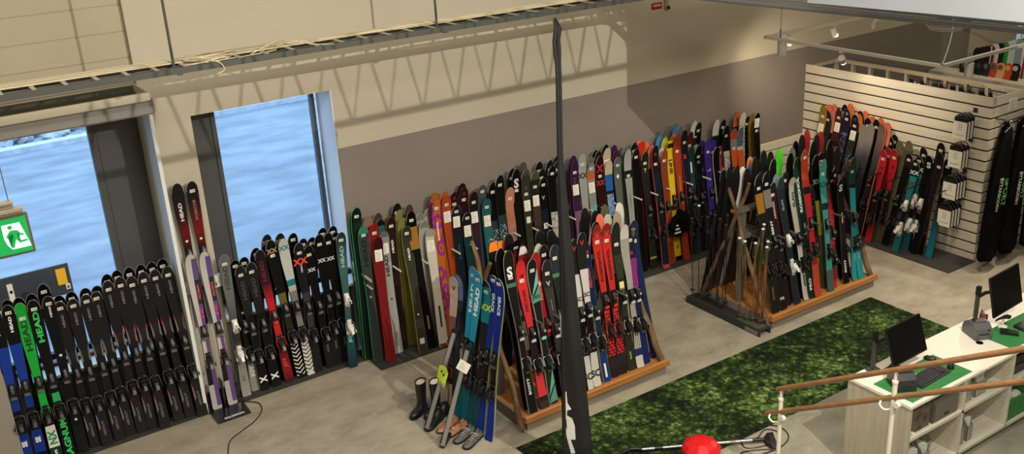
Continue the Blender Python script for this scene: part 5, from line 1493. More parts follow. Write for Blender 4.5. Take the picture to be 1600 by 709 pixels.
# ski table: design, row, tail x y z, tip x y z
SKIS = {
 'A': [
  ('se',0,0.332,9.569,0.012,0.383,9.72,1.74),
  ('se',0,0.457,9.58,0.012,0.499,9.72,1.744),
  ('nx',0,0.59,9.586,0.012,0.604,9.744,1.723),
  ('magnum',0,0.713,9.601,0.012,0.717,9.72,1.73),
  ('hw',0,0.834,9.62,0.012,0.851,9.72,1.73),
  ('hb',0,0.961,9.654,0.012,0.94,9.744,1.636),
  ('hb',0,1.067,9.603,0.012,1.056,9.72,1.637),
  ('hb',0,1.198,9.63,0.012,1.18,9.72,1.646),
  ('hb',0,1.311,9.654,0.012,1.277,9.744,1.641),
  ('hr',0,1.422,9.63,0.012,1.401,9.72,1.73),
  ('hr',0,1.532,9.63,0.012,1.518,9.72,1.738),
  ('hr',0,1.642,9.565,0.012,1.629,9.744,1.701),
  ('hr',0,1.801,9.612,0.012,1.74,9.72,1.725),
  ('hr',0,1.921,9.605,0.012,1.853,9.72,1.718),
  ('hr',0,2.039,9.552,0.012,1.979,9.72,1.718),
  ('kb',1,0.531,9.74,0.012,0.511,9.82,1.759),
  ('kb',1,0.63,9.74,0.012,0.61,9.82,1.753),
  ('kb',1,0.744,9.74,0.012,0.724,9.82,1.756),
  ('kb',1,0.862,9.74,0.012,0.842,9.82,1.826),
  ('kb',1,0.975,9.74,0.012,0.955,9.82,1.669),
  ('kb',1,1.088,9.74,0.012,1.068,9.82,1.676),
  ('kb',1,1.219,9.74,0.012,1.199,9.82,1.675),
  ('kb',1,1.327,9.74,0.012,1.307,9.82,1.668),
  ('kb',1,1.44,9.74,0.012,1.42,9.82,1.76),
  ('kb',1,1.538,9.74,0.012,1.518,9.82,1.774),
  ('kb',1,1.656,9.74,0.012,1.636,9.82,1.775),
  ('kb',1,1.772,9.74,0.012,1.752,9.82,1.77),
  ('kb',1,1.88,9.74,0.012,1.86,9.82,1.768),
  ('kb',1,1.987,9.74,0.012,1.967,9.82,1.774),
 ],
 'C': [
  ('joygrey',0,2.554,9.65,0.012,2.573,9.74,1.678),
  ('joysilver',1,2.676,9.702,0.012,2.698,9.82,1.555),
  ('hx',0,2.77,9.65,0.012,2.717,9.74,1.51),
  ('hx',0,2.902,9.645,0.012,2.836,9.74,1.515),
  ('kb',1,2.701,9.74,0.012,2.801,9.82,1.561),
  ('joyred',0,3.057,9.65,0.012,2.95,9.74,1.627),
  ('kb',1,2.843,9.74,0.012,2.943,9.82,1.629),
  ('vgold',0,3.2,9.65,0.012,3.084,9.74,1.706),
  ('vgrey',1,2.984,9.74,0.012,3.084,9.82,1.748),
  ('vwhite',0,3.317,9.65,0.012,3.224,9.74,1.685),
  ('vgrey',1,3.131,9.74,0.012,3.231,9.82,1.722),
  ('vred',0,3.403,9.646,0.012,3.394,9.74,1.589),
  ('kb',1,3.274,9.74,0.012,3.374,9.82,1.687),
  ('kb',1,3.379,9.74,0.012,3.479,9.82,1.594),
  ('vk',0,3.565,9.654,0.012,3.505,9.764,1.521),
  ('kb',1,3.482,9.74,0.012,3.582,9.82,1.582),
  ('vk',0,3.659,9.65,0.012,3.637,9.74,1.627),
  ('kb',1,3.619,9.74,0.012,3.719,9.82,1.659),
  ('vk',0,3.78,9.674,0.012,3.75,9.764,1.608),
  ('kb',1,3.741,9.74,0.012,3.841,9.82,1.65),
  ('joyteal',0,3.765,9.492,0.012,3.898,9.74,1.577),
  ('kb',1,3.762,9.74,0.012,3.862,9.82,1.569),
 ],
 'D1': [
  ('grnk',1,4.006,9.55,0.012,4.106,9.72,1.828),
  ('grnk',2,4.006,9.61,0.012,4.106,9.78,1.779),
  ('tealgrey',0,4.062,9.439,0.012,4.137,9.66,1.613),
  ('grnedge',1,4.043,9.574,0.012,4.143,9.744,1.602),
  ('grnedge',1,4.027,9.598,0.012,4.127,9.768,1.607),
  ('redbeige',2,4.158,9.61,0.012,4.258,9.78,1.674),
  ('redh',0,4.189,9.356,0.012,4.27,9.66,1.606),
  ('redh',1,4.161,9.55,0.012,4.261,9.72,1.579),
  ('maroontag',-1,4.173,9.33,0.012,4.273,9.6,1.463),
  ('kore',0,4.337,9.46,0.012,4.383,9.66,1.484),
  ('tealp',1,4.295,9.55,0.012,4.395,9.72,1.541),
  ('kp',1,4.29,9.574,0.012,4.39,9.744,1.61),
  ('brown',2,4.286,9.61,0.012,4.386,9.78,1.679),
  ('maroonh',0,4.427,9.502,0.012,4.5,9.684,1.625),
  ('copper',1,4.4,9.598,0.012,4.5,9.768,1.607),
  ('kp',2,4.536,9.61,0.012,4.636,9.78,1.735),
  ('olive',2,4.568,9.61,0.012,4.668,9.78,1.65),
  ('olive',1,4.57,9.55,0.012,4.67,9.72,1.565),
  ('olive',1,4.552,9.574,0.012,4.652,9.744,1.552),
  ('oliveh',0,4.562,9.251,0.012,4.669,9.66,1.472),
  ('kinlay',0,4.712,9.311,0.012,4.755,9.684,1.631),
  ('brown',1,4.67,9.574,0.012,4.77,9.744,1.697),
  ('white',2,4.94,9.61,0.012,5.04,9.78,1.573),
  ('white',2,4.818,9.61,0.012,4.918,9.78,1.547),
  ('white',1,4.837,9.55,0.012,4.937,9.72,1.462),
  ('white',1,4.887,9.574,0.012,4.987,9.744,1.378),
  ('whitep',0,4.83,9.242,0.012,4.978,9.66,1.356),
  ('retro',1,5.002,9.55,0.012,5.102,9.72,1.769),
  ('retro',0,5.001,9.414,0.012,5.101,9.684,1.7),
  ('orangeb',0,5.232,9.546,0.012,5.226,9.66,1.721),
  ('orange',1,5.138,9.55,0.012,5.238,9.72,1.761),
  ('maroonb',1,5.271,9.55,0.012,5.371,9.72,1.711),
  ('navyp',0,5.249,9.39,0.012,5.349,9.66,1.562),
  ('maroonb',2,5.418,9.61,0.012,5.518,9.78,1.774),
  ('maroonb',1,5.406,9.55,0.012,5.506,9.72,1.738),
  ('maroonb',1,5.432,9.574,0.012,5.532,9.744,1.548),
  ('dteal',0,5.39,9.39,0.012,5.49,9.66,1.438),
  ('kpurple',0,5.513,9.414,0.012,5.613,9.684,1.666),
  ('copper',1,5.522,9.55,0.012,5.622,9.72,1.672),
  ('slate',1,5.663,9.55,0.012,5.763,9.72,1.71),
  ('slate',1,5.698,9.574,0.012,5.798,9.744,1.615),
  ('teal',0,5.676,9.39,0.012,5.776,9.66,1.545),
  ('wave',0,5.785,9.414,0.012,5.885,9.684,1.719),
  ('wave',0,5.882,9.39,0.012,5.982,9.66,1.798),
  ('pinkart',0,6.019,9.39,0.012,6.119,9.66,1.61),
  ('scott',0,6.138,9.414,0.012,6.238,9.684,1.813),
  ('kp',1,6.101,9.55,0.012,6.201,9.72,1.823),
  ('oliv2',1,6.265,9.55,0.012,6.365,9.72,1.87),
  ('oliv3',0,6.261,9.39,0.012,6.361,9.66,1.795),
  ('oliv4',0,6.399,9.39,0.012,6.499,9.66,1.74),
  ('navyk',0,6.518,9.39,0.012,6.618,9.66,1.624),
  ('kp',1,6.544,9.55,0.012,6.644,9.72,1.718),
  ('kp',2,6.548,9.61,0.012,6.648,9.78,1.798),
  ('kart',0,6.659,9.39,0.012,6.759,9.66,1.748),
  ('kp',1,6.67,9.55,0.012,6.77,9.72,1.807),
  ('kp',2,6.823,9.61,0.012,6.923,9.78,1.82),
  ('kp',1,6.788,9.55,0.012,6.888,9.72,1.773),
  ('kp',1,6.811,9.574,0.012,6.911,9.744,1.678),
  ('oliv2',0,6.783,9.414,0.012,6.883,9.684,1.596),
 ],
 'D2': [
  ('purpw',0,7.052,9.39,0.012,7.112,9.66,1.735),
  ('purple',1,7.07,9.55,0.012,7.13,9.72,1.789),
  ('greypink',0,7.176,9.39,0.012,7.236,9.66,1.802),
  ('greyteal',0,7.313,9.39,0.012,7.373,9.66,1.653),
  ('grey',1,7.351,9.55,0.012,7.411,9.72,1.713),
  ('maroonx',0,7.456,9.39,0.012,7.516,9.66,1.716),
  ('kp',1,7.484,9.55,0.012,7.544,9.72,1.762),
  ('kp',2,7.478,9.61,0.012,7.538,9.78,1.762),
  ('kp',2,7.649,9.61,0.012,7.709,9.78,1.804),
  ('cream',1,7.632,9.55,0.012,7.692,9.72,1.774),
  ('mount',0,7.602,9.39,0.012,7.662,9.66,1.621),
  ('purple',2,7.788,9.61,0.012,7.848,9.78,1.766),
  ('purple',1,7.781,9.55,0.012,7.841,9.72,1.711),
  ('bdgrey',0,7.752,9.39,0.012,7.812,9.66,1.635),
  ('lilac',1,7.878,9.574,0.012,7.938,9.744,1.532),
  ('grey',1,7.944,9.55,0.012,8.004,9.72,1.747),
  ('silver',0,7.925,9.39,0.012,7.985,9.66,1.703),
  ('kp',0,8.066,9.39,0.012,8.126,9.66,1.683),
  ('kp',1,8.084,9.55,0.012,8.144,9.72,1.753),
  ('coral',2,8.203,9.61,0.012,8.263,9.78,1.754),
  ('redtip',1,8.218,9.55,0.012,8.278,9.72,1.737),
  ('coral',2,8.347,9.61,0.012,8.407,9.78,1.706),
  ('dgreen',0,8.237,9.383,0.012,8.281,9.66,1.608),
  ('coral',1,8.384,9.55,0.012,8.444,9.72,1.655),
  ('kred',0,8.359,9.279,0.012,8.459,9.66,1.651),
  ('brownx',0,8.52,9.34,0.012,8.624,9.66,1.566),
  ('whitetip',1,8.56,9.55,0.012,8.62,9.72,1.586),
  ('yellow',0,8.673,9.377,0.012,8.749,9.684,1.666),
  ('yell2',1,8.65,9.574,0.012,8.71,9.744,1.715),
  ('rust',0,8.775,9.32,0.012,8.854,9.66,1.721),
  ('coral',1,8.779,9.55,0.012,8.839,9.72,1.738),
  ('bluetip',2,8.583,9.61,0.012,8.643,9.78,1.753),
  ('grey',2,8.682,9.61,0.012,8.742,9.78,1.799),
  ('bluetip',2,8.879,9.61,0.012,8.939,9.78,1.841),
  ('grey',2,8.962,9.61,0.012,9.022,9.78,1.789),
  ('navy',0,9.003,9.395,0.012,8.982,9.66,1.767),
  ('dred',1,9.095,9.55,0.012,9.155,9.72,1.702),
  ('whitetip',2,9.221,9.61,0.012,9.281,9.78,1.819),
  ('kp',2,9.305,9.61,0.012,9.365,9.78,1.784),
  ('dteal2',0,9.054,9.39,0.012,9.114,9.66,1.515),
  ('mintk',1,9.216,9.574,0.012,9.276,9.744,1.49),
  ('kgreen',0,9.197,9.39,0.012,9.257,9.66,1.495),
  ('violet',1,9.313,9.55,0.012,9.373,9.72,1.531),
  ('violet',0,9.375,9.39,0.012,9.435,9.66,1.549),
  ('violet',1,9.535,9.55,0.012,9.595,9.72,1.488),
  ('whiteedge',0,9.541,9.39,0.012,9.601,9.66,1.399),
  ('pinkred',0,9.638,9.414,0.012,9.698,9.684,1.383),
  ('whitetip',2,9.648,9.61,0.012,9.708,9.78,1.758),
  ('kp',2,9.778,9.61,0.012,9.838,9.78,1.733),
  ('kgrey',0,9.723,9.39,0.012,9.783,9.66,1.675),
  ('orangek',2,10.054,9.61,0.012,10.114,9.78,1.802),
  ('orgrey',0,9.877,9.39,0.012,9.937,9.66,1.599),
  ('orblue',0,10.004,9.39,0.012,10.064,9.66,1.583),
  ('floral',1,10.108,9.55,0.012,10.168,9.72,1.784),
  ('kp',1,10.227,9.574,0.012,10.287,9.744,1.701),
  ('gold',1,10.304,9.55,0.012,10.364,9.72,1.738),
  ('ktag',0,10.331,9.39,0.012,10.391,9.66,1.744),
 ],
 'E': [
  ('scotty',0,4.724,7.222,0.125,4.764,7.64,1.779),
  ('fischer',0,4.878,7.24,0.125,4.901,7.64,1.639),
  ('mint',0,5.004,7.258,0.125,5.04,7.64,1.61),
  ('fischerd',1,5.156,7.34,0.125,5.126,7.7,1.643),
  ('dyn',0,5.152,7.228,0.125,5.222,7.64,1.552),
  ('kteal',0,5.294,7.229,0.125,5.338,7.664,1.678),
  ('kp2',1,5.275,7.364,0.125,5.245,7.724,1.685),
  ('whitet2',2,5.235,7.404,0.125,5.205,7.764,1.698),
  ('hred',3,5.055,8.2,0.125,5.025,7.86,1.784),
  ('kback',3,5.034,8.244,0.125,5.004,7.904,1.786),
  ('orback',3,4.816,8.2,0.125,4.786,7.86,1.781),
  ('orback',3,4.968,8.288,0.125,4.938,7.948,1.728),
  ('kback',1,4.74,7.34,0.125,4.71,7.7,1.8),
  ('redwhite',3,5.169,8.2,0.125,5.139,7.86,1.633),
  ('yellowedge',1,4.812,7.364,0.125,4.782,7.724,1.745),
  ('kback',3,5.391,8.2,0.125,5.361,7.86,1.74),
  ('kback',3,5.463,8.244,0.125,5.433,7.904,1.685),
  ('kback',3,5.537,8.2,0.125,5.507,7.86,1.709),
  ('kback',3,5.625,8.244,0.125,5.595,7.904,1.598),
  ('kp2',0,5.38,7.242,0.125,5.487,7.64,1.658),
  ('whitesc',0,5.459,7.246,0.125,5.596,7.664,1.678),
  ('whitesc',0,5.566,7.252,0.125,5.678,7.64,1.735),
  ('bfischer',0,5.712,7.263,0.125,5.743,7.664,1.591),
  ('rossi',0,5.842,7.28,0.125,5.874,7.64,1.771),
  ('rossi',0,5.95,7.282,0.125,6.001,7.64,1.752),
  ('green14',0,6.078,7.285,0.125,6.128,7.64,1.732),
  ('wstripe',0,6.181,7.274,0.125,6.247,7.64,1.675),
  ('magenta',0,6.289,7.296,0.125,6.342,7.664,1.636),
  ('navy2',1,6.448,7.34,0.125,6.418,7.7,1.66),
  ('kback',3,5.988,8.2,0.125,5.958,7.86,1.846),
  ('coralb',3,6.186,8.2,0.125,6.156,7.86,1.727),
  ('oliveb',3,5.996,8.244,0.125,5.966,7.904,1.723),
  ('kback',1,5.934,7.34,0.125,5.904,7.7,1.774),
  ('creamb',3,6.312,8.222,0.125,6.282,7.882,1.689),
  ('kback',3,6.4,8.266,0.125,6.37,7.926,1.63),
  ('beigeb',3,6.428,8.2,0.125,6.398,7.86,1.692),
  ('whiteb',3,6.515,8.266,0.125,6.485,7.926,1.761),
  ('oliveb',3,6.348,8.31,0.125,6.318,7.97,1.766),
  ('kback',3,6.163,8.244,0.125,6.133,7.904,1.761),
 ],
 'F': [
  ('rossicream',0,4.169,8.014,0,4.42,8.07,1.459),
  ('bluetail',2,4.3,8.116,0,4.52,8.146,1.426),
  ('cyanh',0,4.158,7.785,-0,4.42,7.641,1.712),
  ('cyanh',0,4.169,7.7,0,4.42,7.56,1.696),
  ('vteal',1,4.189,7.593,0,4.47,7.661,1.598),
  ('vteal',1,4.188,7.467,0,4.47,7.511,1.598),
  ('erace',2,4.186,7.402,0,4.52,7.436,1.659),
  ('erace',2,4.205,7.257,0,4.52,7.342,1.655),
 ],
 'G': [
  ('mustard',0,8.29,7.261,0.125,8.264,7.64,1.78),
  ('kgreyp',0,8.424,7.262,0.125,8.395,7.64,1.785),
  ('dmaroon',0,8.544,7.3,0.125,8.51,7.64,1.624),
  ('dslate',0,8.67,7.264,0.125,8.645,7.64,1.666),
  ('elan',0,8.846,7.271,0.125,8.854,7.64,1.611),
  ('dkgreen',0,8.928,7.261,0.125,8.943,7.664,1.835),
  ('redtall',0,9.012,7.239,0.125,9.043,7.64,1.92),
  ('klime',1,9.287,7.35,0.125,9.327,7.7,1.782),
  ('tealx',0,9.26,7.249,0.125,9.399,7.64,1.717),
  ('redsh',1,9.364,7.285,0.125,9.666,7.7,1.378),
  ('scottk',0,9.584,7.276,0.125,9.763,7.64,1.403),
  ('tealsc',0,9.743,7.27,0.125,9.971,7.64,1.628),
  ('tealsc',1,9.847,7.259,0.125,9.962,7.7,1.641),
  ('kback',3,8.676,8.2,0.125,8.676,7.86,1.916),
  ('kback',3,8.797,8.2,0.125,8.797,7.86,1.875),
  ('kback',2,8.613,7.38,0.125,8.613,7.74,1.872),
  ('limeb',3,8.951,8.2,0.125,8.951,7.86,1.874),
  ('kback',2,8.902,7.38,0.125,8.902,7.74,1.887),
  ('greyb',2,8.968,7.404,0.125,8.968,7.764,1.806),
  ('tealgb',3,9.187,8.2,0.125,9.187,7.86,1.841),
  ('kback',3,9.29,8.244,0.125,9.29,7.904,1.899),
  ('kback',3,9.349,8.2,0.125,9.349,7.86,1.977),
  ('dredb',3,9.463,8.222,0.125,9.463,7.882,2.015),
  ('kback',2,9.313,7.38,0.125,9.313,7.74,1.962),
  ('kback',3,9.619,8.2,0.125,9.619,7.86,1.923),
  ('dredb',3,9.753,8.244,0.125,9.753,7.904,1.928),
  ('kback',2,9.647,7.404,0.125,9.647,7.764,1.897),
  ('paleblue',1,8.623,7.34,0.125,8.623,7.7,1.695),
  ('mintb',2,8.406,7.38,0.125,8.406,7.74,1.766),
  ('kback',3,8.111,8.2,0.125,8.111,7.86,1.828),
  ('kback',3,8.244,8.222,0.125,8.244,7.882,1.794),
  ('whiteb',3,8.371,8.244,0.125,8.371,7.904,1.768),
  ('kback',3,8.405,8.2,0.125,8.405,7.86,1.746),
  ('whiteb',3,8.499,8.266,0.125,8.499,7.926,1.676),
  ('multi',3,8.563,8.31,0.125,8.563,7.97,1.838),
  ('kback',3,8.537,8.2,0.125,8.537,7.86,1.861),
  ('kback',3,9.923,8.2,0.125,9.923,7.86,1.665),
  ('kback',3,10.061,8.222,0.125,10.061,7.882,1.665),
  ('kp2',1,9.724,7.364,0.125,9.724,7.724,1.518),
  ('vdark',2,9.459,7.38,0.125,9.459,7.74,1.773),
  ('kp2',1,9.948,7.364,0.125,9.948,7.724,1.469),
  ('kp2',1,8.782,7.34,0.125,8.782,7.7,1.684),
  ('kback',3,8.056,8.244,0.125,8.056,7.904,1.797),
  ('kback',3,8.24,8.266,0.125,8.24,7.926,1.694),
 ],
 'H': [
  ('mustardh',0,11.18,9.372,0.012,11.42,9.252,1.744),
  ('coral',2,11.3,9.363,0.012,11.54,9.243,1.733),
  ('coral',2,11.324,9.296,0.012,11.564,9.176,1.741),
  ('dgreenh',0,11.204,9.301,0.012,11.444,9.181,1.664),
  ('coral',1,11.24,9.245,0.012,11.48,9.125,1.677),
  ('maroonw',0,11.18,9.094,0.012,11.42,8.974,1.744),
  ('purpk',0,11.18,8.954,0.012,11.42,8.834,1.77),
  ('orangeh',2,11.3,8.995,0.012,11.54,8.875,1.81),
  ('kp',1,11.24,9.041,0.012,11.48,8.921,1.802),
  ('dgreenw',0,11.18,8.809,0.012,11.42,8.689,1.708),
  ('orangeh',1,11.24,8.922,0.012,11.48,8.802,1.774),
  ('orangeh',1,11.24,8.788,0.012,11.48,8.668,1.71),
  ('kp',2,11.3,8.815,0.012,11.54,8.695,1.736),
  ('orangeh',2,11.324,8.756,0.012,11.564,8.636,1.742),
  ('kp',1,11.24,8.637,0.012,11.48,8.517,1.68),
  ('grad',0,11.18,8.662,0.012,11.42,8.542,1.589),
  ('grad',0,11.18,8.54,0.012,11.42,8.42,1.623),
  ('orangeh',2,11.3,8.604,0.012,11.54,8.484,1.695),
  ('kp',1,11.24,8.494,0.012,11.48,8.374,1.687),
  ('orangeh',2,11.3,8.472,0.012,11.54,8.352,1.7),
  ('gradb',0,11.204,8.373,0.012,11.444,8.253,1.651),
  ('coral',1,11.264,8.332,0.012,11.504,8.212,1.667),
  ('redv',0,11.12,8.13,0.012,11.42,8.188,1.297),
  ('redv',1,11.315,8.178,0.012,11.48,8.162,1.329),
  ('redv',0,11.28,8.053,0.012,11.42,8.019,1.354),
  ('kp',1,11.288,8.289,0.012,11.528,8.169,1.474),
  ('kp',2,11.324,8.246,0.012,11.564,8.126,1.5),
  ('tan',2,11.3,8.135,0.012,11.54,8.015,1.439),
  ('tan',1,11.24,7.955,0.012,11.48,7.835,1.49),
  ('tan',1,11.264,8.06,0.012,11.504,7.94,1.391),
  ('kp2',0,11.204,7.912,0.012,11.444,7.792,1.328),
  ('vteal2',0,11.12,7.683,0.012,11.42,7.671,1.271),
  ('vteal2',0,11.304,7.65,0.012,11.444,7.64,1.324),
  ('kteal2',1,11.34,7.65,0.012,11.48,7.611,1.449),
  ('scotth',0,11.28,7.539,0.012,11.42,7.477,1.378),
  ('kpink',0,11.28,7.404,0.012,11.42,7.325,1.451),
  ('kp',1,11.24,7.477,0.012,11.48,7.357,1.566),
  ('headteal',0,11.28,7.272,0.012,11.42,7.202,1.391),
 ],
}
for g, rows in SKIS.items():
    by = {}
    for i, r in enumerate(rows):
        by.setdefault(r[0], []).append(i)
    if g == 'D1' or g == 'D2':
        pass
    for key, ids in by.items():
        ids.sort(key=lambda i: -rows[i][6] if g == 'H' else (-rows[i][6] if g == 'F' else rows[i][5]))
        for q, i in enumerate(ids):
            k, row, bx, by_, bz, tx, ty, tz = rows[i]
            desc = DS[k]['d'] if 'ski' in DS[k]['d'].split() or 'ski,' in DS[k]['d'].split() else 'ski with ' + DS[k]['d']
            place, group = PLACE[g]
            lab = f'{desc} {place}' if len(ids) == 1 else f'{desc}, {ORD[q]} such from left, {place}'
            back = row == 3 and g in 'EG'
            nrm = NORM[g] if (not back or DS[k].get('face')) else (0, 1, 0)
            visible_binding = row in (0, 1) or g in ('F',)
            if g == 'C' and row == 1 and k == 'kb': visible_binding = False
            make_ski(k, (bx, by_, bz), (tx, ty, tz), nrm, lab, group, visible_binding, not back or DS[k].get('face'))

# pier display: dark pair held on the wall, pale pair in front standing in a black base
for k, b, t, lab in (('porsche', (2.262, 9.785, .93), (2.242, 9.785, 2.53), 'black and red ski hung on the pier, nearer the wide window'),
                     ('porscheb', (2.408, 9.785, .93), (2.388, 9.785, 2.52), 'black and red ski hung on the pier, nearer the narrow window')):
    make_ski(k, b, t, (0, -1, 0), lab, 'dark pair on the pier')
for b, t, lab in (((2.196, 9.55, .035), (2.208, 9.63, 1.82), 'off-white and purple ski in black base, nearer the wide window'),
                  ((2.362, 9.54, .035), (2.350, 9.63, 1.81), 'off-white and purple ski in black base, nearer the narrow window')):
    make_ski('salomon', b, t, (0, -1, 0), lab, 'pale pair on the display base')

# ------------------------------------------------------------------ pier display fittings
r = thing('ski_holder', 'white wall holder behind the dark ski pair on the pier', 'holder')
for x0, x1 in ((2.05, 2.215), (2.435, 2.565)):
    bm = B(); box(bm, x0, x1, 9.765, YW - .001, 1.305, 1.435, bev=.006)
    for x in (x0 + .05, x0 + .09):
        box(bm, x, x + .012, 9.762, 9.766, 1.36, 1.372, 1)
    obj('holder_block', bm, [M_WHITE, M_INK], r)
bm = B(); box(bm, 2.215, 2.435, 9.815, YW - .001, 1.33, 1.41); obj('holder_bar', bm, M_WHITE, r)
r = thing('ski_display', 'black angled display base holding the pale ski pair, white wordmark', 'display base')
bm = B()
loft(bm, [[Vector((x, y, z)) for y, z in ((9.27, .0105), (9.50, .0105), (9.62, .0105), (9.62, .034), (9.50, .034), (9.27, .016))] for x in (2.11, 2.47)])
box(bm, 2.11, 2.47, 9.60, 9.62, .03, .22); box(bm, 2.262, 2.285, 9.50, 9.60, .034, .36)
obj('base_plate', bm, mat('gloss_black_acrylic', '#17181a', .15), r)
bm = B(); add_text(bm, 'SALOMON', .034, basis((2.30, 9.315, .0225), (1, 0, 0), (0, 1, .09)), 0, .03); obj('wordmark', bm, mat('white_print', '#e5e3de', .5), r)

# cable on the floor
bm = B()
tube(bm, smooth_pts([(2.40, 9.60, .06), (2.50, 9.52, .022), (2.60, 9.40, .018), (2.575, 9.25, .006), (2.45, 9.10, .006), (2.28, 9.00, .006), (2.12, 8.90, .006), (2.03, 8.72, .006), (1.99, 8.55, .006), (2.02, 8.3, .006)], 6), .0055, 6)
tag(obj('power_cable', bm, M_BLACK, None, True), 'black cable curling across the floor from the display base', 'cable')

# ------------------------------------------------------------------ by the propped skis
M_RUB = mat('black_rubber', '#17181a', .35)
M_FUR = noise_mat('cream_fleece', '#b9ad95', '#d9cfb8', 40, .95)
def boot(x, y, rz, lab):
    r = thing('rubber_boot', lab, 'boot', (x, y, 0), rz, 'black lined rubber boots')
    bm = B()
    n = 16
    def ring(cx, z, a, b_, tilt=0):
        return [Vector((cx + a * cos(2 * pi * k / n), b_ * sin(2 * pi * k / n), z + tilt * a * cos(2 * pi * k / n))) for k in range(n)]
    loft(bm, [ring(.02, .02, .10, .045), ring(.01, .06, .085, .046), ring(-.01, .10, .062, .046), ring(-.015, .14, .054, .046), ring(-.015, .22, .058, .052), ring(-.018, .30, .062, .056), ring(-.02, .36, .066, .060, -.18), ring(-.02, .362, .058, .052, -.18), ring(-.018, .30, .050, .046)], 0)
    loft(bm, [[Vector((xx, w * cos(a), zc + h * sin(a))) for a in [2 * pi * k / 12 for k in range(12)]] for xx, w, zc, h in ((-.075, .030, .05, .03), (-.04, .042, .06, .045), (.03, .046, .06, .045), (.09, .048, .05, .035), (.14, .044, .043, .028), (.175, .028, .038, .018), (.185, .008, .036, .008))], 0)
    obj('boot_shell', bm, M_RUB, r, True)
    bm = B()
    pr = [(-.082, .022), (-.07, .036), (-.02, .036), (.04, .044), (.10, .050), (.15, .044), (.18, .028), (.19, .006)]
    poly = [(a, b_) for a, b_ in pr] + [(a, -b_) for a, b_ in pr[::-1]]
    prism(bm, poly, .022, Matrix.Translation((0, 0, .001))); obj('sole', bm, M_BLACK, r)
    bm = B(); loft(bm, [ring(-.02, .345, .056, .050, -.18), ring(-.02, .352, .050, .044, -.18), ring(-.018, .30, .045, .040), ring(-.018, .22, .040, .036)], 0); obj('fleece_lining', bm, M_FUR, r, True)
boot(3.93, 8.15, radians(205), 'black rubber boot with cream lining, farther from the shoes')
boot(4.05, 8.06, radians(205), 'black rubber boot with cream lining, nearer the shoes')

def shoe(x, y, rz, col, sole, lace, lab, grp, high=0., L=.29):
    r = thing('shoe', lab, 'shoe', (x, y, 0), rz, grp)
    n = 14
    st = [(-.140, .020, .050), (-.130, .034, .080 + high), (-.10, .039, .088 + high), (-.06, .040, .085 + high * .8), (-.02, .041, .080 + high * .3), (.03, .044, .068), (.08, .047, .055), (.115, .042, .044), (.14, .028, .034), (.149, .010, .026)]
    bm = B()
    rings = []
    for xx, w, h in st:
        rings.append([Vector((xx * L / .29, w * cos(a) * (1 if sin(a) < .3 else .92), .012 + (h - .012) * max(0, sin(a)) ** .8)) for a in [pi * k / n for k in range(n + 1)]])
    loft(bm, rings)
    obj('upper', bm, col, r, True)
    bm = B()
    pr = [(-.146, .018), (-.13, .036), (-.08, .040), (-.02, .040), (.05, .047), (.10, .047), (.135, .034), (.152, .010)]
    poly = [(a * L / .29, b_ + .003) for a, b_ in pr] + [(a * L / .29, -b_ - .003) for a, b_ in pr[::-1]]
    prism(bm, poly, .022, Matrix.Translation((0, 0, .001))); obj('sole', bm, sole, r)
    bm = B()
    lathe(bm, [(.026, 0), (.030, .004), (.026, .008), (.018, .0)], 14, 0, Matrix.Translation((-.088, 0, .082 + high)) @ Matrix.Diagonal((1.5, .95, 1, 1))); obj('collar', bm, M_BLACK, r, True)
    bm = B()
    for i in range(4):
        xx = -.03 + i * .026
        z = .088 + high * .3 - i * .0085
        tube(bm, [(xx, -.026, z - .010), (xx + .005, 0, z + .003), (xx, .026, z - .010)], .0028, 6)
    tube(bm, smooth_pts([(-.03, 0, .092 + high * .3), (-.045, .03, .085), (-.02, .04, .075), (-.03, .0, .09 + high * .3), (-.05, -.03, .082), (-.02, -.038, .074)], 4), .0026, 5)
    obj('laces', bm, lace, r)
M_TAN = noise_mat('tan_leather', '#8a573c', '#a86f50', 14, .5)
M_GSU = noise_mat('grey_suede', '#4a4b47', '#5f605a', 25, .85)
shoe(4.02, 7.93, radians(200), M_BLACK, M_BLACK, M_DARK, 'black winter shoe beside the rubber boots', 'black winter shoes', .05, .30)
shoe(3.92, 7.86, radians(208), M_BLACK, M_BLACK, M_DARK, 'black winter shoe beside the roof bar foot', 'black winter shoes', .05, .30)
shoe(4.00, 7.72, radians(195), M_TAN, mat('brown_sole', '#3a2a20', .6), mat('brown_laces', '#6b442f', .7), 'tan leather shoe nearer the black winter shoes', 'tan leather shoes')
shoe(4.03, 7.60, radians(195), M_TAN, MATS['brown_sole'], MATS['brown_laces'], 'tan leather shoe with white price card, nearer the grey shoes', 'tan leather shoes')
shoe(4.04, 7.46, radians(200), M_GSU, M_BLACK, mat('pale_laces', '#b5b3a8', .7), 'grey hiking shoe nearer the tan shoes', 'grey hiking shoes')
shoe(4.06, 7.33, radians(205), M_GSU, M_BLACK, MATS['pale_laces'], 'grey hiking shoe in front of the blue skis', 'grey hiking shoes')
bm = B(); box(bm, -.016, .016, -.001, .001, 0, .04, 0, Matrix.Translation((3.965, 7.555, .075)) @ Matrix.Rotation(.5, 4, 'X') @ Matrix.Rotation(-.9, 4, 'Z'))
tag(obj('price_card', bm, M_PAPER), 'small white price card on the tan shoe', 'price card')

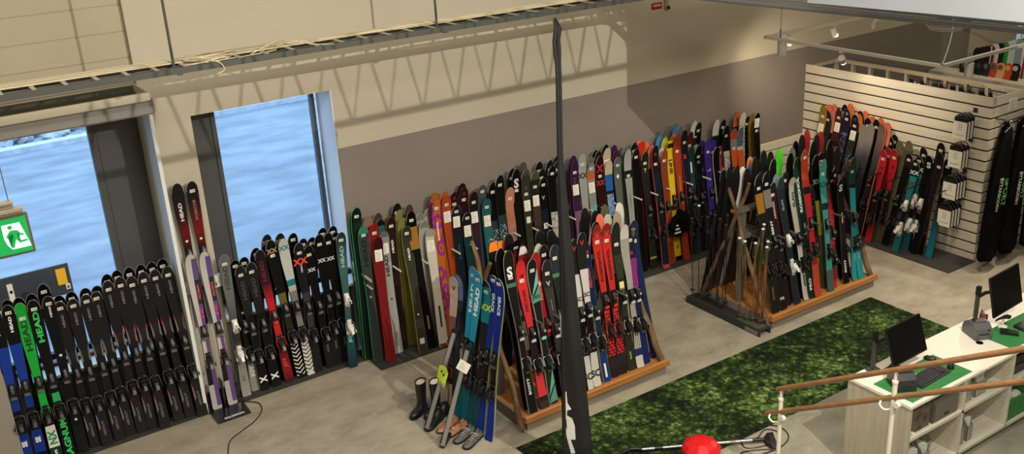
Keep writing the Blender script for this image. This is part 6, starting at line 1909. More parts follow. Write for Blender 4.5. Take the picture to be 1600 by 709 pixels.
M_ALU = mat('satin_aluminium', '#b3b6ba', .35, .75)
def roof_bar(a, b, lab, card):
    a, b = Vector(a), Vector(b)
    r = thing('roof_bar', lab, 'roof bar', group='aluminium roof bars')
    d = (b - a).normalized()
    side = d.cross(Vector((-.8, -.6, 0))).normalized()
    nrm = side.cross(d).normalized()
    M = Matrix(((side.x, nrm.x, d.x, a.x), (side.y, nrm.y, d.y, a.y), (side.z, nrm.z, d.z, a.z), (0, 0, 0, 1)))
    L = (b - a).length
    bm = B()
    prof = [(-.024, 0), (-.018, .010), (0, .014), (.018, .010), (.024, 0), (.018, -.010), (0, -.013), (-.018, -.010)]
    loft(bm, [[M @ Vector((x, y, z)) for x, y in prof] for z in (.0, L)])
    obj('bar', bm, M_ALU, r, True)
    s = 1 if nrm.y < 0 or nrm.x < 0 else -1
    bm = B(); box(bm, -.0245, -.015, s * .006 - .005, s * .006 + .004, .02, L - .02, 0, M); obj('rubber_strip', bm, M_BLACK, r)
    for z, sg in ((.05, 1), (L - .04, -1)):
        bm = B()
        loft(bm, [[M @ Vector((x, -s * y, z + dz)) for x, y in ((-.035, .0), (.035, .0), (.030, w), (-.030, w))] for dz, w in ((-.04, .05), (0, .13), (.05, .12), (.07, .03))])
        obj('mounting_foot', bm, M_BLACK, r, False)
    bm = B(); box(bm, -.026, .026, -.015, .015, -.012, .0, 0, M); box(bm, -.026, .026, -.015, .015, L, L + .012, 0, M); obj('end_cap', bm, M_BLACK, r)
    return M, L, s
roof_bar((3.80, 7.80, .03), (4.17, 7.74, 1.02), 'aluminium roof bar leaning by the black shoes, nearer the boots', False)
M, L, s = roof_bar((3.77, 7.43, .03), (4.08, 7.335, 1.03), 'aluminium roof bar with white price card at its upper foot', True)
bm = B(); MM = M @ Matrix.Translation((.01, s * .021, L - .17)) @ Matrix.Rotation(radians(12), 4, 'Y')
box(bm, -.06, .06, -.001, .001, -.055, .055, 0, MM)
for i in range(4):
    box(bm, -.04, .03 - .01 * i, -.0016, .0016, -.03 + i * .018, -.027 + i * .018, 1, MM)
tag(obj('price_card', bm, [M_PAPER, M_INK]), 'white square price card taped to the roof bar top', 'price card')
# lime green toothed hang tag
bm = B()
pl = [(-.05, .10), (-.02, .115), (.03, .10), (.06, .05), (.062, -.06), (.045, -.12), (.03, -.06), (.02, -.09), (.008, -.05), (-.005, -.08), (-.02, -.03), (-.035, -.05), (-.045, .02)]
Mt = basis((3.985, 7.735, .60), (.55, -.78, -.28), (.25, -.05, 1))
prism(bm, pl, .006, Mt)
for q in ((-.01, .05), (.02, .02)):
    box(bm, q[0] - .012, q[0] + .012, q[1] - .006, q[1] + .006, .006, .0075, 1, Mt)
    box(bm, q[0] - .003, q[0] + .003, q[1] - .018, q[1] + .018, .006, .0075, 1, Mt)
tag(obj('hang_tag', bm, [mat('lime_plastic', '#b4cc3c', .5), M_BLACK]), 'lime green toothed tag hanging by the roof bars', 'hang tag')

# ------------------------------------------------------------------ vacuum cleaner in the foreground
VC = Vector((5.50, 5.62, 0))
r = thing('vacuum_cleaner', 'red-topped canister vacuum cleaner with steel tube and black floor head', 'vacuum cleaner')
bm = B(); lathe(bm, [(.02, .02), (.175, .02), (.18, .05), (.175, .20), (.165, .215), (.02, .215)], 24, 0, Matrix.Translation(VC)); obj('drum', bm, M_BLACK, r, True)
bm = B(); lathe(bm, [(.178, .205), (.186, .225), (.180, .255), (.150, .295), (.095, .325), (.03, .338), (.001, .339)], 10, 0, Matrix.Translation(VC)); obj('red_lid', bm, mat('red_gloss_plastic', '#c8161d', .3), r)
for i in range(4):
    a = i * pi / 2 + .5
    bm = B(); lathe(bm, [(.022, -.012), (.026, -.008), (.026, .008), (.022, .012)], 12, 0, Matrix.Translation(VC + Vector((.16 * cos(a), .16 * sin(a), .027))) @ Matrix.Rotation(a, 4, 'Z') @ Matrix.Rotation(pi / 2, 4, 'Y')); obj('caster', bm, M_DARK, r)
ta, tb = Vector((5.26, 6.17, .035)), Vector((6.19, 5.62, .045))
bm = B(); tube(bm, [ta, tb], .016, 12); obj('steel_tube', bm, M_STEEL, r, True)
dt = (tb - ta).normalized()
for a_, b_ in ((ta + dt * .12, ta + dt * .20), (tb - dt * .012, tb + dt * .10)):
    bm = B(); tube(bm, [a_, b_], .0185, 12); obj('tube_joint', bm, M_BLACK, r, True)
bm = B(); tube(bm, smooth_pts([ta, ta - dt * .12 + Vector((0, 0, .01)), ta - dt * .30 + Vector((-.05, -.15, .01)), (5.02, 5.75, .05), (5.20, 5.50, .12), (5.36, 5.55, .18)], 8), .018, 10); obj('hose', bm, M_BLACK, r, True)
bm = B()
Mn = Matrix.Translation(tb + dt * .16) @ Matrix.Rotation(radians(-35), 4, 'Z')
loft(bm, [[Mn @ Vector((x, y, z)) for y, z in ((-w, -.040), (w, -.040), (w, -.018), (w * .5, h), (-w * .5, h), (-w, -.018))] for x, w, h in ((-.05, .05, .005), (.0, .13, .012), (.045, .14, .0), (.06, .14, -.02))])
obj('floor_head', bm, M_BLACK, r)
bm = B()
tube(bm, smooth_pts([(5.62, 5.76, .20), (5.78, 5.92, .06), (6.0, 5.84, .014), (6.25, 5.66, .014), (6.45, 5.72, .006), (6.52, 5.62, .006), (6.40, 5.50, .006), (6.18, 5.55, .006), (6.08, 5.62, .006), (6.15, 5.72, .016), (6.42, 5.80, .016), (6.60, 5.68, .006), (6.55, 5.50, .006), (6.35, 5.42, .006), (6.1, 5.45, .006), (5.95, 5.50, .006), (6.0, 5.58, .006), (6.2, 5.48, .012), (6.3, 5.38, .006)], 6), .0062, 6)
obj('power_lead', bm, M_BLACK, r, True)

# ------------------------------------------------------------------ exit sign, poster, fire sign
ES = Vector((.612, 6.915, 3.417))
r = thing('exit_sign', 'green emergency exit sign with running figure in front of the wide window', 'exit sign')
W, Hh_ = .44, .28
bm = B(); box(bm, ES.x - W - .02, ES.x + .0, ES.y + .0, ES.y + .03, ES.z - Hh_, ES.z, bev=.004); obj('sign_casing', bm, mat('olive_grey_casing', '#5c564a', .5), r)
bm = B(); box(bm, ES.x - W, ES.x - .018, ES.y - .004, ES.y, ES.z - Hh_ + .018, ES.z - .018); obj('sign_face', bm, mat('exit_green', '#12924a', .4, emit='#0c8a3c', es=.55), r)
Mx = basis((ES.x - .095, ES.y - .005, ES.z - .14), (1, 0, 0), (0, 0, 1))
bm = B()
def flat(pts, z=.0, mi=0):
    f = bm.faces.new([bm.verts.new(Mx @ Vector((x, y, z))) for x, y in pts]); f.material_index = mi
    bmesh.ops.triangulate(bm, faces=[f])
flat([(-.075, .085), (.035, .085), (.060, -.040), (.075, -.090), (-.040, -.090), (-.062, -.060), (-.075, -.01)])
flat([(-.30, .0), (-.22, .07), (-.185, .07), (-.215, .028), (-.105, .028), (-.105, -.028), (-.215, -.028), (-.185, -.07), (-.22, -.07)])
obj('white_pictogram', bm, mat('sign_white', '#dff0e6', .4, emit='#bfe8d4', es=.8), r)
bm = B()
n = 14
flat([(-.028 + .014 * cos(2 * pi * k / n), .062 + .014 * sin(2 * pi * k / n)) for k in range(n)], .001)
flat([(-.03, .042), (.012, .036), (.028, .010), (.046, .002), (.042, -.008), (.020, .000), (.008, .016), (.010, -.010), (.022, -.038), (.062, -.036), (.060, -.050), (.012, -.054), (-.006, -.024), (-.020, -.050), (-.028, -.082), (-.044, -.078), (-.034, -.042), (-.018, -.006), (-.020, .018), (-.040, .010), (-.052, -.008), (-.062, -.002), (-.048, .022)], .001)
obj('running_figure', bm, MATS['exit_green'], r)
bm = B()
box(bm, ES.x - W - .3, ES.x - .02, ES.y - .02, ES.y + .05, ES.z + .02, ES.z + .04); box(bm, ES.x - W - .3, ES.x - .02, ES.y - .0, ES.y + .03, ES.z, ES.z + .02)
box(bm, ES.x - W - .3, ES.x - .07, ES.y - .01, ES.y + .05, ES.z + .075, ES.z + .09); box(bm, ES.x - W - .3, ES.x - .07, ES.y + .01, ES.y + .03, ES.z + .04, ES.z + .075)
obj('mounting_channel', bm, mat('beige_channel', '#8f8571', .6), r)
bm = B()
for x in (-.09, -.3):
    tube(bm, [(ES.x + x, ES.y + .02, ES.z + .02), (ES.x + x, ES.y + .02, 6.6)], .004, 6)
obj('hanger_rod', bm, M_STEEL, r)

r = thing('window_notice', 'dark notice board on the wide window with yellow and white slips', 'notice')
bm = B(); box(bm, -.2, 1.135, 10.055, 10.075, 1.55, 1.87); obj('notice_panel', bm, mat('dark_blue_grey_panel', '#3c434b', .4), r)
bm = B(); box(bm, 1.01, 1.10, 10.052, 10.0545, 1.66, 1.83); obj('yellow_slip', bm, mat('yellow_paper', '#f0b928', .6), r)
bm = B(); box(bm, .56, .61, 10.052, 10.0545, 1.58, 1.80); box(bm, .575, .60, 10.0505, 10.052, 1.70, 1.73, 1); obj('white_slip', bm, [M_PAPER, M_BLACK], r)
bm = B(); box(bm, 1.075, 1.115, 10.050, 10.0515, 1.60, 1.66); box(bm, 1.085, 1.105, 10.049, 10.050, 1.61, 1.64, 1); obj('small_slip', bm, [M_PAPER, mat('brown_ink', '#7a4a3a', .6)], r)
bm = B(); box(bm, .36, .45, 10.052, 10.0545, 1.68, 1.71); box(bm, .385, .425, 10.052, 10.0545, 1.62, 1.68); obj('pale_mark', bm, mat('pale_blue_print', '#7a98b5', .6), r)

r = thing('fire_sign', 'small red fire extinguisher sign high on the cream wall', 'sign')
bm = B(); box(bm, 8.59, 8.76, YW - .012, YW - .001, 3.42, 3.50); lathe(bm, [(.0, -.010), (.055, -.010), (.055, .0), (.0, .0)], 20, 0, Matrix.Translation((8.68, YW - .002, 3.60)) @ Matrix.Rotation(pi / 2, 4, 'X')); obj('red_plate', bm, mat('sign_red', '#a3161a', .4), r)
bm = B(); box(bm, 8.61, 8.74, YW - .0135, YW - .012, 3.455, 3.480); obj('pale_line', bm, mat('pale_red_print', '#d79a94', .5), r)
r = thing('wall_conduit', 'grey vertical conduit end beside the red fire sign', 'conduit')
bm = B(); box(bm, 8.80, 8.86, YW - .03, YW - .001, 3.40, 6.55, bev=.004); obj('channel', bm, mat('conduit_grey', '#8d8677', .5), r)
bm = B(); box(bm, 8.83, 8.87, YW - .05, YW - .03, 3.40, 3.44); obj('end_clip', bm, M_BLACK, r)

# ------------------------------------------------------------------ cable trays
M_TRAY = mat('galvanised_tray', '#4b4d48', .5, .2)  # shading of the rail faces is put into this dark grey
M_CABLE = mat('cream_cable', '#c9bd9f', .6)
r = thing('cable_tray', 'long suspended ladder cable tray in front of the window wall', 'cable tray')
TZ, TY = 3.85, 8.50
def tyy(x): return 8.52 - .022 * x
bm = B()
for dy, h in ((0, .052), (.36, .045)):
    a, b = (-3.9, tyy(-3.9) + dy), (18.6, tyy(18.6) + dy)
    prof = [(-.004, 0), (.014, 0), (.014, .004), (.0, .004), (.0, h - .004), (.014, h - .004), (.014, h), (-.004, h)]
    loft(bm, [[Vector((x, y + p, TZ + z)) for p, z in prof] for x, y in (a, b)])
obj('tray_rails', bm, M_TRAY, r)
x = -1.4
while x < 9.6:
    bm = B(); box(bm, x, x + .035, tyy(x) + .008, tyy(x) + .352, TZ + .040, TZ + .050)
    obj('rung', bm, mat('pale_rung', '#a9a595', .5), r)
    x += .24
rr = random.Random(9)
def run(off0, off1, k, z0, cnt, mi):
    pts = []
    off = off0 + (off1 - off0) * k / max(1, cnt - 1)
    x = -3.8
    while x < 14:
        pts.append((x, tyy(x) + off + rr.uniform(-.012, .012), z0 + (k % 3) * .007 + rr.uniform(-.003, .006)))
        x += .7
    tube(bm, smooth_pts(pts, 3), .006, 5, mi)
bm = B()
for k in range(11):
    run(.025, .20, k, TZ + .012, 11, 0)
obj('gap_shade_runs', bm, mat('gap_shade', '#33302a', .6), r, True)  # dark runs added under the rungs for the shade in the gaps
bm = B()
for k in range(11):
    run(.21, .34, k, TZ + .057, 11, k % 2)
# slack coils near the first rod
def coil(cx, n, rx, ry, seed):
    q = random.Random(seed)
    pts = []
    for i in range(n * 10):
        a = 2 * pi * i / 10
        pts.append((cx + rx * cos(a) * q.uniform(.85, 1.1), tyy(cx) + .20 + ry * sin(a) * q.uniform(.8, 1.2), TZ + .06 + .03 * sin(a * .37 + 1) + q.uniform(0, .012)))
    tube(bm, smooth_pts(pts, 3), .005, 5, 0)
coil(2.45, 5, .22, .075, 1); coil(2.75, 2, .4, .08, 2)
tube(bm, smooth_pts([(2.38, tyy(2.4) + .08, TZ + .07), (2.48, tyy(2.4) - .01, TZ + .05), (2.52, tyy(2.4) - .02, TZ - .02), (2.45, tyy(2.4) - .01, TZ - .05)], 5), .005, 5, 0)
tube(bm, smooth_pts([(2.8, tyy(2.8) + .10, TZ + .05), (3.1, tyy(3) + .12, TZ + .13), (3.4, tyy(3) + .06, TZ + .06), (3.55, tyy(3.5) - .01, TZ + .05), (3.5, tyy(3.5) + .05, TZ + .03)], 5), .005, 5, 0)
obj('cables', bm, [M_CABLE, mat('beige_cable', '#b0a283', .6)], r, True)
for x in (-1.2, 2.15, 4.72, 7.4, 10.6, 14.0):
    bm = B(); tube(bm, [(x, tyy(x) + .18, TZ + .01), (x, tyy(x) + .18, 6.6)], .012, 8); box(bm, x - .02, x + .02, tyy(x) - .01, tyy(x) + .37, TZ - .012, TZ); obj('hanger_rod', bm, M_TRAY, r)
bm = B()
for x in (.40, .62):
    box(bm, x - .02, x + .04, tyy(x) - .012, tyy(x) + .03, TZ - .06, TZ - .001, bev=.004)
box(bm, .42, .66, tyy(.5) - .008, tyy(.5) + .01, TZ - .045, TZ - .030)
obj('tray_clamp', bm, M_TRAY, r)

r = thing('cable_tray', 'grey overhead cable tray under the white soffit, near the track lights', 'cable tray')
ta, tb = Vector((7.505, 7.206, 3.9)), Vector((7.763, 4.384, 3.9))
dt = (tb - ta).normalized()
ta = ta - dt * 2.6; tb = tb + dt * 1.2
sd = Vector((dt.y, -dt.x, 0))
if sd.x < 0: sd = -sd
bm = B()
tube(bm, [ta, tb], .028, 12)
for o in (0, .30):
    a, b = ta + sd * o, tb + sd * o
    M = basis(a + Vector((0, 0, .05)), dt, sd)
    box(bm, 0, (tb - ta).length, -.006, .006, -.012, .012, 0, M)
obj('tray_rails', bm, mat('dull_grey_tray', '#83868a', .5), r)
for k in range(22):
    a = ta + dt * (.15 + k * .29)
    M = basis(a + Vector((0, 0, .05)), dt, sd)
    bm = B(); box(bm, 0, .03, 0, .30, -.004, .006, 0, M)
    obj('rung', bm, mat('brownish_rung', '#7a6a50', .7), r)
bm = B()
for k in range(4):
    a, b = ta + sd * (.08 + .05 * k) + Vector((0, 0, .075)), tb + sd * (.08 + .05 * k) + Vector((0, 0, .075))
    tube(bm, [a, a.lerp(b, .3) + Vector((0, 0, .01)), a.lerp(b, .6), b], .012, 6)
obj('cables', bm, mat('brown_cables', '#5a4d38', .7), r)
for k in (.35, .62, .8):
    p = ta.lerp(tb, k)
    bm = B(); tube(bm, [p + sd * .15 + Vector((0, 0, .05)), p + sd * .15 + Vector((0, 0, 1.5))], .008, 6)
    for v in bm.verts:
        if v.co.z > 5: v.co.z = 6.6
    obj('hanger_rod', bm, M_TRAY, r)
# white soffit edge of the upper floor
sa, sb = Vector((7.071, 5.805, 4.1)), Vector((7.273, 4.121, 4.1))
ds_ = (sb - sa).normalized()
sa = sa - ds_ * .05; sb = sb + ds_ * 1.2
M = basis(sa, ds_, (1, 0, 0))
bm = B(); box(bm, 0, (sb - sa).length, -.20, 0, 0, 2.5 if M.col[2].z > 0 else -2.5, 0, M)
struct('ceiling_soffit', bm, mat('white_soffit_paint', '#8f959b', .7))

# ------------------------------------------------------------------ track lighting over the shop
M_TRK = mat('white_track', '#cfcabd', .45)
r = thing('light_track', 'white rectangular lighting track hung over the shop corner', 'light track')
TP = [(9.78, 8.96), (9.76, 6.38), (13.6, 6.38), (13.6, 8.96)]
for (xa, ya), (xb, yb) in zip(TP, TP[1:] + TP[:1]):
    d = Vector((xb - xa, yb - ya, 0))
    M = basis((xa, ya, 3.0), d, Vector((-d.y, d.x, 0)))
    bm = B(); box(bm, -.02, d.length + .02, -.02, .02, -.018, .018, 0, M); obj('track_profile', bm, M_TRK, r)
for x, y in ((10.05, 8.95), (9.79, 8.72), (11.6, 6.39), (11.7, 8.94), (13.5, 8.9), (13.5, 6.4)):
    bm = B(); tube(bm, [(x, y, 3.018), (x, y, 6.595)], .0025, 5); lathe(bm, [(.008, 3.018), (.008, 3.06), (.003, 3.08)], 8, 0, Matrix.Translation((x, y, 0))); obj('suspension_wire', bm, M_DARK, r)
bm = B(); tube(bm, smooth_pts([(9.80, 6.40, 3.02), (9.95, 6.46, 3.12), (10.15, 6.55, 3.32), (10.2, 6.6, 3.6), (10.2, 6.6, 4.2)], 5), .005, 6); obj('feed_cable', bm, M_TRK, r, True)
bm = B()
for k in range(3):
    pts = [(10.25 + (.17 + .02 * k) * cos(a), 6.70 + (.17 + .02 * k) * sin(a), 3.30 + .02 * k) for a in [2 * pi * i / 20 for i in range(21)]]
    tube(bm, pts, .006, 6)
tube(bm, [(10.25, 6.53, 3.32), (10.2, 6.6, 4.2), (10.2, 6.6, 6.595)], .004, 6)
tag(obj('coiled_cable', bm, mat('beige_coil', '#8d8372', .6), None, True), 'coil of beige cable hanging over the track light corner', 'cable coil')
LIT = mat('lit_lens', '#fff4dc', .4, emit='#ffeccb', es=14)
def spot(x, y, tgt, lit, lab, ln=.13, rad=.042):
    r = thing('track_spotlight', lab, 'spotlight', group='white spotlights on the track')
    top = Vector((x, y, 2.982))
    bm = B(); box(bm, x - .06, x + .06, y - .016, y + .016, 2.962, 2.982); tube(bm, [(x, y, 2.965), (x, y, 2.90)], .010, 8); obj('stem', bm, M_TRK, r)
    c = Vector((x, y, 2.875))
    d = (Vector(tgt) - c).normalized()
    u, v = frame(d)
    M = Matrix(((u.x, v.x, d.x, c.x), (u.y, v.y, d.y, c.y), (u.z, v.z, d.z, c.z), (0, 0, 0, 1)))
    bm = B(); lathe(bm, [(.0, -ln / 2), (rad, -ln / 2), (rad, ln / 2), (rad * .85, ln / 2), (rad * .8, ln / 2 - .02)], 18, 0, M, False); obj('lamp_can', bm, M_TRK, r, True)
    bm = B(); lathe(bm, [(.0, ln / 2 - .02), (rad * .8, ln / 2 - .02)], 18, 0, M, False); obj('lens', bm, LIT if lit else M_DARK, r)
spot(9.92, 8.80, (9.92, 8.80, 0), True, 'large white cylinder spotlight hanging at the track corner', .22, .06)
spot(10.25, 8.955, (11.0, 9.84, 2.2), True, 'lit spotlight on the track, second from corner by the wall')
spot(9.79, 7.73, (11.6, 8.6, 1.6), True, 'bright lit spotlight above the slatted partition')
spot(11.13, 8.955, (11.6, 8.6, 1.2), False, 'white spotlight midway along the far track side')
spot(11.99, 8.955, (12.4, 9.6, 1.2), False, 'white spotlight at the far end under the tray')
spot(10.29, 6.385, (10.3, 6.38, 0), True, 'white cylinder spotlight above the partition corner', .15, .05)

# ------------------------------------------------------------------ behind the partition
r = thing('stud_frame', 'pale wooden stud frame rising behind the slatted partition', 'frame')
bm = B(); box(bm, 12.26, 12.34, 6.88, YW - .01, 2.17, 2.21); obj('top_rail', bm, M_PLY, r)
y = 7.0
while y < 9.8:
    bm = B(); box(bm, 12.27, 12.33, y, y + .045, 0, 2.17); obj('stud', bm, M_PLY, r)
    y += .31
bm = B(); box(bm, 12.33, 12.35, 6.9, YW - .01, 0, 1.5); obj('backing_board', bm, M_TAUPE, r)
bm = B(); box(bm, XS + .05, 12.26, YW - .06, YW - .01, 2.16, 2.20); obj('tie_rail', bm, M_PLY, r)
def sb_binding(x, y, z, lab, cols):
    r = thing('snowboard_binding', lab, 'binding', (x, y, z), random.uniform(-.5, .5), 'bindings behind the partition')
    bm = B(); loft(bm, [[Vector((px, s * .055, pz)) for px, pz in ((-.10, 0), (.10, 0), (.11, .012), (-.08, .02), (-.11, .012))] for s in (-1, 1)]); obj('base_plate', bm, cols[0], r)
    bm = B()
    rings = []
    for t in range(6):
        h = .02 + .18 * t / 5
        w = .055 - .012 * t / 5
        rings.append([Vector((-.085 - .03 * t / 5 + .03 * (1 - cos(a)) * .9, w * sin(a), h)) for a in [(-1.2 + 2.4 * k / 8) for k in range(9)]])
    loft(bm, rings, 0, False, False); o = obj('highback', bm, cols[0], r, True); o.modifiers.new('thick', 'SOLIDIFY').thickness = .006
    for px, pz in ((-.04, .11), (.06, .06)):
        bm = B(); pts = [(px, .058 * cos(a), .015 + pz * sin(a)) for a in [pi * k / 8 for k in range(9)]]
        tube(bm, pts, .010, 6); obj('strap', bm, cols[1], r, True)
cs = [(M_BLACK, M_DARK), (M_BLACK, M_WPLAST), (M_BLACK, mat('brick_red', '#8a2a24', .5)), (M_DARK, M_BLACK)]
# ledge carrying the bindings
bm = B(); box(bm, 11.95, 12.26, 6.92, 8.5, 1.98, 2.005); obj('ledge', bm, M_PLY, r)
for i, yb in enumerate((8.28, 8.10, 7.94, 7.80, 7.66, 7.52, 7.38, 7.24, 7.08)):
    sb_binding(12.10, yb, 2.006, f'dark snowboard binding behind the partition, {ORD[i]} such from left', cs[(i * 7 + 1) % 4])

# rear snowboard rack
bm = B()
z = 1.62
while z > .1:
    box(bm, 14.66, 14.68, 6.6, YW - .05, max(z - .124, 0), z, 0, bev=.003)
    z -= .1425
box(bm, 14.68, 14.70, 6.6, YW - .05, 0, 1.6, 1); box(bm, 14.62, 15.0, 6.6, YW - .05, 1.60, 1.66, 0)
struct('partition_rear', bm, [M_SLAT, M_SLOT])
def snowboard(x, y, ztop, zb, col, col2, w, lab, tilt=.06):
    r = thing('snowboard', lab, 'snowboard', (x, y, zb), random.uniform(-.25, .1), 'boards on the rear rack')
    h = ztop - zb
    bm = B()
    n = 20
    out = []
    for k in range(n + 1):
        a = pi * k / n
        out.append((w * cos(a), h - w * 1.1 + w * 1.1 * sin(a)))
    out += [(-w * .85, h * .5), (-w, .10), (-w * .7, .0), (w * .7, .0), (w, .10), (w * .85, h * .5)]
    loft(bm, [[Vector((d_ + tilt * q, p, q)) for p, q in out] for d_ in (-.006, .006)])
    obj('board', bm, mat('board_' + col, col, .35), r)
    bm = B()
    if x < 15:
        lathe(bm, [(.0, -.001), (w * .5, -.001), (w * .5, .001), (.0, .001)], 16, 0, Matrix.Translation((-.009 + tilt * h * .72, 0, h * .72)) @ Matrix.Rotation(pi / 2, 4, 'Y'))
    else: box(bm, -.0095 + tilt * h * .4, -.0065 + tilt * h * .4, -w * .4, w * .4, h * .33, h * .45)
    obj('graphic', bm, mat('board_print_' + col2, col2, .4), r)
BK = [('#1a1a1b', '#8a8a88'), ('#2a1c1c', '#b0302c'), ('#1c1c1e', '#c9c9c4'), ('#7a2a3a', '#1a1a1a'), ('#c9c9c6', '#1a1a1a'), ('#1c1c1c', '#3aa24a'), ('#2f9a44', '#111111'), ('#b9b9b9', '#2a2a2a'), ('#c4c8cc', '#2a4a8a'), ('#8a9aa2', '#1a1a1a'), ('#b52a44', '#e0d0d0'), ('#d9d7d0', '#2a2a2a'), ('#1a1a1a', '#d0d0d0')]
def lerp(a, b, t): return a + (b - a) * t
for i, (a, b) in enumerate(BK):
    t = i / (len(BK) - 1)
    snowboard(15.30, lerp(9.42, 8.50, t), lerp(1.97, 2.27, t), .9, a, b, .075, f'tall board in the back row of the rear rack, {ORD[i]} from left')
BF = [('#1b1b1d', '#5a5a58'), ('#222224', '#8a8a86'), ('#1c1d1f', '#44484c'), ('#2a2b2e', '#6a6e70'), ('#c24a34', '#1f6a5a'), ('#c9a077', '#8a4a2a'), ('#c8502e', '#e0b080'), ('#1a1a1b', '#c0c0bc')]
for i, (a, b) in enumerate(BF):
    t = i / (len(BF) - 1)
    snowboard(14.80, lerp(9.28, 8.42, t), lerp(1.84, 1.93, t), 1.661, a, b, .085, f'board in the front row of the rear rack, {ORD[i]} from left', .10)
bm = B(); box(bm, 15.2, 15.5, 6.6, YW - .05, 0, .9); struct('partition_rear_base', bm, M_SLOT)

# ------------------------------------------------------------------ packets, sign and bags on the partition
M_CARD = mat('pale_card', '#e9e2d2', .7)
for k, (yc, zc, n) in enumerate(((7.06, 1.86, 3), (7.08, 1.47, 3), (7.11, 1.03, 4), (7.14, .64, 4))):
    hk = thing('display_hook', f'slatwall hook holding packets, {ORD[k]} from the top', 'hook', group='hooks on the partition')
    bm = B(); tube(bm, [(XS, yc, zc + .17), (11.30, yc, zc + .17), (11.285, yc, zc + .19)], .004, 6); obj('hook_wire', bm, M_STEEL, hk)
    bm = B(); box(bm, XS - .008, XS - .001, yc - .03, yc + .03, zc + .14, zc + .20); obj('hook_plate', bm, M_DARK, hk)
    for i in range(n):
        x = 11.34 + i * .065
        r = thing('sleeve_packet', f'black and white packet, {ORD[i]} from front on the hook {ORD[k]} from top', 'packet', (x, yc, zc), 0, 'packets hanging on the partition')
        bm = B(); box(bm, -.012, .016, -.095, .095, -.155, .13, bev=.008); 
        tube(bm, smooth_pts([(0, -.085, .12), (0, -.05, .158), (0, 0, .166), (0, .05, .158), (0, .085, .12)], 4), .008, 6)
        obj('folded_sleeve', bm, M_BLACK, r)
        bm = B(); box(bm, -.018, -.0125, -.093, .093, -.150, .075); obj('card_wrap', bm, M_CARD, r)
        bm = B()
        for q in ((-.025, .030), (.005, .030), (-.025, .0), (.005, .0), (-.025, -.03), (.005, -.03)):
            box(bm, -.0195, -.018, q[0], q[0] + .020, q[1], q[1] + .004); box(bm, -.0195, -.018, q[0], q[0] + .004, q[1], q[1] + .020)
        box(bm, -.0195, -.018, -.07, .07, -.10, -.094)
        obj('card_print', bm, M_INK, r)
bm = B(); box(bm, 11.98, 12.16, 6.828, 6.832, 1.99, 2.15)
for i in range(5):
    box(bm, 12.0, 12.13 - (i % 2) * .03, 6.8265, 6.828, 2.01 + i * .026, 2.015 + i * .026, 1)
tag(obj('paper_sign', bm, [M_PAPER, M_INK]), 'white paper sign taped to the side of the partition', 'sign')

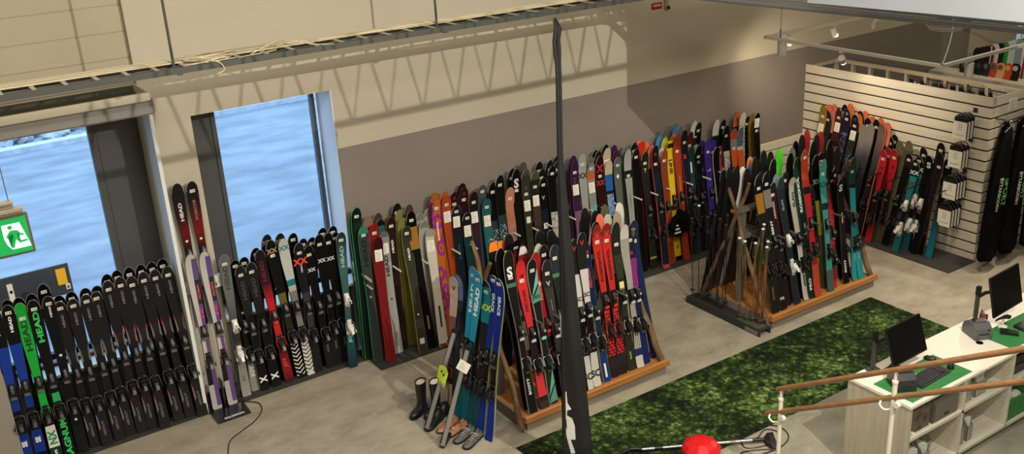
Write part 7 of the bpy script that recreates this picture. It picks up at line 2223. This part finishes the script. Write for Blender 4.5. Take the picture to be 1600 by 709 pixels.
r = thing('garment_rail', 'dark hanging rail with hooks on the side of the partition', 'rail')
bm = B(); tube(bm, [(11.66, 6.66, 1.95), (13.3, 6.66, 1.95)], .013, 8)
for x in (11.72, 12.4, 13.2):
    tube(bm, [(x, 6.66, 1.95), (x, 6.835, 1.95)], .010, 8)
obj('rail_tube', bm, M_DARK, r)
M_BAG = noise_mat('black_bag_cloth', '#060607', '#0b0b0c', 6, .9, .4, spec=.08)
M_BGR = mat('green_bag_print', '#5fae5a', .6)
M_BWH = mat('white_bag_print', '#b9b8b0', .6)
def ski_bag(x, y, lean, w, seed, lab):
    r = thing('ski_bag', lab, 'ski bag', (x, y, 0), radians(seed * 3 - 8), 'black ski bags on the rail')
    rr = random.Random(seed)
    bm = B()
    rings = []
    n = 18
    ph = rr.uniform(0, 6)
    def prof(t):
        z = .16 + (1.90 - .16) * t
        ww = w * (1.0 if t < .72 else 1 - .62 * ((t - .72) / .28) ** 2) * (.86 + .14 * sin(t * 4 + ph)) * (1.15 - .25 * t)
        if t < .04: ww *= .75
        dx = lean * (1 - t)
        return z, ww, dx
    def dep(a, t):
        return (.055 + .012 * sin(3 * a + t * 7 + ph)) * (1.2 - .5 * t)
    for i in range(26):
        t = i / 25
        z, ww, dx = prof(t)
        rings.append([Vector((dx + ww / 2 * cos(a), dep(a, t) * sin(a), z + .01 * sin(5 * a))) for a in [2 * pi * k / n for k in range(n)]])
    loft(bm, rings)
    obj('bag_body', bm, M_BAG, r, True)
    bm = B()
    tube(bm, smooth_pts([(0, 0, 1.88), (0, .0, 1.93), (.0, .015, 1.975), (.01, .0, 1.985), (.012, -.012, 1.965)], 4), .005, 6)
    tube(bm, [(-.09, 0, 1.86), (0, 0, 1.91), (.09, 0, 1.86)], .007, 6)
    obj('hanger', bm, M_STEEL, r)
    def text(s, h, xo, zc, m, nm):
        b2 = B()
        Mt = basis((xo, 0, zc), (0, 0, -1), (1, 0, 0))
        add_text(b2, s, h, Mt, 0, .03, 1.1)
        for v in b2.verts:
            t = (v.co.z - .16) / 1.74
            z, ww, dx = prof(t)
            v.co.x += dx
            c = max(-1, min(1, (v.co.x - dx) / (ww / 2)))
            a = -math.acos(c)
            v.co.y = dep(a, t) * sin(a) - .004
        obj(nm, b2, m, r)
    text('SPORT', .085, .055, 1.07, M_BGR, 'green_lettering')
    text('BYTARBODEN', .048, -.035, 1.05, M_BWH, 'white_lettering')
ski_bag(11.60, 6.56, -.14, .33, 1, 'black ski bag with green and white lettering at the partition corner')
ski_bag(11.79, 6.725, -.08, .33, 2, 'black ski bag, second from the partition corner')
ski_bag(11.97, 6.56, -.07, .34, 3, 'black ski bag, third from the partition corner')
ski_bag(12.15, 6.725, -.02, .34, 4, 'black ski bag, fourth from the partition corner')
ski_bag(12.33, 6.56, .0, .34, 5, 'black ski bag, fifth from the partition corner')

# dark bag hung on the yellow ski
r = thing('drawstring_bag', 'black drawstring bag with white marks hung on the yellow ski', 'bag')
bm = B()
bmesh.ops.create_icosphere(bm, subdivisions=4, radius=1)
rr = random.Random(8)
for v in bm.verts:
    p = v.co.copy()
    k = 1 + .07 * sin(p.x * 6 + p.z * 3) + .06 * sin(p.z * 9 + p.x * 4)
    v.co = Vector((p.x * .17 * k * (1 - .25 * p.z), p.y * .07 * k, p.z * .19 * k)) + Vector((8.64, 9.31, .60))
obj('bag_body', bm, M_BAG, r, True)
bm = B(); tube(bm, smooth_pts([(8.60, 9.30, .76), (8.62, 9.36, .86), (8.68, 9.36, .86), (8.70, 9.30, .76)], 5), .006, 6); obj('drawstring', bm, M_BLACK, r)
bm = B()
for i in range(3):
    M = Matrix.Translation((8.535, 9.236 + .004 * i, .50 + i * .05)) @ Matrix.Rotation(radians(-25), 4, 'Z') @ Matrix.Rotation(radians(-12), 4, 'Y')
    box(bm, -.05 + i * .014, .04 - i * .016, -.002, .002, -.010, .012, 0, M)
obj('white_stripes', bm, M_WPLAST, r)
